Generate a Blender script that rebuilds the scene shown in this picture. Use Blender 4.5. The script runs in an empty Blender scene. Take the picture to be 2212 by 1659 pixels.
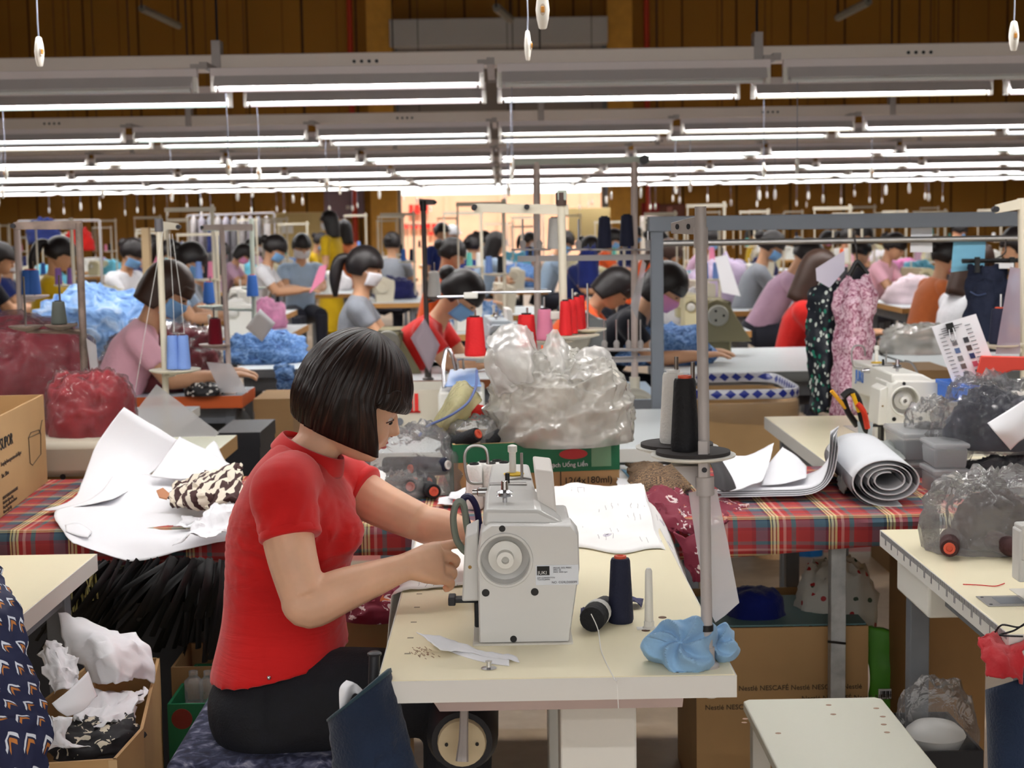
import bpy, bmesh, math, random
from mathutils import Vector, Matrix, noise
V = Vector
RND = random.Random(11)
SC = bpy.context.scene
COL = SC.collection
# ---------------------------------------------------------------- camera
FPX, CAMZ, ROLL = 3324.0, 1.42, 0.0165
CAM = V((0, 0, CAMZ))
_d = V(((1082-1106)/FPX, (829.5-481)/FPX, -1)).normalized()
_x = V((math.cos(ROLL), math.sin(ROLL), 0)); _x = (_x - _d*_x.dot(_d)).normalized()
_z = _x.cross(_d)
def ray(px, py):
    c = V(((px-1106)/FPX, (829.5-py)/FPX, -1))
    w = V((c.dot(_x), c.dot(_d), c.dot(_z)))
    return w/w.y
def P(px, py, Y):            # photograph pixel -> point at depth Y
    return CAM + ray(px, py)*Y
def Pz(px, py, z):           # photograph pixel -> point at height z
    r = ray(px, py); return CAM + r*((z-CAMZ)/r.z)
def sz(n, Y): return n*Y/FPX
cam = bpy.data.objects.new('camera', bpy.data.cameras.new('camera')); COL.objects.link(cam)
cam.data.sensor_width = 36; cam.data.lens = FPX*36/2212
cam.matrix_world = Matrix(((_x[0], _x[1], _x[2], 0), (_d[0], _d[1], _d[2], 0), (_z[0], _z[1], _z[2], CAMZ), (0, 0, 0, 1)))
cam.data.clip_start = .05; cam.data.clip_end = 200
cam.data.dof.use_dof = True; cam.data.dof.focus_distance = 2.65; cam.data.dof.aperture_fstop = 8.5
SC.camera = cam
SC.view_settings.view_transform = 'Standard'; SC.view_settings.look = 'None'; SC.view_settings.gamma = 1
SC.view_settings.use_curve_mapping = False
# ---------------------------------------------------------------- materials
def lin(c):
    return tuple((x/255/12.92 if x/255 <= .04045 else ((x/255+.055)/1.055)**2.4) for x in c) + (1,)
MATS = {}
class NT:                     # tiny node helper
    def __init__(s, name):
        m = bpy.data.materials.new(name); m.use_nodes = True
        s.m = m; s.t = m.node_tree; s.b = s.t.nodes['Principled BSDF']; s.out = s.t.nodes['Material Output']
    def n(s, typ, **kw):
        q = s.t.nodes.new(typ)
        for k, v in kw.items():
            if k.startswith('i_'):
                q.inputs[int(k[2:]) if k[2:].isdigit() else k[2:].replace('_', ' ')].default_value = v
            else: setattr(q, k, v)
        return q
    def l(s, a, b): s.t.links.new(a, b)
    def math(s, op, a, b=None, c=None):
        q = s.n('ShaderNodeMath', operation=op)
        for i, v in enumerate((a, b, c)):
            if v is None: continue
            if isinstance(v, (int, float)): q.inputs[i].default_value = v
            else: s.l(v, q.inputs[i])
        return q.outputs[0]
    def ramp(s, fac, stops, const=False):
        q = s.n('ShaderNodeValToRGB'); r = q.color_ramp
        if const: r.interpolation = 'CONSTANT'
        while len(r.elements) < len(stops): r.elements.new(0.5)
        for e, (p, c) in zip(r.elements, stops):
            e.position = p; e.color = c if len(c) == 4 else lin(c)
        s.l(fac, q.inputs[0]); return q.outputs[0]
    def mix(s, fac, a, b, mode='MIX'):
        q = s.n('ShaderNodeMix', data_type='RGBA', blend_type=mode)
        for i, v in ((0, fac), (6, a), (7, b)):
            if isinstance(v, (int, float)): q.inputs[i].default_value = v
            elif isinstance(v, tuple): q.inputs[i].default_value = v if len(v) == 4 else lin(v)
            else: s.l(v, q.inputs[i])
        return q.outputs[2]
    def co(s, which='Object'): return s.n('ShaderNodeTexCoord').outputs[which]
    def map(s, vec, sc=(1, 1, 1), rot=(0, 0, 0)):
        q = s.n('ShaderNodeMapping'); q.inputs[3].default_value = sc; q.inputs[2].default_value = rot
        s.l(vec, q.inputs[0]); return q.outputs[0]
    def noise(s, vec, scale, detail=3, dist=0):
        q = s.n('ShaderNodeTexNoise'); q.inputs['Scale'].default_value = scale
        q.inputs['Detail'].default_value = detail; q.inputs['Distortion'].default_value = dist
        s.l(vec, q.inputs['Vector']); return q.outputs[0]
    def bump(s, h, st=.3, d=.01):
        q = s.n('ShaderNodeBump'); q.inputs['Strength'].default_value = st; q.inputs['Distance'].default_value = d
        s.l(h, q.inputs['Height']); s.l(q.outputs[0], s.b.inputs['Normal'])
    def col(s, c): s.l(c, s.b.inputs['Base Color'])
    def xyz(s, vec):
        q = s.n('ShaderNodeSeparateXYZ'); s.l(vec, q.inputs[0]); return q.outputs
def mat(name, rgb, rough=.6, metal=0, spec=.4, var=0, vs=6, bump=0, bs=40, sheen=0, sss=0):
    if name in MATS: return MATS[name]
    t = NT(name); b = t.b
    b.inputs['Base Color'].default_value = lin(rgb); b.inputs['Roughness'].default_value = rough
    b.inputs['Metallic'].default_value = metal; b.inputs['Specular IOR Level'].default_value = spec
    if sheen: b.inputs['Sheen Weight'].default_value = sheen
    if sss:
        b.inputs['Subsurface Weight'].default_value = sss; b.inputs['Subsurface Radius'].default_value = (1, .35, .2)
        b.inputs['Subsurface Scale'].default_value = .006
    if var or bump: o = t.co()
    if var:
        n = t.noise(o, vs, 4)
        lo = tuple(max(0, x*(1-var)) for x in rgb); hi = tuple(min(255, x*(1+var*.6)) for x in rgb)
        t.col(t.ramp(n, [(.3, lo), (.7, hi)]))
    if bump: t.bump(t.noise(o, bs, 4), bump, .01)
    MATS[name] = t.m; return t.m
def cloth(name, rgb, var=.12, rough=.85, bump=.25, bs=60, vs=8):
    return mat(name, rgb, rough, 0, .15, var, vs, bump, bs, sheen=.15)
def plastic(name, rgb=(225, 225, 222), alpha=.35, rough=.18, trl=.5, bump=.5, bs=25, gl_=.55):
    if name in MATS: return MATS[name]
    t = NT(name); t.t.nodes.remove(t.b)
    tr = t.n('ShaderNodeBsdfTransparent'); gl = t.n('ShaderNodeBsdfGlossy'); df = t.n('ShaderNodeBsdfDiffuse'); tl = t.n('ShaderNodeBsdfTranslucent')
    for q in (df, tl): q.inputs[0].default_value = lin(rgb)
    gl.inputs['Roughness'].default_value = rough
    o = t.co(); nz = t.noise(o, bs, 3, 1.5)
    bp = t.n('ShaderNodeBump'); bp.inputs['Strength'].default_value = bump; bp.inputs['Distance'].default_value = .02
    t.l(nz, bp.inputs['Height'])
    for q in (gl, df): t.l(bp.outputs[0], q.inputs['Normal'])
    a = t.n('ShaderNodeMixShader'); a.inputs[0].default_value = trl; t.l(df.outputs[0], a.inputs[1]); t.l(tl.outputs[0], a.inputs[2])
    b = t.n('ShaderNodeMixShader'); b.inputs[0].default_value = alpha; t.l(tr.outputs[0], b.inputs[1]); t.l(a.outputs[0], b.inputs[2])
    fr = t.n('ShaderNodeFresnel'); fr.inputs[0].default_value = 1.5; t.l(bp.outputs[0], fr.inputs['Normal'])
    c = t.n('ShaderNodeMixShader'); t.l(t.math('MULTIPLY', fr.outputs[0], gl_), c.inputs[0]); t.l(b.outputs[0], c.inputs[1]); t.l(gl.outputs[0], c.inputs[2])
    t.l(c.outputs[0], t.out.inputs[0]); MATS[name] = t.m; return t.m
# ---------------------------------------------------------------- meshes
def ring(c, a, b, n=16, p=1.0):      # closed ellipse-like ring around c with half axes a, b
    c, a, b = V(c), V(a), V(b); out = []
    for i in range(n):
        t = 2*math.pi*i/n; cx, sx = math.cos(t), math.sin(t)
        cx = math.copysign(abs(cx)**p, cx); sx = math.copysign(abs(sx)**p, sx)
        out.append(c+a*cx+b*sx)
    return out
def spline(pts, k=6):
    pts = [V(p) for p in pts]
    if len(pts) < 3: return pts
    out = []
    for i in range(len(pts)-1):
        p0 = pts[max(i-1, 0)]; p1 = pts[i]; p2 = pts[i+1]; p3 = pts[min(i+2, len(pts)-1)]
        for j in range(k):
            t = j/k
            out.append(.5*((2*p1)+(p2-p0)*t+(2*p0-5*p1+4*p2-p3)*t*t+(3*p1-p0-3*p2+p3)*t**3))
    return out+[pts[-1]]
class MB:
    def __init__(s): s.v = []; s.f = []; s.m = []; s.cm = 0; s.uv = {}
    def add(s, vs, fs, M=None, uvs=None):
        b = len(s.v)
        s.v += [tuple(M @ V(p)) if M else tuple(p) for p in vs]
        s.f += [tuple(i+b for i in f) for f in fs]; s.m += [s.cm]*len(fs)
        if uvs:
            for i, u in enumerate(uvs): s.uv[b+i] = u
        return s
    def bx(s, x0, x1, y0, y1, z0, z1, M=None):
        vs = [(x, y, z) for z in (z0, z1) for y in (y0, y1) for x in (x0, x1)]
        return s.add(vs, [(0, 2, 3, 1), (4, 5, 7, 6), (0, 1, 5, 4), (2, 6, 7, 3), (0, 4, 6, 2), (1, 3, 7, 5)], M)
    def box(s, c, d, rot=None):
        M = Matrix.Translation(c) @ (rot.to_4x4() if rot else Matrix())
        return s.bx(-d[0]/2, d[0]/2, -d[1]/2, d[1]/2, -d[2]/2, d[2]/2, M)
    def hexa(s, bot, top):               # two polygons with equal counts
        n = len(bot)
        fs = [tuple(range(n))[::-1], tuple(range(n, 2*n))]+[(i, (i+1) % n, n+(i+1) % n, n+i) for i in range(n)]
        return s.add(list(bot)+list(top), fs)
    def prism(s, poly, z0, z1, M=None):
        n = len(poly)
        vs = [(x, y, z0) for x, y in poly]+[(x, y, z1) for x, y in poly]
        fs = [tuple(range(n))[::-1], tuple(range(n, 2*n))]+[(i, (i+1) % n, n+(i+1) % n, n+i) for i in range(n)]
        return s.add(vs, fs, M)
    def loft(s, rings, cap=True, M=None):
        n = len(rings[0]); vs = [p for r in rings for p in r]; fs = []
        for k in range(len(rings)-1):
            for i in range(n):
                j = (i+1) % n; fs.append((k*n+i, k*n+j, (k+1)*n+j, (k+1)*n+i))
        if cap: fs += [tuple(range(n))[::-1], tuple((len(rings)-1)*n+i for i in range(n))]
        return s.add(vs, fs, M)
    def tube(s, pts, r, n=8, cap=True, M=None, sq=1.0, closed=False):
        pts = [V(p) for p in pts]; m = len(pts)
        rr = r if isinstance(r, (list, tuple)) else [r]*m
        t = [(pts[(i+1) % m if closed else min(i+1, m-1)]-pts[(i-1) % m if closed else max(i-1, 0)]).normalized() for i in range(m)]
        u = t[0].orthogonal().normalized(); rings = []
        for i in range(m):
            u = (u-t[i]*u.dot(t[i])).normalized(); w = t[i].cross(u)
            rings.append(ring(pts[i], u*rr[i], w*rr[i]*sq, n))
        if closed: rings.append(rings[0]); cap = False
        return s.loft(rings, cap, M)
    def lathe(s, prof, n=20, M=None, cap=True):
        return s.loft([[(r*math.cos(2*math.pi*i/n), r*math.sin(2*math.pi*i/n), z) for i in range(n)] for r, z in prof], cap, M)
    def grid(s, fn, nu, nv, wrap=False, M=None):
        vs, uvs, fs = [], [], []
        for j in range(nv+1):
            for i in range(nu+1):
                vs.append(fn(i/nu, j/nv)); uvs.append((i/nu, j/nv))
        for j in range(nv):
            for i in range(nu):
                a = j*(nu+1)+i; fs.append((a, a+1, a+nu+2, a+nu+1))
        return s.add(vs, fs, M, uvs)
    def ball(s, c, r, n=12, M=None):
        c = V(c); r = V((r, r, r)) if isinstance(r, (int, float)) else V(r); rings = []
        m = max(4, n//2)
        for k in range(m+1):
            a = math.pi*(k+.02*(k == 0)-.02*(k == m))/m
            rings.append([c+V((r.x*math.sin(a)*math.cos(2*math.pi*i/n), r.y*math.sin(a)*math.sin(2*math.pi*i/n), -r.z*math.cos(a))) for i in range(n)])
        return s.loft(rings, True, M)
    def warp(s, fn): s.v = [tuple(fn(V(p))) for p in s.v]; return s
    def build(s, name, mats, parent=None, world=True, smooth=40, bev=0, seg=2, sub=0, solid=0, rem=0, sm=0):
        me = bpy.data.meshes.new(name); me.from_pydata(s.v, [], s.f)
        for m in (mats if isinstance(mats, (list, tuple)) else [mats]): me.materials.append(m)
        me.polygons.foreach_set('material_index', s.m)
        bm = bmesh.new(); bm.from_mesh(me)
        if not s.uv: bmesh.ops.recalc_face_normals(bm, faces=bm.faces)
        bm.to_mesh(me); bm.free()
        if s.uv:
            L = me.uv_layers.new(name='UVMap')
            for lp in me.loops: L.data[lp.index].uv = s.uv.get(lp.vertex_index, (0, 0))
        if smooth:
            me.polygons.foreach_set('use_smooth', [True]*len(me.polygons))
            if smooth < 180 and not rem: me.set_sharp_from_angle(angle=math.radians(smooth))
        o = bpy.data.objects.new(name, me); COL.objects.link(o)
        if rem:
            q = o.modifiers.new('r', 'REMESH'); q.mode = 'VOXEL'; q.voxel_size = rem; q.use_smooth_shade = True
        if sm:
            q = o.modifiers.new('s', 'SMOOTH'); q.iterations = sm; q.factor = .5
        if solid:
            q = o.modifiers.new('t', 'SOLIDIFY'); q.thickness = solid; q.offset = 0
        if bev:
            q = o.modifiers.new('b', 'BEVEL'); q.width = bev; q.segments = seg; q.limit_method = 'ANGLE'; q.angle_limit = math.radians(35)
        if sub:
            q = o.modifiers.new('u', 'SUBSURF'); q.levels = sub; q.render_levels = sub
        if parent: put(o, parent, world)
        return o
def wm(o): return (wm(o.parent) @ o.matrix_parent_inverse @ o.matrix_basis) if o.parent else o.matrix_basis.copy()
def put(o, parent, world=True):
    o.parent = parent
    if world: o.matrix_parent_inverse = wm(parent).inverted()
    return o
def tag(o, label=None, cat=None, group=None, kind=None):
    if label: o['label'] = label
    if cat: o['category'] = cat
    if group: o['group'] = group
    if kind: o['kind'] = kind
    return o
def thing(name, label, cat, loc=(0, 0, 0), rz=0, group=None):
    o = bpy.data.objects.new(name, None); COL.objects.link(o); o.empty_display_size = .05
    o.location = loc; o.rotation_euler = (0, 0, rz)
    return tag(o, label, cat, group)
KIDS = {}
def kids(o): return [c for c in o.children]
def dup(root, loc=None, rz=None, label=None, group=None, sc=None):
    def rec(o, par):
        c = o.copy(); COL.objects.link(c)
        if par: c.parent = par
        for k in kids(o): rec(k, c)
        return c
    r = rec(root, None)
    if loc is not None: r.location = loc
    if rz is not None: r.rotation_euler = (0, 0, rz)
    if sc: r.scale = (sc, sc, sc)
    if label: r['label'] = label
    if group: r['group'] = group
    return r
def recolor(o, m, part=None):
    for q in [o]+[k for k in kids(o)]:
        if q.type == 'MESH' and (part is None and q is o or part and q.name.split('.')[0] == part):
            q.material_slots[0].link = 'OBJECT'; q.material_slots[0].material = m
    return o
def tx(s, size, M, m, name='lettering', parent=None, al='LEFT', ext=.0006, sp=1.0):
    c = bpy.data.curves.new(name, 'FONT'); c.body = s; c.size = size; c.extrude = ext; c.align_x = al; c.space_character = sp
    c.materials.append(m); c.resolution_u = 3
    o = bpy.data.objects.new(name, c); COL.objects.link(o); o.matrix_basis = M
    if parent: put(o, parent, True)
    return o
def basis(o, x, y):                      # matrix from origin and two axes
    x = V(x).normalized(); y = V(y); y = (y-x*y.dot(x)).normalized(); z = x.cross(y)
    return Matrix(((x.x, y.x, z.x, o[0]), (x.y, y.y, z.y, o[1]), (x.z, y.z, z.z, o[2]), (0, 0, 0, 1)))
def fbm(p, o=4, h=.5): return noise.fractal(p, h, 2.0, o)      # noise helpers for cloth and plastic
def ridge(p, o=3): return sum((1-abs(noise.noise(p*2**k))*2)/2**k for k in range(o))*.5
ORD = 'first second third fourth fifth sixth seventh eighth ninth tenth eleventh twelfth thirteenth fourteenth fifteenth sixteenth seventeenth eighteenth nineteenth twentieth twenty-first twenty-second twenty-third twenty-fourth'.split()
def heap(c, rx, ry, h, seed=0, nu=40, nv=16, amp=.25, fr=6, flat=.35, p=.75, shape=None):
    """crumpled closed mound standing on c"""
    c = V(c); mb = MB(); off = V((seed*7.3, seed*3.1, seed*1.7)); rings = []
    for j in range(nv+1):
        t = j/nv; rr = math.cos(t*math.pi/2)**p; zz = math.sin(t*math.pi/2)**(1/(1+flat))
        if j == nv: rr = .03
        rg = []
        for i in range(nu):
            a = 2*math.pi*i/nu
            q = V((rr*math.cos(a), rr*math.sin(a), zz))
            n = ridge(q*fr*.35+off)*.6+fbm(q*fr*.25+off*2)*.6
            n2 = fbm(q*fr*.8+off*3)*.35
            k = 1+amp*(n+n2)*(.5 if t < .05 else 1)
            w = V((q.x*rx*k, q.y*ry*k, max(0, zz*h*(1+amp*1.2*(n+n2)*min(1, t*3)))))
            if shape: w = shape(w, a, t)
            rg.append(c+w)
        rings.append(rg)
    return mb.loft(rings)
# ================================================================ setting
def wall_mat():
    t = NT('ochre_wall_panel'); o = t.co(); x, y, z = t.xyz(o)
    fx = t.math('FRACT', t.math('MULTIPLY', t.math('ADD', x, 50.13), .93))
    seam = t.math('MULTIPLY', t.math('LESS_THAN', fx, .035), 1)
    fx2 = t.math('FRACT', t.math('MULTIPLY', t.math('ADD', x, 50.5), .93)); seam2 = t.math('LESS_THAN', fx2, .02)
    s = t.math('MAXIMUM', seam, t.math('MULTIPLY', seam2, .6))
    n = t.noise(t.map(o, (.35, .35, .1)), 1.2, 3)
    c = t.ramp(n, [(.3, (150, 104, 40)), (.7, (166, 118, 48))])
    t.col(t.mix(s, c, (72, 50, 20))); t.b.inputs['Roughness'].default_value = .65
    t.b.inputs['Specular IOR Level'].default_value = .2
    return t.m
M_wall = wall_mat()
def floor_mat():
    t = NT('concrete_floor'); o = t.co(); x, y, z = t.xyz(o)
    n = t.noise(o, 1.3, 5); n2 = t.noise(o, 14, 4)
    c = t.mix(.3, t.ramp(n, [(.3, (150, 128, 104)), (.7, (178, 156, 130))]), t.ramp(n2, [(.3, (130, 112, 92)), (.7, (180, 160, 136))]))
    ln = t.math('LESS_THAN', t.math('ABSOLUTE', t.math('SUBTRACT', y, 6.5)), .06)
    t.col(t.mix(ln, c, (176, 82, 70))); t.b.inputs['Roughness'].default_value = .45
    return t.m
M_floor = floor_mat()
M_ceil = mat('ceiling_grey', (150, 148, 146), .8)
M_grey = mat('grey_metal', (112, 116, 122), .5, .2, .4, .08, 9)
M_lgrey = mat('light_grey_metal', (176, 170, 168), .5, .1, .4, .05)
M_white = mat('white_enamel', (226, 224, 218), .4)
M_dark = mat('dark_metal', (40, 40, 44), .45, .3)
M_black = mat('black_plastic', (18, 18, 20), .4)
M_chrome = mat('chrome', (205, 205, 208), .22, 1)
M_steel = mat('brushed_steel', (170, 168, 166), .35, .85)
def struct(o): return tag(o, kind='structure')
YW = 31.0
struct(MB().bx(-17, 17, -10, 48, -.1, 0).build('floor', M_floor))
struct(MB().bx(-17, 17, -10, 31.3, 7.0, 7.1).build('ceiling', M_ceil))
struct(MB().bx(-17.1, -17, -10, 31.3, 0, 7.0).build('wall_left', M_wall))
struct(MB().bx(17, 17.1, -10, 31.3, 0, 7.0).build('wall_right', M_wall))
struct(MB().bx(-17, -7.5, -10.1, -10, 0, 7.0).bx(7.5, 17, -10.1, -10, 0, 7.0).bx(-7.5, 7.5, -10.1, -10, 5.2, 7.0).bx(-7.5, 7.5, -10.1, -10, 0, .4).build('wall_back', M_wall))
wf = MB()
for x in (-7.5, -4.5, -1.5, 1.5, 4.5, 7.42): wf.bx(x, x+.08, -10.08, -10.0, .4, 5.2)
wf.bx(-7.5, 7.5, -10.08, -10.0, 2.7, 2.78); struct(wf.build('fill_window_1', M_grey))                      # tall windows added unseen behind the photographer for frontal fill daylight
DX0, DX1 = P(866, 430, YW).x, P(1300, 430, YW).x
DZ = P(1082, 396, YW).z; DT = P(1082, 45, YW).z
b = MB(); b.bx(-17, DX0, YW, YW+.25, 0, 7); b.bx(DX1, 17, YW, YW+.25, 0, 7); b.bx(DX0, DX1, YW, YW+.25, DT-.1, 7)
struct(b.build('wall_far', M_wall))
M_pil = mat('yellow_pillar', (214, 160, 66), .6, var=.05)
for k, (a, c) in enumerate(((792, 850), (1312, 1366))):
    x0, x1 = P(a, 100, 30.7).x, P(c, 100, 30.7).x
    struct(MB().bx(x0, x1, 30.68, YW, 0, 6.9).build('trim_%d' % (k+1), M_pil))
# roller shutter over the doorway
dr = thing('door_1', 'grey roller shutter half raised over the bright far doorway', 'shutter', ((DX0+DX1)/2, YW, DZ)); dr['kind'] = 'structure'
M_slat = mat('shutter_slat', (150, 142, 138), .5, .2)
b = MB(); z = DZ
while z < DT-.5:
    b.bx(DX0-.05, DX1+.05, YW-.07, YW-.04, z, z+.085); b.bx(DX0-.05, DX1+.05, YW-.05, YW-.03, z+.085, z+.11); z += .11
b.build('shutter_curtain', M_slat, dr)
MB().bx(DX0-.12, DX1+.12, YW-.5, YW-.02, DT-.52, DT).build('shutter_box', mat('shutter_box_grey', (190, 192, 196), .5), dr, bev=.02)
for x in (DX0-.1, DX1+.02): MB().bx(x, x+.1, YW-.12, YW, 0, DT-.5).build('guide_rail', M_grey, dr)
# yard outside: boundary wall in daylight with a red slogan that cannot be read from here
M_peach = mat('peach_boundary_wall', (226, 178, 150), .8, var=.05, vs=2)
b = MB(); b.bx(-9, 9, 40, 40.2, 0, P(1082, 419, 40).z)
for i in range(-6, 7): b.bx(i*1.4-.06, i*1.4+.06, 39.93, 40, 0, P(1082, 419, 40).z)
struct(b.build('wall_outside', M_peach))
M_redp = mat('red_paint', (214, 40, 32), .6)
sl = MB()
for (x0, x1, y0, y1) in ((884, 924, 440, 462), (874, 950, 482, 494), (926, 946, 500, 508)):
    a = P(x0, y1, 39.9); c = P(x1, y0, 39.9); x = a.x
    while x < c.x:
        w = RND.uniform(.08, .14); h = RND.uniform(.85, 1)
        sl.bx(x, min(x+w, c.x), 39.85, 39.93, a.z, a.z+(c.z-a.z)*h); x += w+.03
tag(sl.build('wall_slogan', M_redp), 'red painted lettering on the sunlit wall seen through the far doorway', 'lettering')
# red pipes and dark pipe on the far wall
for (px, lab) in ((757, 'red vertical pipe on the ochre wall left of the shutter'), (1397, 'red vertical pipe on the ochre wall right of the shutter')):
    p = P(px, 100, YW-.1)
    q = thing('fire_pipe', lab, 'pipe', (p.x, YW-.1, 0))
    MB().tube([(p.x, YW-.12, 0), (p.x, YW-.12, 6.9)], .055, 10).build('pipe', mat('red_pipe', (190, 62, 40), .5), q)
    c = MB()
    for z in (3.2, 4.6, 6.0): c.lathe([(.075, -.03), (.075, .03)], 10, Matrix.Translation((p.x, YW-.12, z)))
    c.build('clamp', M_dark, q)
# boards and signs on the far wall
def wall_sign(name, x0, y0, x1, y1, rgb, label, cat, Y=YW-.04, extra=None):
    a = P(x0, y1, Y); c = P(x1, y0, Y)
    q = thing(name, label, cat, ((a.x+c.x)/2, Y, a.z))
    MB().bx(a.x, c.x, Y, Y+.04, a.z, c.z).build('panel', mat('sign_%d_%d_%d' % rgb, rgb, .6), q, bev=.01)
    if extra:
        for (u0, v0, u1, v1, col, nm) in extra:
            MB().bx(a.x+(c.x-a.x)*u0, a.x+(c.x-a.x)*u1, Y-.015, Y-.001, a.z+(c.z-a.z)*v0, a.z+(c.z-a.z)*v1).build(nm, mat('sign_%d_%d_%d' % col, col, .6), q)
    return q
wall_sign('notice_board', 701, 406, 786, 472, (140, 118, 132), 'large mauve notice board on the far wall left of the doorway', 'board', extra=((.55, .3, .65, .42, (225, 220, 220), 'paper'), (.72, .3, .82, .42, (225, 220, 220), 'paper')))
wall_sign('wall_sign', 801, 438, 832, 464, (176, 146, 160), 'small pink sign on the far wall beside the mauve notice board', 'sign')
wall_sign('wall_sign', 1334, 430, 1366, 456, (196, 168, 176), 'pale pink sign on the far wall just right of the doorway', 'sign')
wall_sign('red_banner', 1386, 438, 1424, 466, (150, 34, 34), 'dark red banner on the far wall right of the doorway', 'banner')
wall_sign('framed_board', 1424, 440, 1480, 470, (112, 62, 48), 'brown framed board beside the dark red banner', 'board', extra=((.3, .35, .5, .8, (180, 120, 110), 'emblem'),))
wall_sign('partition_board', 578, 458, 700, 560, (196, 170, 112), 'beige plywood partition with two white papers near the far wall', 'partition', 26, ((.24, .55, .46, .72, (232, 230, 226), 'paper'), (.85, .2, 1.0, .38, (232, 230, 226), 'paper')))
wall_sign('partition_board', 1228, 448, 1318, 520, (190, 168, 116), 'beige plywood partition standing right in front of the far doorway', 'partition', 27)
wall_sign('white_door_frame', 1384, 466, 1442, 560, (224, 214, 204), 'white framed dark opening below the dark red banner', 'door', 28, ((.2, 0, .93, .93, (48, 36, 26), 'opening'),))
# high unlit batten lamps hung by wires near the far wall
def high_lamp(p0, p1, Y0, label):
    a = P(p0[0], p0[1], Y0); k = (a.z-CAMZ); r = ray(*p1); c = CAM+r*(k/r.z); c.x = a.x+(c.x-a.x)
    q = thing('high_bay_lamp', label, 'lamp', a)
    MB().tube([a, c], .05, 6).build('lamp_body', mat('old_lamp_grey', (128, 124, 112), .6), q)
    for w in (a, c): MB().tube([w, (w.x, w.y, 7)], .012, 5).build('wire', M_dark, q)
high_lamp((306, 18), (386, 56), 20, 'unlit batten lamp hung high before the ochre wall, upper left')
high_lamp((1810, 38), (1876, 4), 20, 'unlit batten lamp hung high before the ochre wall, upper right')
high_lamp((1072, 16), (1102, 42), 18, 'unlit batten lamp hung high in front of the roller shutter')
# ================================================================ lamp rows
def emit(name, rgb, st):
    if name in MATS: return MATS[name]
    t = NT(name); t.b.inputs['Emission Color'].default_value = lin(rgb); t.b.inputs['Emission Strength'].default_value = st
    t.b.inputs['Base Color'].default_value = lin((240, 240, 240)); MATS[name] = t.m; return t.m
TUBE = .95
M_tubes = [emit('tube_cool', (236, 246, 250), TUBE), emit('tube_green', (222, 250, 240), TUBE*.9), emit('tube_warm', (255, 248, 222), TUBE*.95), emit('tube_pink', (255, 238, 242), TUBE)]
M_off = mat('unlit_tube', (222, 224, 222), .3)
M_house = mat('lamp_housing', (240, 232, 234), .5); M_refl = mat('lamp_reflector', (206, 202, 204), .5)
TZ = 2.045
def fixture_tpl():
    r = thing('tube_lamp', 'x', 'lamp', (0, 0, 0))
    MB().bx(-.62, .62, -.026, .026, .054, .092).build('housing', M_house, r, False, bev=.003)
    g = MB(); poly = [(-.026, .056), (-.062, .007), (-.059, .005), (-.024, .05), (.024, .05), (.059, .005), (.062, .007), (.026, .056)]
    M = Matrix(((0, 0, 1, 0), (1, 0, 0, 0), (0, 1, 0, 0), (0, 0, 0, 1)))
    g.prism(poly, -.6, .6, M).build('reflector', M_refl, r, False, smooth=0)
    MB().tube([(-.585, 0, 0), (.585, 0, 0)], .0135, 8).build('tube', M_tubes[0], r, False)
    MB().bx(.632, .668, -.02, .452, .1, .12).bx(.632, .668, .41, .452, .12, .12).build('mount_arm', M_lgrey, r, False)
    MB().bx(.59, .668, -.012, .012, .09, .112).build('mount_clip', M_lgrey, r, False)
    L = bpy.data.lights.new('lamp_glow', 'AREA'); L.shape = 'RECTANGLE'; L.size = 1.14; L.size_y = .06; L.energy = 9.0; L.color = (1, .99, .975)
    o = bpy.data.objects.new('lamp_glow', L); COL.objects.link(o); o.location = (0, 0, .03); o.parent = r
    for s in (-1, 1): MB().bx(s*.61-.012, s*.61+.012, -.014, .014, -.016, .056).build('lamp_holder', M_white, r, False, bev=.003)
    return r
FIX = fixture_tpl(); FIRST = [True]
BOOST = {}
def fixture(x, y, tm, label, group, rz=0, boost=1):
    if FIRST[0]: r = FIX; r.location = (x, y, TZ); r['label'] = label; r['group'] = group; FIRST[0] = False
    else: r = dup(FIX, (x, y, TZ), 0, label, group)
    r.rotation_euler = (0, 0, rz)
    recolor(r, tm, 'tube')
    if boost != 1:
        for k in kids(r):
            if k.type == 'LIGHT':
                if boost not in BOOST: BOOST[boost] = k.data.copy(); BOOST[boost].energy *= boost
                k.data = BOOST[boost]
    if tm is M_off:
        for k in kids(r):
            if k.type == 'LIGHT': bpy.data.objects.remove(k)
    return r
def switch_tpl():
    r = thing('pull_switch', 'x', 'switch', (0, 0, 0))
    prof = [(.006, -.038), (.0085, -.036), (.0125, -.018), (.0145, 0), (.0125, .018), (.0085, .036), (.005, .039)]
    b = MB(); b.lathe(prof, 14, Matrix.Diagonal((1, .62, 1, 1))).build('switch_body', mat('switch_white', (250, 247, 238), .35), r, False)
    MB().lathe([(.0062, .0065), (.0062, .0105)], 14, Matrix.Rotation(math.pi/2, 4, 'X') @ Matrix.Diagonal((1, 1.9, 1, 1))).build('bezel', mat('switch_bezel', (222, 210, 196), .4), r, False)
    MB().bx(-.0035, .0035, -.0128, -.0095, -.006, .006).build('rocker', mat('amber_button', (206, 140, 44), .4), r, False, bev=.001)
    return r
SWT = switch_tpl(); SFIRST = [True]; M_cord = mat('cord_grey', (150, 156, 172), .6)
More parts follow.
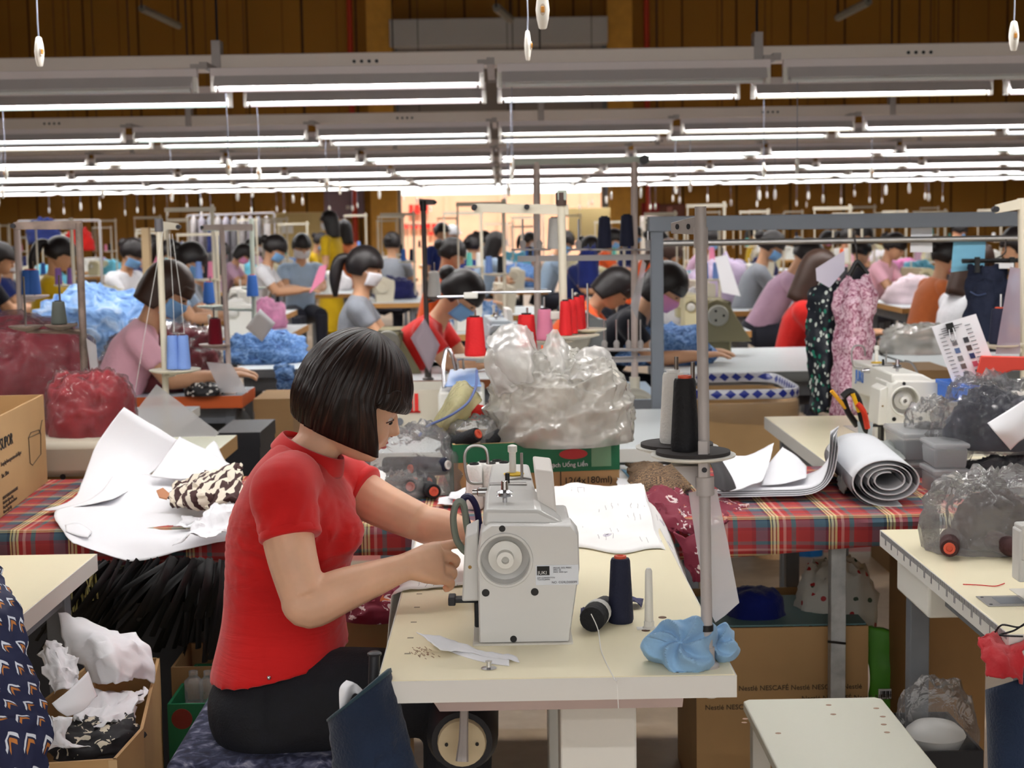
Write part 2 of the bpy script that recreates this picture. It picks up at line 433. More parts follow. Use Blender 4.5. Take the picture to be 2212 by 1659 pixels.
def pull_switch(x, y, z, top, rz, label, group, detail=True):
    if SFIRST[0]: r = SWT; SFIRST[0] = False
    else:
        r = SWT.copy(); COL.objects.link(r)
        for k in kids(SWT):
            if not detail and k.name.split('.')[0] in ('bezel', 'rocker'): continue
            if k.name.startswith('cord'): continue
            c = k.copy(); COL.objects.link(c); c.parent = r
    r.location = (x, y, z); r.rotation_euler = (0, 0, rz); r['label'] = label; r['group'] = group
    if y > 9: r.scale = (1.25, 1.25, 1.25); top = z+(top-z)/1.25
    w = RND.uniform(-.006, .006)
    MB().tube([(0, 0, .036), (w, 0, (top-z)*.5), (0, 0, top-z)], .0021, 5).build('cord', M_cord, r, False)
    return r
ROWS = [(-4.6, -3.7), (-.7, .2), (3.2, 4.1), (7.1, 8.0), (11.1, 12.0), (15.0, 15.9), (19.0, 19.9), (23.0, 23.9), (26.6, 27.5)]
M_tray = mat('cable_tray_grey', (232, 222, 214), .5, .1)
for ri, (ya, yb) in enumerate(ROWS):
    yc = (ya+yb)/2; half = max(4.2, yb*.345+1.0)
    vis = ri >= 3; nm = ORD[ri-3]+' visible lamp row' if vis else {0: 'lamp row farthest behind the camera', 1: 'lamp row just behind the camera', 2: 'row above the seamstress in red'}[ri]
    q = thing('cable_tray', 'long grey cable tray above the '+nm, 'cable tray', (0, yc, 2.2), 0, 'cable trays')
    MB().bx(-half, half, yc-.05, yc+.05, TZ+.12, 2.243).build('tray', M_tray, q, bev=.006)
    k = 0; x = -half+.25
    while x < half:
        MB().bx(x-.022, x+.022, yc-.056, yc+.03, 2.16, 2.31).build('hanger_bracket', M_lgrey, q, bev=.003)
        MB().tube([(x, yc, 2.3), (x, yc, 6.99)], .006, 5).build('hanger_rod', M_dark, q)
        x += 2.6
    if vis and ri < 6:
        for hx in {3: (-.69, 1.97), 4: (-3.35, -.75, 1.95), 5: (-2.2, 1.5)}[ri]:
            for i in range(4):
                MB().lathe([(.0085, 0), (.0085, .004)], 10, Matrix.Translation((hx+i*.036, yc-.05, 2.2)) @ Matrix.Rotation(math.pi/2, 4, 'X')).build('socket_hole', M_black, q)
    for li, y in enumerate((ya, yb)):
        ln = 'front' if li == 0 else 'back'
        n0 = math.ceil((-half+.62-.6)/1.3)
        xs = [(-.035+.65)+1.3*i for i in range(-20, 20) if abs(-.035+.65+1.3*i) < half-.55]
        inf = [x for x in xs if -30 < 1082+x*FPX/y < 2242]
        for i, x in enumerate(xs):
            wo = ORD[inf.index(x)]+' from left' if x in inf else 'outside the %s picture edge' % ('left' if x < 0 else 'right')
            tm = M_tubes[RND.choice((0, 0, 1, 2, 0, 3))]
            if ri == 3 and li == 0 and not (-1.35 < x < 0): tm = M_off
            if ri == 3 and li == 1: tm = M_tubes[{0: 1, 1: 1, 2: 3, 3: 0, 4: 2, 5: 3}.get(i, 0)]
            st = 'unlit' if tm is M_off else 'lit'
            fixture(x, y, tm, '%s tube lamp, %s, %s line of the %s' % (st, wo if vis else ORD[i]+' from left', ln, nm), 'tube lamps of the '+nm, math.pi if li else 0, 2.2 if ri == 3 else 1.35 if ri > 3 else 1.4 if ri == 2 and li else 1)
            if not vis or x not in inf: continue
            cx = x-.585+.03; cz = RND.uniform(1.64, 1.77)
            if RND.random() < .12 and ri > 3: continue
            pull_switch(cx, y-.002, cz, TZ-.012, RND.uniform(-1.2, 1.2), 'white pull switch under lamp %s, %s line of the %s' % (wo, ln, nm), 'pull switches of the '+nm, ri < 5)
for (px, py, Y, rz, lab) in ((85, 112, 4.1, .9, 'large white pull switch hanging at the upper left corner'), (1140, 99, 4.1, 1.25, 'large white pull switch seen edge-on, hanging at top centre'),
                             (1172, 22, 3.2, 0, 'large white pull switch with amber button cut by the top edge'), (2190, 78, 4.1, .1, 'large white pull switch with amber button at the upper right corner')):
    p = P(px, py, Y); pull_switch(p.x, Y, p.z, TZ-.012, rz, lab, 'pull switches nearest the camera')
# ---------------------------------------------------------------- daylight outside
w = bpy.data.worlds.new('sky'); SC.world = w; w.use_nodes = True
w.node_tree.nodes['Background'].inputs[0].default_value = lin((242, 240, 236)); w.node_tree.nodes['Background'].inputs[1].default_value = 2.2
sun = bpy.data.objects.new('sun', bpy.data.lights.new('sun', 'SUN')); COL.objects.link(sun)
sun.data.energy = 4.5; sun.data.angle = .02; sun.data.color = (1, .95, .88)
sun.rotation_euler = (math.radians(38), 0, math.radians(8))
# ================================================================ shared materials
M_wlam = mat('white_laminate', (214, 220, 222), .35)
M_cream = mat('cream_laminate', (238, 228, 196), .32, spec=.45, var=.02, vs=3)
M_edge = mat('table_edge_band', (214, 212, 206), .45)
M_mach = mat('machine_enamel', (206, 205, 202), .32, spec=.5)
M_mach2 = mat('machine_enamel_light', (224, 222, 214), .35)
M_olive = mat('machine_olive', (128, 120, 88), .45)
M_beige = mat('machine_beige', (206, 198, 178), .45)
M_card = mat('cardboard', (182, 146, 100), .8, var=.06, vs=4)
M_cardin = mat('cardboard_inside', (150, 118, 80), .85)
M_paper = mat('white_paper', (236, 236, 240), .7)
M_ink = mat('black_ink', (24, 22, 22), .6)
M_bag = plastic('clear_plastic_bag', (246, 246, 246), .27, .17, .5, .7, 16, .9)
M_bagw = plastic('milky_plastic_bag', (246, 244, 236), .5, .1, .45, .12, 14, 1.5)
M_film = plastic('clear_film', (225, 225, 228), .1, .14, bump=.5, bs=14)
M_sleeve = plastic('document_sleeve', (226, 224, 226), .5, .12, bump=.1)
M_red = cloth('red_jersey', (196, 22, 24), .06); M_skin = mat('skin', (222, 176, 146), .5, sss=.12, var=.04, vs=20)
M_skin2 = mat('tan_skin', (200, 152, 118), .55); M_hair = mat('black_hair', (26, 20, 20), .42)
M_navyc = mat('navy_thread', (24, 28, 52), .75, bump=.25, bs=160); M_blackc = mat('black_thread', (20, 20, 24), .75, bump=.25, bs=160)
M_redc = mat('red_thread', (206, 24, 30), .7, bump=.25, bs=160); M_whitec = mat('white_thread', (232, 230, 226), .7, bump=.25, bs=160)
M_bluec = mat('light_blue_thread', (120, 152, 216), .7, bump=.25, bs=160); M_blue2 = mat('blue_thread', (48, 96, 170), .7)
M_greyc = mat('grey_green_thread', (72, 76, 70), .75); M_wine = mat('wine_thread', (96, 24, 44), .7)
M_pinkc = mat('pink_thread', (220, 130, 160), .7); M_purc = mat('purple_thread', (120, 84, 150), .7); M_tealc = mat('teal_thread', (90, 170, 160), .7)
M_core = mat('orange_core', (206, 84, 58), .5)
# ---------------------------------------------------------------- thread cones
def cone_tpl(rb, rt, h, core=True):
    prof = [(rb*.93, 0), (rb, h*.04), (rb, h*.08)]+[(rb+(rt-rb)*t, h*(.08+.84*t)) for t in (.25, .5, .75, 1)]+[(rt*.9, h*.96), (rt*.55, h*.965)]
    o = MB().lathe(prof, 20).build('thread_cone', M_navyc, smooth=60)
    if core:
        MB().lathe([(rt*.62, h*.955), (rt*.62, h*1.0), (rt*.35, h*1.0), (rt*.3, h*.97)], 14).build('spool_core', M_core, o, False)
    return o
CONE = {}
def cone(kind, loc, m, label, core=None, group=None, tilt=None):
    dims = {'tall': (.0215, .0165, .113), 'small': (.0205, .0185, .108), 'fat': (.030, .023, .108), 'far': (.024, .019, .11)}[kind]
    if kind not in CONE:
        o = cone_tpl(*dims, core=kind != 'far'); CONE[kind] = o; o.location = loc
    else: o = dup(CONE[kind], loc)
    recolor(o, m)
    if core and kind != 'far': recolor(o, core, 'spool_core')
    o.rotation_euler = tilt or (0, 0, 0); o.scale = (1, 1, 1)
    tag(o, label, 'thread cone', group); return o
# ---------------------------------------------------------------- main sewing table
T = Pz(817, 1469, .75); T2 = Pz(1590, 1458, .75); TX0, TX1 = T.x, T2.x; TY0 = (T.y+T2.y)/2; TY1 = 3.40
tb = thing('sewing_table', 'cream topped sewing table in front holding the large white sewing machine', 'table', ((TX0+TX1)/2, TY0+.5, 0))
MB().bx(TX0, TX1, TY0, TY1, .716, .75).build('tabletop', M_cream, tb, bev=.002)
e = MB()
e.bx(TX0-.0015, TX1+.0015, TY0-.0015, TY0, .7155, .7485); e.bx(TX0-.0015, TX0, TY0, TY1, .7155, .7485); e.bx(TX1, TX1+.0015, TY0, TY1, .7155, .7485)
e.build('edge_band', M_edge, tb)
lx0, lx1 = P(1210, 1580, 2.45).x, P(1374, 1580, 2.45).x
MB().bx(lx0, lx1, 2.44, 2.56, .0, .716).build('leg', M_mach2, tb, bev=.004)
MB().bx(lx0, lx1, 3.2, 3.3, .0, .716).build('leg', M_mach2, tb, bev=.004)
MB().bx(lx0-.2, lx1+.1, 2.47, 2.53, .02, .07).bx(lx0-.2, lx1+.1, 3.22, 3.28, .02, .07).build('foot_bar', M_grey, tb, bev=.004)
a = P(912, 1521, 2.33); c = P(1478, 1514, 2.33); a2 = P(950, 1537, 2.33); c2 = P(1474, 1530, 2.33)
MB().hexa([(a2.x, 2.33, a2.z), (c2.x, 2.33, a2.z), (c2.x, 2.86, a2.z), (a2.x, 2.86, a2.z)], [(a.x, 2.31, .7155), (c.x, 2.31, .7155), (c.x, 2.88, .7155), (a.x, 2.88, .7155)]).build('oil_pan', mat('oil_pan_pink', (214, 196, 194), .4), tb)
m = P(998, 1602, 2.55)
mo = MB().lathe([(.02, .22), (.062, .21), (.062, .03), (.052, 0)], 24, Matrix.Translation(m) @ Matrix.Rotation(-math.pi/2, 4, 'X')).build('motor', M_dark, tb)
MB().lathe([(.04, -.012), (.042, -.006), (.042, .004)], 24, Matrix.Translation(m) @ Matrix.Rotation(-math.pi/2, 4, 'X')).build('pulley', mat('pulley_cream', (206, 190, 156), .5), mo)
h = MB()
for dx in (-.026, .026): h.lathe([(.003, -.016), (.003, -.011)], 8, Matrix.Translation(m+V((dx, 0, 0))) @ Matrix.Rotation(-math.pi/2, 4, 'X'))
h.build('pulley_hole', M_black, mo)
MB().tube([P(1003, 1530, 2.5), P(1001, 1598, 2.5), P(998, 1645, 2.49)], [.007, .008, .011], 8).build('knee_lift_rod', M_lgrey, tb)
MB().box(m+V((0, .1, .06)), (.05, .16, .09)).bx(m.x-.03, m.x+.03, 2.6, 2.8, m.z+.05, .716).build('motor_mount', M_grey, tb)
MB().box((m.x+.09, 2.62, .665), (.1, .1, .05)).box((m.x+.14, 2.62, .65), (.03, .06, .1)).build('control_box', M_grey, tb, bev=.005)
MB().lathe([(.008, 0), (.012, .004), (.012, .012), (.004, .016)], 12, Matrix.Translation((TX1-.03, TY0+.05, .7))).build('stand_nut', M_white, tb)
k = MB()
for i, (px, py) in enumerate(((907, 1283), (902, 1312), (895, 1344), (888, 1378), (882, 1412))):
    q = Pz(px, py, .75); k.bx(q.x-.006, q.x+.004, q.y-.0025, q.y+.0025, .7501, .7504)
k.build('printed_mark', mat('mark_grey', (140, 132, 110), .7), tb)
k = MB()
for i in range(46):
    q = Pz(RND.gauss(912, 16), RND.uniform(1398, 1424), .75); k.box((q.x, q.y, .7502), (.0012, RND.uniform(.004, .011), .0003), Matrix.Rotation(RND.uniform(.1, .6), 3, 'Z'))
k.build('pen_scribble', mat('scribble_brown', (158, 126, 98), .7), tb)
k = MB()
for px, py in ((1431, 1334), (1395, 1362)): k.lathe([(.007, 0), (.007, .0006)], 12, Matrix.Translation(Pz(px, py, .75)))
k.build('bolt_hole', mat('hole_brown', (96, 64, 40), .7), tb)
q = Pz(1056, 1444, .75)
nt = thing('thumb_screw', 'tiny loose metal thumb screw on the cream table near its front edge', 'screw', q)
MB().lathe([(.011, 0), (.012, .001), (.004, .0025), (.0035, .009), (.005, .0095), (.005, .012), (.001, .0125)], 14, Matrix.Translation(q)).build('screw_head', M_chrome, nt)
# ---------------------------------------------------------------- sewing machine (local: x away from operator, y along the arm, z up)
def plate_hole(poly, c, r, y, n=32):
    bm = bmesh.new(); es = []
    for pts in (poly, [(c[0]+r*math.cos(2*math.pi*i/n), c[1]+r*math.sin(2*math.pi*i/n)) for i in range(n)]):
        vs = [bm.verts.new((p[0], y, p[1])) for p in pts]
        es += [bm.edges.new((vs[i], vs[(i+1) % len(vs)])) for i in range(len(vs))]
    bmesh.ops.triangle_fill(bm, use_beauty=True, edges=es)
    bm.verts.index_update()
    out = [tuple(v.co) for v in bm.verts], [tuple(v.index for v in f.verts) for f in bm.faces]
    bm.free(); return out
MXZ = Matrix(((1, 0, 0, 0), (0, 0, 1, 0), (0, 1, 0, 0), (0, 0, 0, 1)))      # prism helper: (x, z) outline extruded along y
def machine(label, loc, rz, m=M_mach, detail=2, panel=True, wheel=False):
    r = thing('sewing_machine', label, 'sewing machine', loc, rz)
    poly = [(-.08, .004), (.064, .004), (.082, .12), (.081, .178), (.07, .192), (-.058, .195), (-.074, .184), (-.08, .15)]
    hc, hr = (-.036, .137), .039
    b = MB()
    n = len(poly); sh = [(p[0]*.97+.0, .004+(p[1]-.004)*.985) for p in poly]
    if not wheel:
        vs, fs = plate_hole(sh, hc, hr, 0); b.add(vs, fs)
        b.loft([[(p[0], 0, p[1]) for p in sh], [(p[0], .006, p[1]) for p in poly], [(p[0], .06, p[1]) for p in poly]], False)
        b.loft([[(hc[0]+hr*math.cos(2*math.pi*i/32), y, hc[1]+hr*math.sin(2*math.pi*i/32)) for i in range(32)] for y in (0, .034)], False)
        b.add([(hc[0]+hr*math.cos(2*math.pi*i/32), .034, hc[1]+hr*math.sin(2*math.pi*i/32)) for i in range(32)], [tuple(range(32))])
    else:
        b.prism(poly, 0, .06, MXZ)
    b.build('end_cover', m, r, False, smooth=50)
    c = MB(); Mh = Matrix.Translation((hc[0], 0, hc[1])) @ Matrix.Rotation(-math.pi/2, 4, 'X')
    if wheel: c.lathe([(.052, .006), (.056, 0), (.056, -.022), (.05, -.026), (.046, -.024), (.02, -.022), (.02, -.032), (.004, -.033)], 28, Mh)
    else: c.lathe([(.026, .034), (.027, .02), (.014, .016), (.0135, -.001), (.006, -.002), (.006, .012), (.001, .012)], 28, Mh)
    hw = c.build('handwheel', M_white if not wheel else M_beige, r, False, smooth=50)
    if detail > 1:
        MB().lathe([(hr+.0005, .001), (hr+.001, -.003), (hr+.0045, -.003), (hr+.006, .001)], 32, Mh, False).build('wheel_rim', m, r, False)
        for nm, lst in (('screw_hole', ((-.04, .192, .0052), (-.068, .089, .0062), (.01, .089, .0062), (-.025, .013, .0055))),):
            for (x, z, q) in lst: MB().lathe([(q, -.0008), (q, .001)], 14, Matrix.Translation((x, 0, z-.004)) @ Matrix.Rotation(-math.pi/2, 4, 'X')).build(nm, M_black, r, False)
    b = MB()
    b.bx(-.072, .07, .06, .19, 0, .19)
    b.hexa([(-.07, .02, .19), (.072, .02, .186), (.066, .2, .12), (-.07, .2, .12)], [(-.068, .025, .215), (.018, .025, .213), (.018, .2, .215), (-.068, .2, .217)])
    b.hexa([(-.066, .19, .118), (.02, .19, .118), (.016, .5, .112), (-.062, .5, .112)], [(-.066, .19, .217), (.018, .19, .215), (.012, .5, .212), (-.06, .5, .214)])
    b.hexa([(-.056, .42, .05), (.008, .42, .05), (.008, .505, .05), (-.056, .505, .05)], [(-.06, .42, .2), (.012, .42, .2), (.012, .505, .2), (-.06, .505, .2)])
    b.build('arm', m, r, False, bev=.006)
    MB().bx(-.09, .07, -.006, .49, -.03, .003).build('bed', mat('bed_plate', (206, 202, 192), .35), r, False, bev=.001)
    n = MB(); n.tube([(-.025, .455, .05), (-.025, .455, .006)], .0032, 8); n.bx(-.034, -.016, .445, .465, .003, .012)
    n.build('needle_bar', M_chrome, r, False)
    MB().lathe([(.0062, .212), (.0062, .255), (.0085, .257), (.0085, .268), (.003, .27)], 12, Matrix.Translation((-.02, .36, 0))).build('spool_peg', M_white, r, False)
    if detail:
        MB().lathe([(.017, .2145), (.019, .217), (.012, .219), (.006, .2195)], 18, Matrix.Translation((-.018, .36, 0))).build('felt_ring', mat('yellow_felt', (206, 170, 50), .8), r, False)
        t = MB().lathe([(.004, .21), (.004, .222), (.014, .226), (.009, .229), (.014, .232), (.006, .236), (.0055, .25), (.001, .251)], 16, Matrix.Translation((-.035, .085, 0))).build('tension_knob', M_chrome, r, False)
        MB().tube([(-.004, .31, .212), (-.004, .31, .262)], .0026, 8).tube([(-.03, .3, .215), (-.004, .31, .217), (.012, .3, .216)], .002, 6).build('thread_guide', M_steel, r, False)
        MB().bx(-.062, .004, .24, .262, .2145, .2185).build('guide_plate', M_steel, r, False, bev=.002)
        MB().lathe([(.004, .216), (.004, .236), (.001, .237)], 10, Matrix.Translation((-.03, .25, 0))).build('guide_screw', M_black, r, False)
    if detail > 1:
        MB().hexa([(-.107, .03, .064), (-.079, .03, .064), (-.079, .14, .064), (-.107, .14, .064)], [(-.1, .034, .168), (-.079, .03, .178), (-.079, .14, .178), (-.1, .136, .168)]).build('switch_box', m, r, False, bev=.003)
        MB().lathe([(.003, -.001), (.003, .001)], 10, Matrix.Translation((-.093, .031, .12)) @ Matrix.Rotation(-math.pi/2, 4, 'X')).build('box_screw', mat('brass', (150, 120, 70), .4, .7), r, False)
        MB().bx(-.128, -.082, .05, .075, .056, .063).bx(-.13, -.118, .048, .08, .052, .066).build('reverse_lever', M_dark, r, False, bev=.002)
        MB().bx(-.088, -.076, .06, .1, .012, .056).build('bobbin_winder', M_dark, r, False, bev=.003)
        MB().tube(spline([(.022, .2, .235), (.034, .17, .23), (.036, .12, .205), (.03, .1, .19)], 5), .0032, 8).build('thread_lever', M_steel, r, False)
        MB().tube(spline([(-.074, .33, .205), (-.1, .33, .21), (-.106, .33, .255), (-.095, .33, .272), (-.075, .33, .272), (-.066, .33, .262), (-.064, .33, .24)], 5), .0028, 8).build('wire_loop', M_steel, r, False)
        MB().lathe([(.008, 0), (.008, .016), (.005, .018), (.005, .026)], 12, Matrix.Translation((-.066, .27, .2)) @ Matrix.Rotation(-math.pi/2, 4, 'Y')).build('side_knob', M_chrome, r, False)
    if panel:
        MB().hexa([(.022, .1, .185), (.05, .1, .185), (.05, .25, .2), (.022, .25, .2)], [(.014, .13, .262), (.046, .13, .258), (.046, .25, .262), (.014, .25, .266)]).build('operation_panel', mat('panel_white', (232, 226, 220), .35), r, False, bev=.004)
        MB().bx(.024, .04, .094, .1, .179, .184).build('panel_lamp', mat('amber_lens', (226, 130, 84), .3), r, False)
        MB().bx(.012, .058, .06, .1, .168, .184).build('panel_bracket', m, r, False, bev=.003)
    return r
MLOC = (P(1093, 1300, 2.40).x+.036, 2.40, .75)
MM = machine('large white sewing machine on the cream table in front of the seamstress in red', MLOC, 0)
st = MB().bx(.012, .08, -.0009, .0005, .096, .128); M = Matrix.Translation(MLOC)
sk = MB(); sk.add([tuple(M @ V(p)) for p in st.v], st.f)
sk = sk.build('rating_sticker', mat('sticker_white', (216, 220, 226), .4), MM)
MB().bx(MLOC[0]+.014, MLOC[0]+.034, 2.3985, 2.3995, .75+.112, .75+.1265).build('logo_box', M_ink, sk)
def face(dx, dz): return basis((MLOC[0]+dx, 2.3984, .75+dz), (1, 0, 0), (0, 0, 1))
tx('JUKI', .0078, face(.0152, .1135), mat('logo_silver', (225, 225, 225), .4), 'logo_lettering', sk, ext=.0002)
M_grink = mat('grey_ink', (90, 90, 100), .6)
tx('MODEL DDL-9000C\nSPEC. SS\nMAX. 5000 rpm', .0034, face(.04, .1225), M_grink, 'small_print', sk, ext=.0002)
tx('JUKI CORPORATION\nTOKYO JAPAN', .003, face(.0145, .107), M_grink, 'small_print', sk, ext=.0002)
tx('NO. CG9LD00099', .0052, face(.037, .0985), M_grink, 'serial_number', sk, ext=.0002)
# ---------------------------------------------------------------- thread stands
def stand(label, base, h, m, trays=((.35, 1),), r=.0085, arm=(-.1, .06), cap=None, foot=True, wood=None, tray='disc', lean=(0, 0)):
    s = thing('thread_stand', label, 'thread stand', base)
    L = lambda z: V((lean[0]*z, lean[1]*z, z))
    MB().tube([L(0), L(h)], r, 12).build('pole', m, s, False)
    if foot: MB().lathe([(.018, 0), (.0185, .004), (.012, .008), (r*1.3, .012), (r*1.3, .03)], 18).build('base', m, s, False)
    c = MB(); c.tube([L(h*.38), L(h*.42)], r*1.5, 12); c.tube([L(h-.06), L(h-.03)], r*1.25, 12); c.build('collar', m, s, False)
    a = V((arm[0], arm[1], 0)); e = L(h-.025); w = a.cross(V((0, 0, 1))).normalized()*.004
    g = MB()
    g.hexa([e-w+V((0, 0, -.016)), e+w+V((0, 0, -.016)), e+a+w+V((0, 0, -.014)), e+a-w+V((0, 0, -.014))], [e-w+V((0, 0, .012)), e+w+V((0, 0, .012)), e+a+w+V((0, 0, .002)), e+a-w+V((0, 0, .002))])
    g.build('guide_arm', m, s, False, bev=.001)
    hd = w.normalized()
    for t in (.35, .75):
        p = e+a*t+V((0, 0, -.004)); MB().tube([p-hd*.0052, p+hd*.0052], .0042, 8).build('guide_eyelet', M_dark, s, False)
    return s, L
SB = Pz(1528, 1440, .75)
pole_h = P(1513, 446, SB.y).z-.75
s1, L1 = stand('tall silver thread stand at the right front corner of the cream table', SB, pole_h, M_lgrey, lean=(P(1513, 446, SB.y).x/1-SB.x and (P(1513, 446, SB.y).x-SB.x)/pole_h, 0), arm=(P(1453, 480, SB.y+.06).x-P(1513, 446, SB.y).x, .06))
def on1(px, py, dy=0): return P(px, py, SB.y+dy)
MB().bx(-.009, .006, -.013, -.0095, 0, .056, Matrix.Translation(on1(1519, 1030)-SB)).build('clamp_plate', M_lgrey, s1, False, bev=.002)
for py in (985, 1012):
    MB().lathe([(.004, 0), (.004, .003)], 10, Matrix.Translation(on1(1519, py)-SB+V((0, -.012, 0))) @ Matrix.Rotation(math.pi/2, 4, 'X')).build('clamp_screw', M_dark, s1, False)
MB().tube([on1(1525, 1068)-SB, on1(1524, 1030)-SB], .0125, 14).build('collar', M_lgrey, s1, False)
D1 = P(1497, 985, SB.y+.03); D2 = P(1462, 968, SB.y+.1)
for i, d in enumerate((D1, D2)):
    t = MB().lathe([(.004, -.01), (.05, -.004), (.063, .0), (.064, .003), (.06, .0035), (.01, .002)], 32, Matrix.Translation(d-SB)).build('spool_tray', M_mach2, s1, False)
    MB().lathe([(.002, .003), (.056, .003), (.056, .0085), (.002, .0085)], 28, Matrix.Translation(d-SB)).build('felt_pad', mat('charcoal_felt', (52, 48, 48), .9), t, False)
    MB().tube([d-SB, d-SB+V((0, 0, .142))], .0032, 8).build('spindle', M_chrome, t, False)
MB().hexa([D1-SB+V((-.03, -.01, -.014)), D1-SB+V((.02, -.01, -.014)), D1-SB+V((.02, .03, -.014)), D1-SB+V((-.03, .03, -.014))],
          [on1(1512, 1060)-SB+V((-.004, .004, 0)), on1(1512, 1060)-SB+V((.01, .004, 0)), on1(1512, 1060)-SB+V((.01, .02, 0)), on1(1512, 1060)-SB+V((-.004, .02, 0))]).build('tray_bracket', M_lgrey, s1, False)
MB().tube([D2-SB+V((0, 0, -.012)), D1-SB+V((.0, .01, -.012))], .008, 8).build('tray_bracket', M_lgrey, s1, False)
cone('tall', D1+V((-.012, 0, .009)), M_blackc, 'black thread cone on the silver stand tray beside the white cone', M_core)
cone('tall', D2+V((-.005, 0, .009)), M_whitec, 'white thread cone on the silver stand tray behind the black cone', M_whitec)
# ---------------------------------------------------------------- small things on the cream table
q = Pz(1341, 1343, .75); cone('tall', q, M_navyc, 'navy thread cone standing on the cream table right of the sewing machine', M_core)
q = Pz(1402, 1358, .75); pg = thing('spool_pin', 'white plastic spool pin standing on the cream table beside the navy cone', 'spool pin', q)
MB().lathe([(.0075, .006), (.0072, .02), (.006, .09), (.0058, .097), (.0035, .1015), (.0005, .1025)], 16).build('pin', M_white, pg, False)
MB().lathe([(.0105, 0), (.0105, .0035), (.0085, .0045), (.0085, .013)], 16).bx(-.02, .018, -.008, .008, 0, .0015).build('pin_foot', M_white, pg, False)
q = Pz(1279, 1366, .75); q2 = q+V((.03, .105, .002))
bb = MB(); d = (q2-q).normalized()
bb.tube([q+V((0, 0, .0215)), q+d*.03+V((0, 0, .0215)), q+d*.05+V((0, 0, .021)), q+d*.105+V((0, 0, .0175))], [.0205, .0215, .0205, .0165], 18)
bc = tag(bb.build('thread_cone', M_blackc), 'black thread cone with a white band lying on the cream table', 'thread cone')
MB().tube([q+d*.034+V((0, 0, .0215)), q+d*.04+V((0, 0, .0214)), q+d*.052+V((0, 0, .0213))], [.0222, .0224, .0216], 18).build('white_band', M_whitec, bc)
t0 = q+V((-.002, -.012, .034))
MB().tube(spline([t0, q+V((.008, -.03, .012)), Pz(1300, 1410, .751), Pz(1328, 1468, .751), P(1332, 1472, TY0-.002), P(1336, 1530, TY0-.003)], 6), .0008, 5).build('loose_thread', M_whitec, bc)
def strip(name, pts, w, m, label, cat, up=(0, 0, 1), solid=.0012, nz=0, seed=1):
    """ribbon of cloth or paper: pts is its centre line, w its half width vector"""
    sp = spline(pts, 7); mb = MB()
    ws = w if isinstance(w, list) else [w]*len(pts); wsp = spline(ws, 7)
    n = len(sp)-1
    def fn(u, v):
        i = min(int(u*n+.5), n); p = sp[i]+wsp[i]*(v*2-1)
        if nz: p = p+V((0, 0, nz*fbm(p*22+V((seed, 0, 0)))))
        return p
    return tag(mb.grid(fn, n, 8).build(name, m, solid=solid), label, cat)
M_print = mat('navy_print', (60, 60, 92), .8, var=.5, vs=60)
strip('print_scrap', [Pz(1256, 1322, .754), Pz(1300, 1312, .76), Pz(1345, 1303, .756), Pz(1388, 1304, .754)], V((.004, .022, .004)), M_print, 'navy printed cloth scrap lying behind the black cone', 'cloth scrap', nz=.012)
strip('paper_strip', [Pz(925, 1383, .77), Pz(985, 1395, .757), Pz(1050, 1412, .7535), Pz(1118, 1424, .753)], [V((-.02, .028, .008)), V((-.01, .024, .004)), V((-.008, .016, .001)), V((-.003, .014, .001))], M_paper, 'folded white paper strip under the front of the large sewing machine', 'paper', nz=.004)
strip('paper_strip', [Pz(930, 1382, .757), Pz(990, 1408, .752), Pz(1050, 1425, .752), Pz(1100, 1432, .752)], V((.0, .012, .001)), M_paper, 'lower fold of white paper strip on the cream table', 'paper')
# scissors standing in the holder on the machine's left flank
sc = thing('scissors', 'scissors with one grey and one navy handle left of the sewing machine', 'scissors', P(1000, 1180, 2.72))
def loop(pts, Y, m, nm):
    return MB().tube(spline([P(x, y, Y) for x, y in pts]+[P(*pts[0], Y)], 5)[:-1], .0062, 8, closed=True).build(nm, m, sc)
loop(((1004, 1192), (986, 1165), (979, 1120), (985, 1090), (995, 1083), (1003, 1095), (1007, 1130), (1013, 1170)), 2.70, mat('grey_green_handle', (122, 132, 122), .35), 'grey_handle')
loop(((1022, 1180), (1010, 1130), (1000, 1085), (1007, 1073), (1018, 1076), (1030, 1100), (1036, 1150), (1032, 1180)), 2.76, mat('navy_handle', (22, 26, 78), .35), 'navy_handle')
MB().hexa([P(1002, 1190, 2.72), P(1014, 1190, 2.72), P(1014, 1190, 2.735), P(1002, 1190, 2.735)], [P(1012, 1290, 2.72), P(1017, 1290, 2.72), P(1017, 1290, 2.73), P(1012, 1290, 2.73)]).build('blade', M_chrome, sc)
# document sleeve hanging behind the pole, tie band and the blue cloth bundle
Ys = SB.y+.03
sl = [(1487, 1064), (1520, 1058), (1548, 1056), (1572, 1170), (1597, 1302), (1566, 1330), (1545, 1345), (1524, 1300), (1508, 1200)]
b = MB(); b.hexa([P(x, y, Ys) for x, y in sl], [P(x, y, Ys+.006) for x, y in sl])
tag(b.build('plastic_sleeve', M_sleeve, smooth=0), 'milky plastic sleeve hanging on the silver thread stand', 'sleeve')
M_bluecl = cloth('light_blue_cotton', (140, 178, 212), .06)
bu = thing('blue_bundle', 'light blue cloth bundle tied round the foot of the silver thread stand', 'cloth bundle', SB)
def lump(c, r, seed, fr=2.2, amp=.32, n=26):
    c = V(c); mb = MB(); rings = []; o = V((seed*5.1, seed*2.7, seed))
    for k in range(n//2+1):
        a = math.pi*min(max(k/(n//2), .015), .985); rg = []
        for i in range(n):
            f = 2*math.pi*i/n; d = V((math.sin(a)*math.cos(f), math.sin(a)*math.sin(f), -math.cos(a)))
            kk = 1+amp*(ridge(d*fr*.6+o)*.8+fbm(d*fr+o)*.5)
            rg.append(c+V((d.x*r[0], d.y*r[1], d.z*r[2]))*kk)
        rings.append(rg)
    return mb.loft(rings)
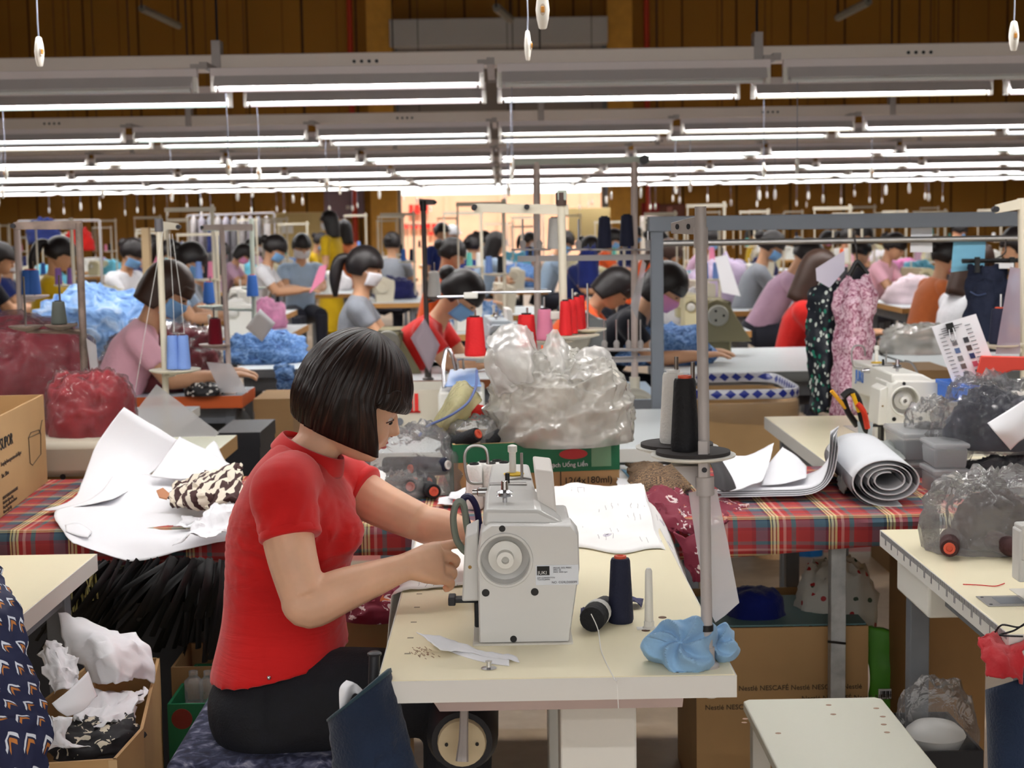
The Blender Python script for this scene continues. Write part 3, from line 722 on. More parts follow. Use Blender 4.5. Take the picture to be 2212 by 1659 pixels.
def rosette(c, r, h, tw, seed):
    c = V(c); ax = V((-.25, -.75, .55)).normalized(); e1 = ax.cross(V((0, 0, 1))).normalized(); e2 = e1.cross(ax)
    def fn(u, v):
        th = 2*math.pi*u; k = v*1.25
        rr = r*math.sin(min(k, 1)*math.pi/2)*(1+.14*math.sin(3*th+seed)+.09*math.sin(5*th+2*seed))
        pl = math.sin(tw*th+4*v+seed); pl = 1-2*abs(pl)                     # sharp pleats running out of the knot
        z = h*(math.cos(min(k, 1)*math.pi/2)*.6-.35*math.exp(-(v/.2)**2)+.26*pl*math.sin(min(1, k)*math.pi))-(max(0, k-1)*h*3)
        q = c+e1*rr*math.cos(th)+e2*rr*math.sin(th)*.85+ax*z
        q = q+V((1, 1, 1))*.004*ridge(q*30+V((seed, 0, 0)))
        return V((q.x, q.y, max(q.z, .7505)))
    return MB().grid(fn, 96, 24)
rosette(P(1470, 1398, SB.y+.0), .052, .045, 3, 1.3).build('bundle_body', M_bluecl, bu, smooth=50, solid=.002)
rosette(P(1548, 1392, SB.y+.03), .03, .03, 2.5, 2.2).build('bundle_tail', M_bluecl, bu, smooth=50, solid=.002)
MB().tube([on1(1526, 1362), on1(1526, 1349)], .0105, 14).tube([on1(1518, 1356, -.004), on1(1496, 1358, .0), on1(1490, 1362, .0)], .0022, 6).build('tie_band', M_black, bu)
# ---------------------------------------------------------------- dandelion fabric
def dandelion():
    t = NT('dandelion_print'); o = t.co()
    vo = t.n('ShaderNodeTexVoronoi', feature='F1'); vo.inputs['Scale'].default_value = 17; vo.inputs['Randomness'].default_value = 1
    t.l(t.map(o, (1, 1, .6)), vo.inputs['Vector'])
    d = vo.outputs['Distance']; cc = t.xyz(vo.outputs['Color'])
    on = t.math('GREATER_THAN', cc[0], .42)
    puff = t.math('MULTIPLY', t.math('LESS_THAN', d, .17), on)
    dotm = t.math('MULTIPLY', t.math('LESS_THAN', d, .06), on)
    wv = t.n('ShaderNodeTexWave'); wv.inputs['Scale'].default_value = 22; wv.inputs['Distortion'].default_value = 3; t.l(o, wv.inputs['Vector'])
    stem = t.math('MULTIPLY', t.math('GREATER_THAN', wv.outputs['Fac'], .985), t.math('LESS_THAN', d, .38))
    c = t.mix(t.math('MULTIPLY', puff, .55), (240, 238, 236), (150, 140, 170))
    c = t.mix(dotm, c, (70, 60, 84)); c = t.mix(t.math('MULTIPLY', stem, t.math('MULTIPLY', on, .7)), c, (120, 112, 120))
    t.col(c); t.b.inputs['Roughness'].default_value = .8; return t.m
M_dand = dandelion()
xm = TX1
def dfab(u, v):
    s = -.02+u*(xm+.16+.02)                      # runs right, then over the table's right edge
    y = 3.1+v*.45+(.035*math.sin(u*7+1)+.02*math.sin(u*23))*(1-v)
    x = s; z = .753+min(1, v*3.5)*(.012*max(0, fbm(V((s*7, y*3, 2)))))+min(1, v*3.5)*.034*max(0, ridge(V((s*2.2+y*1.5, y*7, .3)))) + .012*v
    if s > xm-.02:
        k = s-(xm-.02); x = xm-.02+.035*(1-math.exp(-k*30))+k*.28; z = .757-k*(.95-.2*v)
    return V((x, y, z+.03*math.exp(-((v-.8)/.25)**2)))
b = MB(); b.grid(dfab, 60, 22)
def dfl(u, v):                               # left part under the hands, hanging over the table's left edge
    s = u*.34; y = 2.82+v*.5-.1*u*(1-v); x = TX0+.2-s; z = .753+.006*abs(fbm(V((s*9, y*5, 7))))
    if x < TX0-.002:
        k = TX0-.002-x; x = TX0-.006-.1*k+.012*math.sin(y*20); z = .753-k
    return V((x, y, z))
b.grid(dfl, 26, 18)
tag(b.build('dandelion_fabric', M_dand, solid=.001), 'white dandelion-print fabric being sewn, spread over the back of the cream table', 'fabric')
# ================================================================ plaid bench and what lies on it
def surf(rows, nu=24, nv=16, nz=0, fr=18, seed=1, mb=None):
    """smooth sheet through a net of (px, py, Y) or Vector control points"""
    g = [[p if isinstance(p, Vector) else P(*p) for p in r] for r in rows]
    g = [spline(r, 8) for r in g]; m = len(g[0]); cols = [spline([r[i] for r in g], 8) for i in range(m)]; n = len(cols[0])
    def fn(u, v):
        x = u*(m-1); i = min(int(x), m-2); y = v*(n-1); j = min(int(y), n-2); a, b = x-i, y-j
        p = (cols[i][j]*(1-a)+cols[i+1][j]*a)*(1-b)+(cols[i][j+1]*(1-a)+cols[i+1][j+1]*a)*b
        if nz: q = p*fr+V((seed*3.7, seed, 0)); p = p+V((fbm(q), fbm(q+V((9, 0, 0))), fbm(q+V((0, 9, 0)))+.6*ridge(q*.5)))*nz
        return p
    return (mb or MB()).grid(fn, nu, nv)
def sheet(name, rows, m, label, cat, group=None, solid=.0012, parent=None, **k):
    o = surf(rows, **k).build(name, m, parent, solid=solid, smooth=60)
    return tag(o, label, cat, group) if not parent else o
def plaid():
    t = NT('tartan_cotton'); o = t.co(); x, y, z = t.xyz(o)
    def bands(f):
        return t.ramp(t.math('FRACT', f), [(0, (160, 58, 58)), (.2, (134, 48, 54)), (.27, (74, 98, 112)), (.47, (46, 56, 74)), (.52, (222, 206, 140)), (.55, (40, 34, 40)), (.57, (224, 214, 170)), (.61, (120, 44, 44)), (.63, (226, 212, 150)), (.67, (176, 48, 48)), (.74, (214, 150, 140)), (.79, (172, 56, 56)), (.88, (84, 108, 110)), (.96, (172, 56, 56))], True)
    a = bands(t.math('MULTIPLY', x, 7.6)); b = bands(t.math('MULTIPLY', t.math('ADD', y, z), 9.5))
    t.col(t.mix(t.noise(o, 900, 1), t.mix(.5, a, b), t.mix(.62, b, a))); t.b.inputs['Roughness'].default_value = .85
    t.b.inputs['Specular IOR Level'].default_value = .15
    return t.m
M_plaid = plaid()
BX0, BX1, BY0, BY1 = -1.95, 1.5, 3.42, 4.12
bt = thing('work_bench', 'long low bench under the red tartan cloth behind the sewing tables', 'bench', (-.4, 3.77, 0))
MB().bx(BX0, BX1, BY0+.01, BY1, .715, .745).build('bench_top', mat('plywood', (180, 150, 108), .7), bt)
for lx, ly, mm in ((P(1808, 1300, 3.5).x, 3.5, mat('bench_leg_grey', (176, 178, 178), .5, var=.12, vs=30)), (P(1710, 1250, 4.05).x, 4.05, M_grey), (-1.75, 3.5, M_grey), (-1.75, 4.05, M_grey), (-.55, 4.05, M_grey)):
    MB().bx(lx-.0175, lx+.0175, ly-.0175, ly+.0175, 0, .715).build('leg', mm, bt, bev=.002)
MB().bx(BX0, BX1, 3.49, 3.52, .68, .715).bx(BX0, BX1, 4.03, 4.06, .68, .715).build('rail', M_grey, bt)
def pc(u, v):
    x = BX0-.03+(BX1-BX0+.075)*u; d = v*(BY1-BY0+.1); y = BY1-d; z = .7485
    z += .004*max(0, fbm(V((x*5, y*6, 3))))
    if y < BY0:
        k = BY0-y; y = BY0-.012+.006*math.sin(x*9)*k*10; z = .7485-k*(.8+.12*math.sin(x*5)); 
    if x > BX1: k = x-BX1; z -= k*1.2; x = BX1+.3*k
    return V((x, y, z))
tag(MB().grid(pc, 150, 40).build('tartan_cloth', M_plaid, solid=.0015), 'red tartan cloth covering the long bench from the left edge to the right', 'tablecloth')
MB().tube([(P(1808, 1385, 3.48).x-.022, 3.478, P(1808, 1385, 3.48).z), (P(1808, 1385, 3.48).x+.02, 3.478, P(1808, 1390, 3.48).z)], .003, 6).build('leg_tie', M_black, bt)
ZT = .7515
# ---------------------------------------------------------------- cartons
def carton(name, label, A, B, depth, z0, h, m=M_card, thick=.006, flap=None, lidded=False, cat='cardboard box', group=None):
    """open box: A, B floor ends of the face seen first (left to right), depth goes away from the viewer"""
    A, B = V((A.x, A.y, 0)), V((B.x, B.y, 0)); u = (B-A).normalized(); n = V((-u.y, u.x, 0)); w = (B-A).length
    M = Matrix(((u.x, n.x, 0, A.x), (u.y, n.y, 0, A.y), (0, 0, 1, z0), (0, 0, 0, 1)))
    r = thing(name, label, cat, M @ V((w/2, depth/2, 0)), 0, group)
    b = MB(); b.bx(0, w, 0, thick, 0, h, M); b.bx(0, w, depth-thick, depth, 0, h, M); b.bx(0, thick, thick, depth-thick, 0, h, M); b.bx(w-thick, w, thick, depth-thick, 0, h, M)
    b.bx(thick, w-thick, thick, depth-thick, 0, .006, M)
    if lidded: b.bx(0, w, 0, depth, h-.004, h, M)
    b.build('carton', m, r, smooth=0)
    return r, M, w
M_print_br = mat('brown_ink', (74, 58, 46), .7)
# tall cookware carton at the left edge (its right face looks towards the seamstress)
A = Pz(-2, 1121, ZT); B = Pz(103, 1040, ZT)
u = (B-A); u.z = 0; u.normalize(); hb = P(97, 852, B.y).z-ZT
r, M, wd = carton('cookware_carton', 'tall open brown carton with black lettering at the left end of the tartan bench', A-u*.28, B, .5, ZT, hb+.0)
Mf = lambda s, z: basis((M @ V((s, -.0012, z))), u, (0, 0, 1))
s0 = .28
tx('SUPOR', .04, Mf(s0+.042, hb*.66), M_ink, 'lettering', r)
tx('Everyday homespun two-sided fryer', .014, Mf(s0+.04, hb*.5), M_print_br, 'small_print', r)
tx('Size : 28cm', .015, Mf(s0+.04, hb*.38), M_print_br, 'small_print', r)
tx('SUPOR VIETNAM COOKWARE\nMade for daily cooking\nKeep dry and handle with care\nGross weight 5 kg', .011, Mf(s0+.04, hb*.16), M_print_br, 'small_print', r)
g = MB(); pot = [(.33, .62), (.36, .66), (.45, .64), (.47, .58), (.46, .36), (.36, .3), (.335, .34), (.33, .62), (.47, .6)]
g.tube([M @ V((s0+a+.0, -.001, hb*c)) for a, c in pot], .0012, 4); g.tube([M @ V((s0+a+.0, -.001, hb*c)) for a, c in ((.46, .6), (.49, .72), (.5, .72))], .0012, 4)
g.build('pot_drawing', M_print_br, r)
q = P(10, 885, 3.7); tag(heap((q.x-.12, 3.62, ZT+.07), .05, .06, .1, 4).build('plastic_wrap', M_bag, smooth=40), 'clear plastic wrap inside the tall brown carton', 'plastic bag')
# beverage carton heaped with the big plastic bag
A = Pz(981, 1065, ZT); B = Pz(1338, 1051, ZT); hg = P(1338, 948, B.y).z-ZT
M_green = mat('carton_green', (20, 104, 66), .55, var=.06)
gr, GM, gw = carton('beverage_carton', 'open green and brown drink carton on the tartan cloth under the big white plastic bag', A, B, .27, ZT, hg)
b = MB(); zb = hg*.36
b.bx(.035, gw+.0012, -.0014, .0, zb, hg*.995, GM); b.bx(0, .035, -.0014, .0, hg*.62, hg*.995, GM); b.bx(-.0013, 0, -.0014, .27, 0.0, hg*.995, GM); b.bx(gw, gw+.0013, 0, .27, zb, hg*.995, GM)
b.build('green_print', M_green, gr, smooth=0)
ux = GM.to_3x3() @ V((1, 0, 0))
GF = lambda s, z: basis(GM @ V((s, -.0026, z)), ux, (0, 0, 1))
tx('12(4x180ml)', hg*.2, GF(gw*.66, hg*.1), M_ink, 'lettering', gr)
tx('Mạch Uống Liền', hg*.125, GF(gw*.56, hg*.46), M_paper, 'lettering', gr)
b = MB().lathe([(.036, -.001), (.036, .0012)], 24, GF(gw*.72, hg*.72) @ Matrix.Diagonal((1, .36, 1, 1))).build('red_oval', mat('logo_red', (176, 40, 40), .5), gr)
tx('Anlene', hg*.13, GF(gw*.65, hg*.68), mat('logo_pale', (226, 190, 180), .5), 'logo_lettering', b)
b = MB(); b.bx(gw*.83, gw*.95, -.0028, -.0012, zb+.01, hg*.93, GM); b.build('can_picture', mat('pale_green_print', (110, 150, 116), .6), gr)
MB().bx(gw*.64, gw*.645, -.0022, 0, 0, zb, GM).build('print_line', M_ink, gr)
c0 = GM @ V((gw*.66, .12, 0))
bagr = thing('plastic_bag', 'big crumpled milky plastic bag bulging out of the green drink carton', 'plastic bag', (c0.x, c0.y, ZT+hg))
cb = P(1208, 885, c0.y-.02)
def bagshape(w, a, t): return V((w.x+.01*math.sin(a*3), w.y, w.z))
zb_ = P(1208, 962, c0.y-.1).z
def fold(q): return 1-2.6*abs(noise.noise(q))**.75-.5*abs(noise.noise(q*2.1+V((5, 1, 3))))
def crease(k): return lambda p: p+(p-V((cb.x, c0.y, ZT+.1))).normalized()*(k*fold(V((p.x*5+2*p.z, p.y*6, p.z*14-p.x*6)))+.4*k*fold(V((p.x*11-6*p.z, p.y*12, p.z*9+p.x*7+4))))
heap((cb.x, c0.y-.01, zb_), .18, .152, .218, 2, 190, 84, .11, 5, .6, .6).warp(crease(.012)).build('bag_body', M_bagw, bagr, smooth=60)
heap((cb.x+.01, c0.y, zb_+.004), .158, .132, .19, 5, 120, 50, .12, 5, .6, .6).warp(crease(.009)).build('bag_contents', mat('cream_filling', (222, 216, 204), .6, var=.08, vs=12), bagr, smooth=60)
Yn = c0.y-.03
M_flap = plastic('flap_plastic', (250, 248, 244), .38, .2, .5, .35, 14, .5)
def flap(rows, sd): surf(rows, 26, 20, .007, 17, sd).build('bag_flap', M_flap, bagr, smooth=60, solid=.0006)
flap([[(1048, 742, Yn-.02), (1085, 708, Yn), (1130, 703, Yn), (1152, 720, Yn+.02)], [(1060, 790, Yn-.05), (1090, 770, Yn-.08), (1140, 770, Yn-.07), (1165, 775, Yn-.02)], [(1085, 850, Yn-.06), (1120, 830, Yn-.1), (1150, 830, Yn-.1), (1180, 820, Yn-.05)]], 1)
flap([[(1180, 740, Yn), (1196, 712, Yn-.02), (1214, 728, Yn-.01), (1228, 742, Yn)], [(1165, 790, Yn-.05), (1190, 770, Yn-.06), (1215, 775, Yn-.06), (1235, 780, Yn-.03)], [(1160, 830, Yn-.08), (1190, 820, Yn-.1), (1220, 820, Yn-.1), (1240, 825, Yn-.06)]], 2)
flap([[(1230, 780, Yn), (1262, 752, Yn-.02), (1300, 748, Yn-.01), (1318, 766, Yn)], [(1225, 800, Yn-.05), (1255, 790, Yn-.07), (1290, 790, Yn-.06), (1312, 785, Yn-.03)], [(1215, 830, Yn-.08), (1240, 822, Yn-.1), (1262, 820, Yn-.1), (1285, 815, Yn-.06)]], 3)
flap([[(1050, 750, Yn-.04), (1075, 760, Yn-.06), (1100, 752, Yn-.04)], [(1048, 800, Yn-.05), (1080, 800, Yn-.08), (1110, 790, Yn-.06)], [(1075, 860, Yn-.07), (1105, 850, Yn-.1), (1130, 840, Yn-.08)]], 4)
for i, (px, py, yy) in enumerate(((985, 938, .06), (1062, 934, .05), (1098, 945, .1), (1010, 925, .13))):
    q = GM @ V((0, yy, 0)); q = P(px, py, q.y)
    o = cone('small', q+V((-.02, 0, -.03)), M_blackc, 'black thread cone in clear wrap in the green carton, %s from the left' % ORD[(0, 2, 3, 1)[i]], M_core, 'black cones in the green carton', (1.2, .3*i, .9+i))
def bag(c, rx, ry, h, seed, label, m=M_bag, **k): 
    return tag(heap(c, rx, ry, h, seed, 44, 18, **k).build('plastic_bag', m, smooth=60), label, 'plastic bag')
q = GM @ V((.06, .09, hg-.05)); bag(q, .075, .07, .10, 6, 'clear crumpled wrap over the black cones in the green carton', M_bag, amp=.2)
sheet('yellow_bag', [[(986, 826, 3.98), (1010, 830, 3.95), (1042, 870, 3.93)], [(962, 870, 3.93), (990, 868, 3.86), (1010, 900, 3.88)], [(938, 920, 3.95), (960, 915, 3.88), (985, 925, 3.88)], [(945, 945, 3.97), (965, 942, 3.93), (985, 945, 3.92)]], plastic('yellowish_bag', (226, 220, 170), .72, .25), 'yellowish plastic bag standing at the left corner of the green carton', 'plastic bag', nz=.006, solid=.004)
tag(MB().tube(spline([P(905, 942, 3.84), P(925, 920, 3.85), P(958, 905, 3.84), P(985, 890, 3.84), P(1012, 868, 3.86), P(1028, 835, 3.9), P(1030, 800, 3.95)], 5), .0035, 6).build('blue_ribbon', mat('blue_ribbon_mat', (92, 108, 160), .6)), 'thin blue ribbon draped over the yellowish plastic bag', 'ribbon')
tag(heap(P(1020, 905, 3.96), .035, .03, .035, 9, 20, 10).build('red_scrap', cloth('red_scrap_mat', (200, 40, 36)), smooth=40), 'small red scrap beside the yellowish plastic bag', 'cloth scrap')
# spools in a clear bag left of the carton
q = Pz(876, 1080, ZT)+V((0, .1, 0))
for i, (dx, dy, dz, m, co) in enumerate(((-.02, .02, .0, M_blackc, M_core), (.09, .07, .03, M_navyc, M_core), (-.06, .06, .04, M_blackc, M_core), (.03, .09, .0, M_navyc, M_core), (.055, .03, .0, M_blackc, M_core), (.02, .03, .045, M_navyc, M_whitec), (-.05, .0, .0, M_navyc, M_core))):
    o = cone('small', q+V((dx, dy, dz+.022)), m, 'dark thread cone lying in the clear bag beside the seamstress, %s' % ('front left', 'rear right', 'rear left', 'rear middle', 'right', 'top', 'far left')[i], co, 'dark cones in the clear bag', (1.5, 0, (.3, -.9, 1.2, .2, -.5, .9, 1.4)[i]))
cone('small', P(921, 1063, q.y-.07)+V((.0, .05, 0)), M_blackc, 'black thread cone showing its orange core at the clear bag front', M_core, 'dark cones in the clear bag', (math.pi/2-.1, 0, .2))
bag(q+V((.01, .02, 0)), .125, .085, .155, 12, 'clear plastic bag of dark thread cones between the seamstress and green carton', M_bag, amp=.22)
bag(q+V((-.02, -.07, 0)), .06, .035, .06, 15, 'crumpled clear bag end spread in front of the bag of dark cones', M_bag, amp=.3)
sheet('white_cloth', [[(792, 1030, 3.62), (815, 1016, 3.66), (832, 1024, 3.66)], [(796, 1042, 3.58), (815, 1035, 3.56), (832, 1045, 3.58)], [(800, 1058, 3.56), (818, 1052, 3.55), (830, 1060, 3.56)]], M_dand, 'white print cloth scrap in front of the chin of the seamstress', 'cloth scrap', nz=.004)
for i, (px, py) in enumerate(((965, 1085), (990, 1072))):
    sheet('white_scrap', [[(px-15, py-8, 3.66), (px+18, py-16, 3.66)], [(px-20, py+4, 3.6), (px+14, py+4, 3.58)]], M_paper, '%s small white paper scrap left of the row of small white cones' % ('nearer', 'farther')[i], 'paper', nz=.004, nu=8, nv=8)
for i, (px, pb) in enumerate(((1026, 1098), (1047, 1092), (1062, 1096), (1075, 1090), (1090, 1094))):
    q = Pz(px, pb, ZT); cone('small', q, M_whitec, 'small white thread cone with black cap behind the large machine, %s from the left' % ORD[i], M_black, 'small white cones behind the large machine')
# ---------------------------------------------------------------- pattern papers at the left
sheet('pattern_paper', [[(268, 880, 4.02), (320, 912, 4.03), (382, 950, 4.04)], [(212, 955, 3.98), (270, 985, 3.98), (345, 1005, 4.0)], [(180, 1035, 3.9), (235, 1045, 3.88), (300, 1045, 3.9)], [(158, 1078, 3.74), (200, 1080, 3.72), (280, 1060, 3.76)], [(92, 1102, 3.6), (140, 1100, 3.58), (240, 1080, 3.6)]], M_paper, 'large white pattern paper curling upright beside the brown carton', 'pattern paper', nz=.002, fr=8)
sheet('pattern_paper', [[(388, 943, 3.98), (450, 975, 3.98), (520, 1016, 3.98)], [(355, 990, 3.9), (420, 1010, 3.88), (505, 1026, 3.86)], [(325, 1030, 3.8), (390, 1035, 3.78), (480, 1036, 3.76)]], M_paper, 'smaller white pattern paper leaning behind the zebra cloth', 'pattern paper', nz=.002, fr=8)
sheet('pattern_paper', [[(462, 952, 4.04), (470, 962, 4.04), (478, 985, 4.03)], [(445, 968, 4.02), (475, 990, 4.0), (500, 1012, 4.0)], [(440, 990, 3.96), (480, 1008, 3.96), (520, 1020, 3.96)]], M_paper, 'narrow white pattern paper tip rising behind the back of the seamstress', 'pattern paper', nu=10, nv=10)
sheet('pattern_paper', [[(245, 1028, 3.93), (330, 1026, 3.93), (420, 1027, 3.94), (505, 1030, 3.94)], [(200, 1075, 3.7), (300, 1070, 3.7), (400, 1070, 3.7), (515, 1070, 3.7)], [(118, 1108, 3.52), (260, 1115, 3.5), (390, 1120, 3.5), (510, 1115, 3.5)], [(150, 1165, 3.33), (225, 1165, 3.36), (380, 1160, 3.37), (500, 1150, 3.38)], [(165, 1172, 3.3), (280, 1212, 3.3), (390, 1190, 3.33), (495, 1165, 3.36)]], M_paper, 'broad white pattern paper spread over the tartan cloth and its front edge', 'pattern paper', nz=.003, fr=7, nu=36, nv=30)
sheet('pattern_paper', [[(140, 1134, 3.42), (170, 1130, 3.42), (200, 1148, 3.4)], [(142, 1148, 3.38), (172, 1158, 3.35), (190, 1160, 3.34)]], M_paper, 'folded under-corner of white pattern paper near the cream left table', 'pattern paper', nu=8, nv=6)
for i, (rows, lab) in enumerate((([[(392, 1112, 3.44), (440, 1122, 3.42), (500, 1090, 3.45)], [(375, 1135, 3.4), (430, 1150, 3.38), (500, 1125, 3.4)]], 'crumpled white paper scrap in front of the zebra cloth, upper'),
                                ([[(440, 1110, 3.4), (470, 1090, 3.42), (505, 1086, 3.42)], [(420, 1138, 3.36), (460, 1140, 3.34), (505, 1120, 3.36)], [(368, 1185, 3.3), (440, 1160, 3.3), (500, 1140, 3.33)]], 'crumpled white paper scrap in front of the zebra cloth, lower'))):
    sheet('paper_scrap', rows, M_paper, lab, 'paper', nz=.012, fr=14, seed=i+3)
def zebra():
    t = NT('zebra_print'); o = t.co(); w = t.n('ShaderNodeTexWave'); w.inputs['Scale'].default_value = 11; w.inputs['Distortion'].default_value = 5; w.inputs['Detail'].default_value = 1; w.inputs['Detail Scale'].default_value = .6
    t.l(t.map(o, (1, .7, 1.6), (.4, .3, .8)), w.inputs['Vector'])
    t.col(t.ramp(w.outputs['Fac'], [(0, (62, 32, 30)), (.47, (232, 222, 204))], True)); t.b.inputs['Roughness'].default_value = .8; return t.m
zb = thing('zebra_cloth', 'brown and cream zebra-striped cloth bundled on the white pattern paper', 'cloth bundle', P(430, 1090, 3.5))
M_zeb = zebra()
surf([[(520, 1010, 3.68), (455, 1026, 3.7), (400, 1046, 3.7), (378, 1058, 3.66)], [(522, 1025, 3.6), (470, 1040, 3.56), (420, 1055, 3.55), (372, 1062, 3.6)], [(524, 1055, 3.5), (470, 1075, 3.47), (420, 1088, 3.48), (366, 1082, 3.55)], [(520, 1085, 3.45), (470, 1090, 3.43), (430, 1100, 3.45), (380, 1096, 3.5)]], 30, 18, .012, 20, 5).build('bundle_body', M_zeb, zb, solid=.012)
lump(P(432, 1080, 3.46), (.032, .03, .022), 8, amp=.3).build('bundle_knot', M_zeb, zb)
MB().hexa([P(338, 1062, 3.52), P(352, 1056, 3.54), P(366, 1068, 3.54), P(360, 1080, 3.52), P(344, 1076, 3.51)], [p+V((0, 0, .003)) for p in (P(338, 1062, 3.52), P(352, 1056, 3.54), P(366, 1068, 3.54), P(360, 1080, 3.52), P(344, 1076, 3.51))]).build('tan_appliqué'.replace('é', 'e'), mat('tan_felt', (196, 138, 104), .8), zb)
# ---------------------------------------------------------------- right part of the bench
def hounds():
    t = NT('brown_check'); o = t.co(); c = t.n('ShaderNodeTexChecker'); c.inputs['Scale'].default_value = 190; t.l(o, c.inputs['Vector'])
    c.inputs[1].default_value = lin((132, 104, 74)); c.inputs[2].default_value = lin((58, 44, 34)); t.col(c.outputs[0]); t.b.inputs['Roughness'].default_value = .85; return t.m
sheet('check_cloth', [[(1352, 1012, 3.95), (1400, 1008, 3.95), (1450, 1012, 3.93), (1488, 1028, 3.9)], [(1360, 1040, 3.8), (1395, 1018, 3.78), (1440, 1022, 3.78), (1492, 1045, 3.78)], [(1352, 1062, 3.7), (1395, 1050, 3.66), (1425, 1050, 3.66), (1490, 1062, 3.68)], [(1358, 1076, 3.66), (1400, 1078, 3.62), (1440, 1074, 3.62), (1480, 1075, 3.64)]], hounds(), 'brown checked cloth crumpled on the tartan bench beside the green carton', 'cloth', nz=.014, fr=16, solid=.006)
sheet('plastic_folder', [[(1338, 1008, 4.0), (1410, 1004, 4.0), (1470, 1006, 4.0)], [(1332, 1050, 3.74), (1390, 1056, 3.72), (1450, 1055, 3.72)]], M_paper, 'white and blue papers under the brown checked cloth', 'paper', nz=.004)
sheet('blue_paper', [[(1340, 1012, 3.96), (1352, 1012, 3.96)], [(1370, 1046, 3.76), (1386, 1044, 3.76)]], mat('sky_paper', (130, 178, 216), .6), 'narrow sky blue paper edge beside the green carton', 'paper', nu=6, nv=6)
def floral():
    t = NT('wine_floral'); o = t.co(); n = t.noise(o, 34, 2, 2.5); v = t.n('ShaderNodeTexVoronoi'); v.inputs['Scale'].default_value = 22; t.l(o, v.inputs['Vector'])
    f = t.math('MULTIPLY', t.math('LESS_THAN', v.outputs['Distance'], .42), t.math('GREATER_THAN', n, .54)); f2 = t.math('MULTIPLY', t.math('GREATER_THAN', n, .66), t.math('LESS_THAN', v.outputs['Distance'], .5))
    c = t.mix(f, (116, 24, 48), (222, 208, 206)); c = t.mix(f2, c, (200, 110, 60)); t.col(c); t.b.inputs['Roughness'].default_value = .75; return t.m
M_flor = floral()
fc = thing('floral_cloth', 'wine red cloth with white flowers slumped over the bench behind the silver stand', 'cloth', P(1480, 1100, 3.5))
surf([[(1392, 1070, 3.6), (1440, 1056, 3.66), (1490, 1070, 3.62), (1560, 1072, 3.62), (1618, 1096, 3.58)], [(1396, 1098, 3.5), (1436, 1085, 3.48), (1490, 1105, 3.5), (1550, 1100, 3.5), (1600, 1108, 3.5)], [(1400, 1118, 3.44), (1450, 1120, 3.42), (1500, 1130, 3.4), (1545, 1128, 3.4), (1585, 1122, 3.44)], [(1440, 1150, 3.39), (1465, 1155, 3.37), (1500, 1165, 3.36), (1530, 1158, 3.38), (1560, 1140, 3.4)]], 30, 20, .016, 15, 4).build('cloth_body', M_flor, fc, solid=.006)
surf([[(1455, 1150, 3.37), (1490, 1160, 3.35), (1525, 1150, 3.38)], [(1480, 1200, 3.35), (1505, 1200, 3.33), (1525, 1200, 3.36)], [(1496, 1262, 3.35), (1508, 1262, 3.34), (1520, 1260, 3.35)]], 14, 14, .008, 22, 6).build('cloth_tail', M_flor, fc, solid=.004)
# stack of cut pattern sheets that curls up at its right end
M_graypaper = mat('grey_card', (120, 120, 124), .75)
for i in range(7):
    o = i*2.2; y0 = 3.6+.01*i
    sheet('pattern_sheet', [[(1545+i*3, 1062-o-14, 3.98), (1660, 1060-o-14, 3.98), (1745, 1045-o-8, 3.98), (1785, 1010-o, 3.96), (1806+i, 938-i*3, 3.95)], [(1548, 1074-o, y0), (1660, 1072-o, y0), (1755, 1066-o, y0), (1798-2*i, 1030-o, y0), (1812-3*i, 962-i*5, y0)]],
          M_paper if i % 2 == 0 else M_graypaper, '%s sheet from the bottom of the curled pattern stack on the tartan bench' % ORD[i], 'pattern paper', 'curled stack of pattern sheets', nu=24, nv=4)
sheet('pattern_paper', [[(1548, 970, 3.9), (1610, 985, 3.92), (1672, 958, 3.95)], [(1560, 1015, 3.75), (1600, 1030, 3.75), (1660, 1010, 3.8)], [(1540, 1045, 3.62), (1580, 1060, 3.6), (1645, 1040, 3.66)]], M_paper, 'white pattern paper with a folded wave right of the silver stand', 'pattern paper', nz=.003, fr=8)
sheet('pattern_paper', [[(1690, 966, 3.97), (1720, 985, 3.97), (1742, 1008, 3.97)], [(1655, 1010, 3.85), (1700, 1022, 3.85), (1742, 1028, 3.86)], [(1645, 1048, 3.72), (1690, 1045, 3.72), (1740, 1032, 3.75)]], M_paper, 'second white pattern paper leaning right of the folded wave', 'pattern paper', nu=12, nv=12)
tag(surf([[(1518, 975, 3.7), (1540, 968, 3.75), (1556, 990, 3.72)], [(1540, 1015, 3.6), (1562, 1022, 3.58), (1580, 1030, 3.62)], [(1542, 1050, 3.55), (1565, 1062, 3.53), (1590, 1055, 3.57)]], 16, 16).build('black_paper', mat('dark_card', (48, 46, 48), .7), solid=.002), 'dark curled card under the white pattern paper with a folded wave', 'pattern paper')
# big roll of pattern paper
rl = thing('paper_roll', 'big loose roll of white and grey pattern paper on the tartan bench', 'paper roll', Pz(1930, 1094, ZT))
def roll_pt(u, v):
    a = u*3.6*2*math.pi; r = .088-.062*u**.8
    c = P(1919, 1040, 3.52).lerp(P(1852, 1006, 3.98), v); c = V((c.x, c.y, ZT+.062))
    ax = (P(1852, 1006, 3.98)-P(1919, 1040, 3.52)); ax.z = 0; ax.normalize(); s = V((ax.y, -ax.x, 0)); 
    return c+s*(r*math.cos(-a-1.2)*1.02)+V((0, 0, 1))*(r*math.sin(-a-1.2)*.68)+V((0, 0, (.62-.7)*r))
MB().grid(roll_pt, 150, 6).build('rolled_sheet', mat('roll_paper', (214, 216, 220), .65), rl, solid=.0022)
def roll2(u, v): 
    q = roll_pt(min(1, u*.97+.02), v); return q+V((.003, .006, -.004))
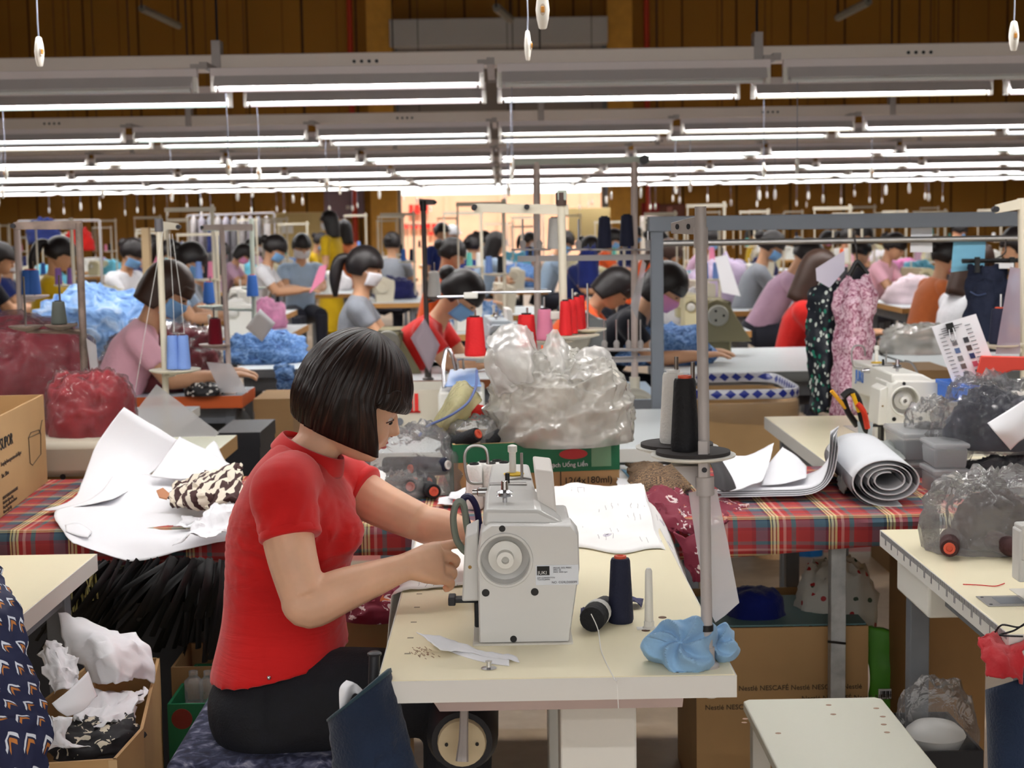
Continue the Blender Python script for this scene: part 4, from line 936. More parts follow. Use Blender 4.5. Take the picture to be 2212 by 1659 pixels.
MB().grid(lambda u, v: roll_pt(u*.9+.03, v)*1.0+V((-.002, .012, -.0055)), 130, 4).build('grey_lining', M_graypaper, rl, solid=.001)
M_grycl = cloth('grey_green_cloth', (146, 150, 146), .08)
sheet('grey_cloth', [[(1815, 975, 4.0), (1860, 960, 4.02), (1920, 958, 4.02), (1962, 1000, 4.0)], [(1812, 1010, 3.85), (1850, 985, 3.85), (1905, 978, 3.86), (1950, 1000, 3.86)], [(1812, 1050, 3.72), (1835, 1010, 3.72), (1880, 988, 3.74), (1930, 992, 3.74)], [(1818, 1074, 3.66), (1832, 1040, 3.66), (1850, 1005, 3.68), (1870, 992, 3.69)]], M_grycl, 'grey green cloth bunched over the back of the big paper roll', 'cloth', nz=.012, fr=18, solid=.005)
# lidded plastic boxes right of the roll
M_tub = plastic('tub_plastic', (222, 224, 226), .55, .25, bump=.05)
def tub(px, py, w, h, d, Y, lab):
    c = P(px, py, Y); z0 = c.z; r = thing('plastic_box', lab, 'plastic box', c, 0, 'stacked clear boxes')
    b = MB().hexa([(c.x-w/2*.93, Y-d/2*.93, z0), (c.x+w/2*.93, Y-d/2*.93, z0), (c.x+w/2*.93, Y+d/2*.93, z0), (c.x-w/2*.93, Y+d/2*.93, z0)], [(c.x-w/2, Y-d/2, z0+h*.8), (c.x+w/2, Y-d/2, z0+h*.8), (c.x+w/2, Y+d/2, z0+h*.8), (c.x-w/2, Y+d/2, z0+h*.8)])
    b.build('tub', M_tub, r, bev=.006); MB().bx(c.x-w/2-.004, c.x+w/2+.004, Y-d/2-.004, Y+d/2+.004, z0+h*.8, z0+h).build('lid', M_tub, r, bev=.005)
    MB().bx(c.x-w*.38, c.x+w*.36, Y-d*.38, Y+d*.38, z0+.004, z0+h*.42).build('contents', mat('box_contents', (92, 92, 98), .8, var=.3, vs=60), r)
zb0 = P(1, 1075, 3.9)
tub(2040, 1072, .085, .075, .12, 3.72, 'clear plastic box at the bottom of the pair beside the big paper roll')
tub(2040, 1005, .082, .062, .12, 3.73, 'clear plastic box stacked on another beside the big paper roll')
tub(1982, 1040, .1, .062, .16, 3.98, 'low clear plastic box behind the big paper roll')
tub(1980, 985, .12, .075, .2, 4.0, 'wide clear plastic box with cream sticker behind the big paper roll')
bag(P(2005, 930, 4.0), .05, .05, .075, 21, 'small clear bag of black buttons on the wide clear box', M_bag, amp=.32)
tag(heap(P(2010, 932, 4.0)+V((0, 0, .001)), .042, .04, .022, 22, 24, 8).build('black_buttons', M_black, smooth=40), 'black trimmings inside the small clear bag', 'trimmings')
M_dnavy = cloth('dark_slate_cloth', (40, 42, 54), .15)
def dark_bag(px, py, Y, rx, ry, h, sd, lab, m=M_dnavy, k=.8):
    c = P(px, py, Y); r = thing('stuffed_bag', lab, 'plastic bag', c)
    heap(c+V((0, 0, .003)), rx*k, ry*k, h*k, sd, 40, 16, .22).build('contents', m, r, smooth=60)
    heap(c, rx, ry, h, sd, 48, 20, .24, 8).build('bag_skin', M_film, r, smooth=60); return r
dark_bag(2172, 1082, 3.75, .13, .12, .12, 31, 'lower clear bag of dark cloth behind the bag of brown cones at right')
dark_bag(2150, 965, 3.78, .14, .13, .16, 33, 'upper clear bag of dark cloth with a white slip at the right edge')
sheet('white_slip', [[(2133, 914, 3.62), (2175, 888, 3.62), (2216, 862, 3.64)], [(2150, 935, 3.6), (2185, 925, 3.6), (2216, 900, 3.62)], [(2183, 972, 3.62), (2200, 955, 3.61), (2216, 945, 3.62)]], M_paper, 'white printed slip lying on the upper bag of dark cloth', 'paper', nu=12, nv=12)
# ================================================================ the seamstress in red
YP = 2.86
W = lambda px, py, dy=0: P(px, py, YP+dy)
px_m = YP/FPX
def limb(mb, pts, rad, n=14, sq=1.0):
    pts = [V(p) for p in pts]
    k = 5; sp = spline(pts, k); rr = []
    rv = spline([V((r, 0, 0)) for r in rad], k); rr = [q.x for q in rv]
    mb.tube(sp, rr, n, True, sq=sq)
def torso(mb, lv, n=28, off=0, tilt=0):
    """lv: (px, py, half thickness m, half width m, dY)"""
    c = spline([W(x, y, d) for x, y, a, b, d in lv], 5); ab = spline([V((a, b, 0)) for x, y, a, b, d in lv], 5); rings = []
    for i, p in enumerate(c):
        t = (c[min(i+1, len(c)-1)]-c[max(i-1, 0)]).normalized()
        ay = V((0, 1, 0)); ax = ay.cross(t).normalized()
        k = tilt*max(0, 1-(p.z-c[0].z)/.22)
        rings.append(ring(p, ax*(ab[i].x+off)+V((0, 0, k*(ab[i].x+off)*(1 if ax.x > 0 else -1))), ay*(ab[i].y+off), n, .88))
    mb.loft(rings)
TORSO = [(606, 1530, .105, .165, 0), (606, 1455, .117, .162, 0), (610, 1400, .116, .148, 0), (613, 1330, .112, .138, 0), (618, 1250, .109, .137, 0), (630, 1165, .115, .15, 0), (640, 1095, .107, .168, 0), (645, 1040, .088, .17, 0), (655, 1000, .064, .135, .0), (668, 972, .05, .075, .005)]
# head frame: f forward, u up, s towards the camera side (her right)
TILT = math.radians(24); YAWH = math.radians(9)
hu = V((math.sin(TILT), 0, math.cos(TILT))); hf0 = V((math.cos(TILT), 0, -math.sin(TILT)))
hf = (hf0*math.cos(YAWH)+V((0, 1, 0))*math.sin(YAWH)).normalized(); hs = hf.cross(hu).normalized()
if hs.y > 0: hs = -hs
HC = W(768, 845, .02)
H = lambda f, s, u: HC+hf*f+hs*s+hu*u
def head(mb):
    # profile rows: u, front f, back f, half width, chin narrowing power
    rows = [(-.118, .058, .012, .022), (-.112, .077, -.008, .040), (-.100, .083, -.03, .052), (-.085, .0835, -.055, .060), (-.068, .086, -.075, .066), (-.045, .0865, -.088, .070), (-.02, .085, -.095, .073), (.0, .09, -.098, .075), (.03, .095, -.1, .076), (.06, .088, -.092, .07), (.085, .066, -.074, .056), (.1, .04, -.045, .035), (.106, .01, -.015, .012)]
    rings = []
    for u, a, b, w in rows:
        c = (a+b)/2; h = (a-b)/2; rg = []
        for i in range(36):
            t = 2*math.pi*i/36; f = math.cos(t); s = math.sin(t)
            ff = c+h*math.copysign(abs(f)**.85, f); ss = w*math.copysign(abs(s)**.9, s)
            rg.append(H(ff, ss, u))
        rings.append(rg)
    mb.loft(rings)
    # nose, lips, brow, cheeks, ears
    mb.loft([ring(H(f, 0, u), hs*w, hf*d, 12) for f, u, w, d in ((.084, -.012, .006, .007), (.088, -.024, .007, .009), (.094, -.036, .009, .011), (.0975, -.044, .0125, .0125), (.095, -.051, .013, .011), (.087, -.056, .010, .007))])
    for s in (-1, 1):
        mb.ball(H(.089, s*.011, -.0485), .0068, 10)
        mb.ball(H(.058, s*.036, -.05), (.028, .026, .028), 12); mb.ball(H(.066, s*.03, -.002), (.026, .02, .014), 10)
    mb.ball(H(.083, 0, -.0705), (.0125, .02, .0075), 12); mb.ball(H(.082, 0, -.0785), (.0125, .017, .0075), 12)
    mb.ball(H(.07, 0, -.103), (.018, .02, .015), 12)
    for s in (-1, 1):
        mb.loft([ring(H(-.004-.006*abs(k), s*(.074+.003*(1-abs(k))), -.03+.028*k), hf*.014*(1.1-.5*abs(k)), hs*.006, 10) for k in (-1, -.6, 0, .6, 1)])
pr = thing('person', 'seamstress in a red shirt with a dark bob, bent over the large white machine', 'person', (W(606, 1600).x, YP, .46))
sk = MB(); torso(sk, TORSO, off=-.02)
limb(sk, [W(668, 990, .0), W(690, 955, .01), H(-.03, 0, -.075), H(-.02, 0, -.03)], [.05, .044, .046, .05])
head(sk)
# near arm
SH, EL, WR = W(612, 1062, -.165), W(652, 1308, -.24), W(872, 1226, -.2)
limb(sk, [W(640, 1035, -.1), SH, SH.lerp(EL, .5)+V((-.004, 0, 0)), EL+V((.004, 0, .012)), ], [.044, .05, .0465, .041], sq=.95)
limb(sk, [EL+V((-.006, 0, .02)), EL+V((.012, 0, 0)), EL.lerp(WR, .35), EL.lerp(WR, .7), WR, WR.lerp(W(905, 1218, -.19), .7)], [.036, .042, .041, .033, .0255, .027], sq=.9)
# near hand: knuckles up, fingers curled down on the cloth, thumb beneath
def hand(mb, wr, kn, side, up, spread, fingers, thumb):
    ax = (kn-wr).normalized(); s = side.normalized()
    rings = []
    for t, w, h in ((-.15, .024, .02), (.15, .03, .021), (.5, .039, .02), (.85, .042, .018), (1.05, .038, .014)):
        rings.append(ring(wr.lerp(kn, t)+up*.003, s*w, up*h, 16, .8))
    mb.loft(rings)
    for i, ch in enumerate(fingers):
        k = kn+s*spread[i]; pts = [k-ax*.016]+[k+ax*a+up*b+s*c for a, b, c in ch]
        limb(mb, pts, [.0098, .0098, .0092, .0085, .0068][:len(pts)], 10)
    limb(mb, [wr.lerp(kn, .3)+s*.022]+[wr+ax*a+up*b+s*c for a, b, c in thumb], [.0125, .0118, .0105, .0088][:len(thumb)+1], 10)
Kn = W(952, 1216, -.175); sd = V((-.1, .66, .75)).normalized(); upn = V((.2, -.74, .64)).normalized()
hand(sk, W(885, 1222, -.195), Kn, sd, upn, (.034, .012, -.012, -.033),
     (((.008, .0, .0), (.034, -.004, .004), (.055, -.018, .004), (.064, -.032, .004)), ((.008, .002, 0), (.03, -.012, 0), (.034, -.034, 0), (.024, -.046, 0)), ((.006, .0, 0), (.024, -.015, 0), (.025, -.036, 0), (.013, -.045, 0)), ((.004, -.003, 0), (.018, -.017, 0), (.017, -.034, 0), (.008, -.041, 0))),
     ((.045, -.014, .034), (.075, -.03, .03), (.1, -.044, .022)))
# far arm reaching past the machine
S2, E2, W2 = W(742, 1045, .16), W(905, 1128, .1), W(1030, 1160, .04)
limb(sk, [W(690, 1030, .1), S2, S2.lerp(E2, .5)+V((0, 0, -.004)), E2], [.044, .049, .0445, .038])
limb(sk, [E2+V((-.02, .0, .006)), E2+V((.015, 0, -.006)), E2.lerp(W2, .4), E2.lerp(W2, .75), W2, W(1050, 1164, .03)], [.034, .0385, .038, .032, .026, .026], sq=.9)
K2 = W(1098, 1186, .0)
hand(sk, W(1036, 1162, .035), K2, V((.3, .8, 0)), V((.2, 0, 1)).normalized(), (-.036, -.013, .011, .033),
     (((.01, 0, 0), (.038, -.008, 0), (.06, -.02, 0), (.072, -.03, 0)),)*2+(((.01, 0, 0), (.034, -.01, 0), (.052, -.024, 0), (.06, -.034, 0)),)*2, ((.05, -.012, -.04), (.08, -.024, -.046), (.1, -.034, -.042)))
# hidden hips and legs close the body under the trousers
for s, dy in ((-1, -.09), (1, .09)):
    limb(sk, [W(610, 1510, dy), W(760, 1500, dy), W(960, 1495, dy*1.2)], [.045, .06, .052])
    kx = W(985, 1500, dy*1.2)
    limb(sk, [kx, (kx.x-.02, kx.y, .3), (kx.x-.03, kx.y, .09)], [.05, .045, .032])
    limb(sk, [(kx.x-.07, kx.y, .05), (kx.x+.03, kx.y, .045), (kx.x+.14, kx.y, .035)], [.032, .034, .022])
body = sk.build('body', M_skin, pr, rem=.0036, sm=5)
# face details
M_lip = mat('lip', (190, 84, 82), .45, var=.05); M_eye = mat('eye_dark', (30, 20, 18), .2); M_brow = mat('brow', (58, 40, 34), .7); M_eyew = mat('eye_white', (222, 212, 206), .35)
b = MB()
for z, k in ((-.0695, 1), (-.0788, .9)):
    rg = []
    for i in range(9):
        t = (i-4)/4; rg.append(ring(H(.0895-.016*t*t*k, t*.0215*k, z-.003*t*t*(1 if k < 1 else .2)), hf*.0062*(1.05-t*t), hu*.0042*(1.05-t*t), 8))
    b.loft(rg)
b.build('lips', M_lip, pr, smooth=180)
for s in (-1, 1):
    e = MB(); e.ball(H(.071, s*.031, -.0235), (.0115, .0115, .0085), 14).build('eyeball', M_eyew, pr)
    MB().ball(H(.0788, s*.0325, -.0265), .005, 10).build('iris', M_eye, pr)
    MB().tube(spline([H(.0815, s*.018, -.0215), H(.0838, s*.028, -.0205), H(.0795, s*.039, -.0225), H(.07, s*.047, -.0285)], 4), [.0013]*13, 6).build('upper_lid', mat('eyelid', (96, 62, 50), .5), pr)
    MB().tube(spline([H(.0945, s*.014, .016), H(.0925, s*.03, .021), H(.082, s*.046, .017)], 5), [.0014, .002, .0024, .0026, .0026, .0024, .0022, .002, .0018, .0014, .001], 6).build('eyebrow', M_brow, pr)
b = MB()
for s in (-1, 1): b.ball(H(.0955, s*.0065, -.0545), (.0028, .0022, .0016), 8)
b.build('nostrils', mat('nostril', (120, 70, 60), .6), pr)
# hair: a bob. phi = 0 front, pi back
def hairmat():
    t = NT('dark_bob_hair'); o = t.co('UV'); n = t.noise(t.map(o, (70, 1.3, 1)), 1.6, 4); n2 = t.noise(t.map(o, (260, 2, 1)), 1, 3)
    c = t.ramp(t.math('ADD', t.math('MULTIPLY', n, .65), t.math('MULTIPLY', n2, .35)), [(.3, (14, 9, 8)), (.52, (34, 22, 19)), (.72, (72, 46, 34))]); t.col(c)
    t.b.inputs['Roughness'].default_value = .34; t.b.inputs['Specular IOR Level'].default_value = .25
    t.b.inputs['Anisotropic'].default_value = .4
    t.bump(n2, .5, .003); return t.m
M_bob = hairmat()
def bob(u, v):
    ph = (u-.5)*2*math.pi                        # -pi..pi, 0 = front
    a = abs(ph); side = a/math.pi
    R_f = .113 if a < math.pi/2 else .112; fx = math.cos(ph); sx = math.sin(ph)
    # hem height in head frame
    front = .5*(1+math.cos(min(1, max(0, (a-1.12)/.2))*math.pi))       # 1 in the fringe, 0 at the sides
    hem = (-.096+.014*side)*(1-front)+(.018+.022*math.exp(-((a-.86)/.22)**2))*front
    vt = v
    # crown arc then fall
    arc = .52
    if vt < arc:
        t = vt/arc*math.pi/2; r = math.sin(t); z = .117*math.cos(t)
    else:
        k = (vt-arc)/(1-arc); z = hem*k; r = 1+.035*math.sin(k*math.pi*.8)-.19*k**2.2*(1-front*.9)-.01*front*k
    f = fx*(.1125 if fx > 0 else .101)*r; s = sx*.093*r
    # fringe and front locks sweep forward
    if z < .01 and front < 1: f += .066*(1-front)*min(1, (.01-z)/.1)**1.1*math.exp(-((a-1.2)/.45)**2)
    q = V((f*18, s*18, z*5)); d = .0022*fbm(V((ph*9, z*8, 1)))+.0013*math.sin(ph*57+3*fbm(V((ph*3, z*9, 4))))*min(1, vt*2)
    l = math.hypot(f, s)+1e-6
    return H(f+f/l*d-.008, s+s/l*d, z)
hr = MB(); hr.grid(bob, 220, 46)
hr.build('hair', M_bob, pr, solid=.006, smooth=180)
# shirt: torso, two sleeves, mock collar
sh = MB(); torso(sh, [(606, 1424, .129, .172, 0), (607, 1404, .124, .162, 0)]+TORSO[3:], off=.004, tilt=.27)
def slv(S, E, t1, r0, r1, inn):
    e = S.lerp(E, t1); limb(sh, [inn, S, S.lerp(E, t1*.5), e], [.054, .061, .057, r1])
slv(SH, EL, .4, .064, .0545, W(640, 1030, -.09)); slv(S2, E2, .27, .06, .057, W(690, 1028, .09))
sh.ball(W(700, 1150, -.05), (.075, .07, .06), 16); sh.ball(W(700, 1150, .06), (.07, .07, .058), 16)
def redmat():
    t = NT('red_stretch_shirt'); o = t.co(); x, y, z = t.xyz(o)
    n = t.noise(t.map(o, (6, 6, 34)), 1, 3, 1.2); n2 = t.noise(o, 240, 2)
    t.col(t.ramp(t.noise(o, 5, 3), [(.3, (182, 18, 20)), (.7, (206, 26, 26))])); t.b.inputs['Roughness'].default_value = .75; t.b.inputs['Specular IOR Level'].default_value = .2
    t.b.inputs['Sheen Weight'].default_value = .2
    low = t.math('MULTIPLY', t.math('SMOOTH_MIN', 1.0, t.math('MAXIMUM', 0.0, t.math('MULTIPLY', t.math('SUBTRACT', 1.0, z), 4.0)), .3), n)
    t.bump(t.math('ADD', t.math('MULTIPLY', low, 1.0), t.math('MULTIPLY', n2, .03)), .3, .015); return t.m
M_shirt = redmat()
def wr(p):                 # soft creases round the waist, fanning from the armpit
    w = max(0, 1-abs(p.z-.84)/.14); k = .0022*w*math.sin(p.z*150+p.x*14+4*fbm(p*7))
    w2 = math.exp(-((p.x-W(690, 1110).x)/.06)**2-((p.z-W(690, 1110).z)/.07)**2); k += .0025*w2*math.sin(p.x*190-p.z*60)
    return p+V((math.copysign(k, p.x-W(620, 1).x), 0, 0))+V((0, -k, 0))
shirt = sh.build('shirt', M_shirt, pr, rem=.0055, sm=14)
dg = bpy.context.evaluated_depsgraph_get(); me2 = bpy.data.meshes.new_from_object(shirt.evaluated_get(dg)); shirt.modifiers.clear(); shirt.data = me2
for v in me2.vertices: v.co = wr(V(v.co))
# sleeve hems
for S, E, t1, r1 in ((SH, EL, .4, .0555), (S2, E2, .27, .058)):
    d = (E-S).normalized(); e = S.lerp(E, t1)
    MB().tube([e-d*.012, e-d*.006, e, e+d*.0035], [r1-.001, r1, r1, r1-.003], 28).build('sleeve_hem', M_shirt, pr, smooth=60)
cl = MB(); n = 30
rings = []
for t in (0, .5, 1):
    c = W(662+t*16, 996-t*36, .005); ax = V((.9, 0, -.43)); rings.append([c+ax*((.074-.012*t)*math.cos(2*math.pi*i/n))+V((0, 1, 0))*((.088-.026*t)*math.sin(2*math.pi*i/n)) for i in range(n)])
cl.loft(rings, False).build('collar', M_shirt, pr, solid=.004, smooth=180, sub=1)
# trousers
M_jean = mat('black_denim', (16, 18, 26), .8, var=.15, vs=30, bump=.2, bs=220)
tr = MB(); torso(tr, [(606, 1598, .1, .15, 0), (604, 1545, .128, .178, 0), (604, 1480, .131, .176, 0), (606, 1432, .12, .157, 0), (607, 1398, .106, .138, 0)], off=.0, tilt=0)
tr.warp(lambda p: V((p.x, p.y, p.z+.27*(p.x-W(606, 1400).x)*max(0, min(1, (p.z-W(606, 1500).z)/.07)))))
for dy in (-.09, .09):
    limb(tr, [W(600, 1530, dy), W(740, 1512, dy), W(860, 1500, dy*1.1), W(985, 1500, dy*1.2)], [.1, .098, .084, .068])
    kx = W(985, 1500, dy*1.2)
    limb(tr, [kx+V((0, 0, .01)), (kx.x-.0, kx.y, .42), (kx.x-.02, kx.y, .25), (kx.x-.03, kx.y, .1)], [.066, .064, .056, .046])
tr.build('trousers', M_jean, pr, rem=.008, sm=6)
MB().ball(W(581, 1464, -.172), .0042, 10).build('pocket_rivet', M_chrome, pr)
MB().bx(-.004, .004, -.001, .001, -.011, .011, Matrix.Translation(W(524, 1568, -.165)) @ Matrix.Rotation(.35, 4, 'Y')).build('blue_stitch', mat('blue_stitch', (70, 70, 160), .6), pr)
MB().bx(-.006, .004, -.015, .015, -.014, .014, Matrix.Translation(W(472, 1442, -.03))).build('belt_buckle', M_chrome, pr, bev=.002)
for dy in (-.108, .108):
    kx = W(985, 1500, dy)
    b = MB(); b.loft([ring((kx.x+x, kx.y, z), V((0, w, 0)), V((0, 0, h)), 14) for x, z, w, h in ((-.1, .035, .025, .025), (-.06, .045, .036, .045), (.02, .045, .042, .045), (.1, .032, .044, .03), (.155, .024, .03, .018))])
    b.build('shoe', mat('dark_shoe', (30, 30, 36), .6), pr)
# stool with a flecked cushion
q = thing('stool', 'white wooden stool under the seamstress in red', 'stool', (W(570, 1600).x, YP, 0))
x0, x1 = W(412, 1600).x, W(740, 1600).x
MB().bx(Pz(396, 1608, .415).x, x1, YP-.26, YP+.19, .395, .415).build('seat_board', M_mach2, q, bev=.003)
for sx in (x0-.015, x1-.045):
    for yy in (YP-.18, YP+.14): MB().bx(sx, sx+.035, yy, yy+.035, 0, .395).build('leg', M_mach2, q, bev=.003)
MB().bx(x0-.02, x0, YP-.18, YP+.17, .2, .395).build('side_panel', M_mach2, q)
def fleck():
    t = NT('flecked_navy_fabric'); o = t.co(); n = t.noise(t.map(o, (1, 1, 2)), 42, 4, .6)
    t.col(t.ramp(n, [(.36, (26, 28, 50)), (.5, (48, 52, 78)), (.62, (92, 94, 118)), (.76, (150, 150, 166))])); t.b.inputs['Roughness'].default_value = .9; t.bump(n, .3, .005); return t.m
cu = MB()
def cush(u, v):
    a = u*2*math.pi; return V((0, 0, 0))
cu.bx(x0-.005, x1+.012, YP-.205, YP+.195, .417, .475)
cu.build('seat_cushion', fleck(), smooth=180, bev=.018, seg=4)
tag(bpy.data.objects['seat_cushion'], 'navy flecked cushion the seamstress in red sits on', 'cushion')
# ================================================================ left and right foreground stations, things under the bench
def table(label, x0, x1, y0, y1, z=.75, th=.035, top=M_cream, edge=M_edge, legs=M_grey, group=None, apron=True, wood=None):
    t = thing('sewing_table', label, 'table', ((x0+x1)/2, (y0+y1)/2, 0), 0, group)
    MB().bx(x0, x1, y0, y1, z-th, z).build('tabletop', top, t, bev=.002)
    e = MB()
    for a in ((x0-.0015, x1+.0015, y0-.0015, y0), (x0-.0015, x1+.0015, y1, y1+.0015), (x0-.0015, x0, y0, y1), (x1, x1+.0015, y0, y1)): e.bx(a[0], a[1], a[2], a[3], z-th-.0005, z-.001)
    e.build('edge_band', edge, t, smooth=0)
    ix, iy = min(.06, (x1-x0)*.1), .08
    for lx in (x0+ix, x1-ix):
        for ly in (y0+iy, y1-iy): MB().bx(lx-.02, lx+.02, ly-.02, ly+.02, 0, z-th).build('leg', legs, t, bev=.002)
    if apron:
        b = MB()
        for ly in (y0+iy, y1-iy): b.bx(x0+ix, x1-ix, ly-.015, ly+.015, z-th-.07, z-th)
        b.bx(x0+ix-.015, x0+ix+.015, y0+iy, y1-iy, z-th-.05, z-th).bx(x1-ix-.015, x1-ix+.015, y0+iy, y1-iy, z-th-.05, z-th)
        b.build('frame', legs, t)
    return t
LXE = Pz(215, 1190, .75).x
lt = table('cream sewing table cut by the left edge, in front of the tartan bench', -1.75, LXE, 2.56, 3.15, legs=M_grey)
# right foreground table with a printed rule along its left edge
RX0 = Pz(1900, 1142, .75).x; RYB = Pz(1900, 1142, .75).y; RYF = Pz(2130, 1370, .75).y; 
rt = table('cream sewing table at the lower right with a printed rule on its edge', RX0, 1.5, RYF, RYB-.01)
rt.rotation_euler = (0, 0, 0)
b = MB(); y = RYF+.01
while y < RYB-.02: b.bx(RX0-.0022, RX0-.001, y, y+.0012, .75-.012-(.012 if int(y*100) % 5 == 0 else 0), .748); y += .006
b.build('rule_mark', M_grink, rt, smooth=0)
q = Pz(1915, 1165, .74)
MB().bx(RX0+.012, RX0+.1, RYB-.34, RYB-.1, .64, .714).build('control_box', M_mach2, rt, bev=.006)
# needle plate and machine head at the right edge
M4 = machine('white sewing machine head cut by the right edge at the lower right', (1.205, 2.66, .75), math.pi/2, M_mach, 1, False); M4.scale = (.62, .62, .62)
c = Pz(2185, 1300, .7505)
npl = thing('needle_plate', 'grey metal needle plate in the cream table at the right edge', 'needle plate', c)
MB().bx(c.x-.05, c.x+.03, c.y-.03, c.y+.04, .7503, .7518).build('plate', M_steel, npl, bev=.0005)
k = MB()
for dx, dy in ((-.042, -.02), (-.042, .03)): k.lathe([(.003, 0), (.003, .0006)], 8, Matrix.Translation((c.x+dx, c.y+dy, .7518)))
k.build('plate_screw', M_dark, npl)
MB().bx(c.x-.025, c.x+.02, c.y-.018, c.y+.028, .7518, .7522).build('plate_opening', M_grey, npl)
# bag of brown cones and white strips on the right table
q = Pz(2150, 1195, .752)
M_brownc = mat('brown_thread', (66, 34, 34), .75, bump=.2, bs=160)
for i, (dx, dy, rz, w) in enumerate(((.0, .0, .25, 'showing its orange core'), (-.075, .03, -.3, 'at the left end'), (.075, .04, .6, 'at the right end'))):
    cone('small', q+V((dx-.0, dy+.02, .0225)), M_brownc, 'brown thread cone in the clear bag on the lower right table, '+w, M_core, 'brown cones in the clear bag', (math.pi/2, 0, rz))
tag(heap(q+V((.03, .07, .001)), .09, .06, .1, 43, amp=.2).build('brown_rags', cloth('brown_rags_cloth', (58, 34, 36), .2), smooth=60), 'dark brown cloth inside the clear bag of brown cones', 'cloth')
bag(q+V((.0, .05, 0)), .125, .085, .14, 41, 'clear plastic bag of brown thread cones on the lower right table', M_bag, amp=.22)
sheet('white_tape', [[(2062, 1160, 3.2), (2075, 1150, 3.2)], [(2068, 1185, 3.12), (2100, 1168, 3.12)], [(2110, 1200, 3.08), (2130, 1182, 3.08)], [(2180, 1204, 3.06), (2190, 1188, 3.06)]], M_paper, 'white tape strips lying in front of the bag of brown cones', 'tape', nz=.003, nu=10, nv=20)
tag(MB().tube(spline([Pz(2080, 1262, .7515), Pz(2120, 1264, .7515), Pz(2150, 1266, .7515), Pz(2170, 1260, .7515)], 5), .0009, 5).build('red_thread', M_redc), 'loose red thread end on the lower right table', 'thread')
tag(MB().tube(spline([Pz(2150, 1365, .756), Pz(2165, 1350, .775), Pz(2200, 1355, .76), Pz(2216, 1345, .77)]+[Pz(2190, 1362, .757), Pz(2160, 1372, .756), Pz(2210, 1375, .756)], 6), .0016, 5).build('black_thread', M_blackc), 'tangle of black thread on the corner of the lower right table', 'thread')
# ---------------------------------------------------------------- hanging cloth bags
M_denim = cloth('navy_denim', (32, 44, 66), .12, bump=.3, bs=220)
tbg = thing('cloth_bag', 'navy cloth bag hung on the left front corner of the cream table', 'bag', P(800, 1655, 2.26))
def tote(u, v):
    a = u*2*math.pi; top = [(712, 1545, 2.24), (756, 1490, 2.3), (812, 1442, 2.3), (835, 1470, 2.22)]
    cx = 775+v*45; ex = 66+v*22; rim = 1500-math.cos(a)*-0+(-55*math.cos(a) if True else 0)
    px = cx+ex*math.cos(a); py = rim*(1-v)+1700*v; Y = 2.235+.055*math.sin(a)*(-1)+.0
    p = P(px, py, Y); n = .006*fbm(V((a*1.2, v*2.5, 3)))*v; return p+V((n*2, -n, 0))
MB().grid(tote, 48, 20).build('bag_body', M_denim, tbg, solid=.003, smooth=180)
MB().grid(lambda u, v: tote(u, v*.035)+V((0, 0, .001)), 48, 2).build('bag_hem', cloth('teal_hem', (44, 66, 76)), tbg, solid=.0055, smooth=180)
MB().tube([P(806, 1520, 2.25), P(809, 1415, 2.26)], .0085, 10).lathe([(.0105, 0), (.011, .003), (.008, .005)], 12, Matrix.Translation(P(809, 1415, 2.26))).build('hook_rod', M_dark, tbg)
sheet('white_scrap', [[(735, 1545, 2.2), (733, 1490, 2.2), (748, 1470, 2.22)], [(748, 1540, 2.21), (748, 1492, 2.2), (762, 1474, 2.22)], [(752, 1525, 2.22), (764, 1482, 2.22), (772, 1480, 2.23)], [(760, 1490, 2.23), (776, 1500, 2.22), (788, 1496, 2.23)]], M_paper, 'white cloth scrap sticking out of the navy hanging bag', 'cloth scrap', nu=16, nv=16)
rb = thing('cloth_bag', 'navy cloth bag with red lining hung on the lower right table', 'bag', P(2190, 1655, 2.4))
def tote2(u, v):
    a = u*2*math.pi; px = 2200+(70-v*0)*math.cos(a)+v*8; py = (1468-22*math.cos(a))*(1-v)+1720*v; return P(px, py, 2.42-.06*math.sin(a))
MB().grid(tote2, 40, 16).build('bag_body', M_denim, rb, solid=.003, smooth=180)
surf([[(2116, 1378, 2.42), (2150, 1372, 2.46), (2180, 1385, 2.47), (2216, 1360, 2.46)], [(2120, 1420, 2.38), (2150, 1410, 2.37), (2180, 1420, 2.38), (2216, 1400, 2.38)], [(2128, 1456, 2.355), (2155, 1465, 2.34), (2185, 1470, 2.34), (2216, 1475, 2.35)]], 20, 14, .008, 18, 3).build('red_lining', cloth('red_lining', (186, 44, 50), .1), rb, solid=.003)
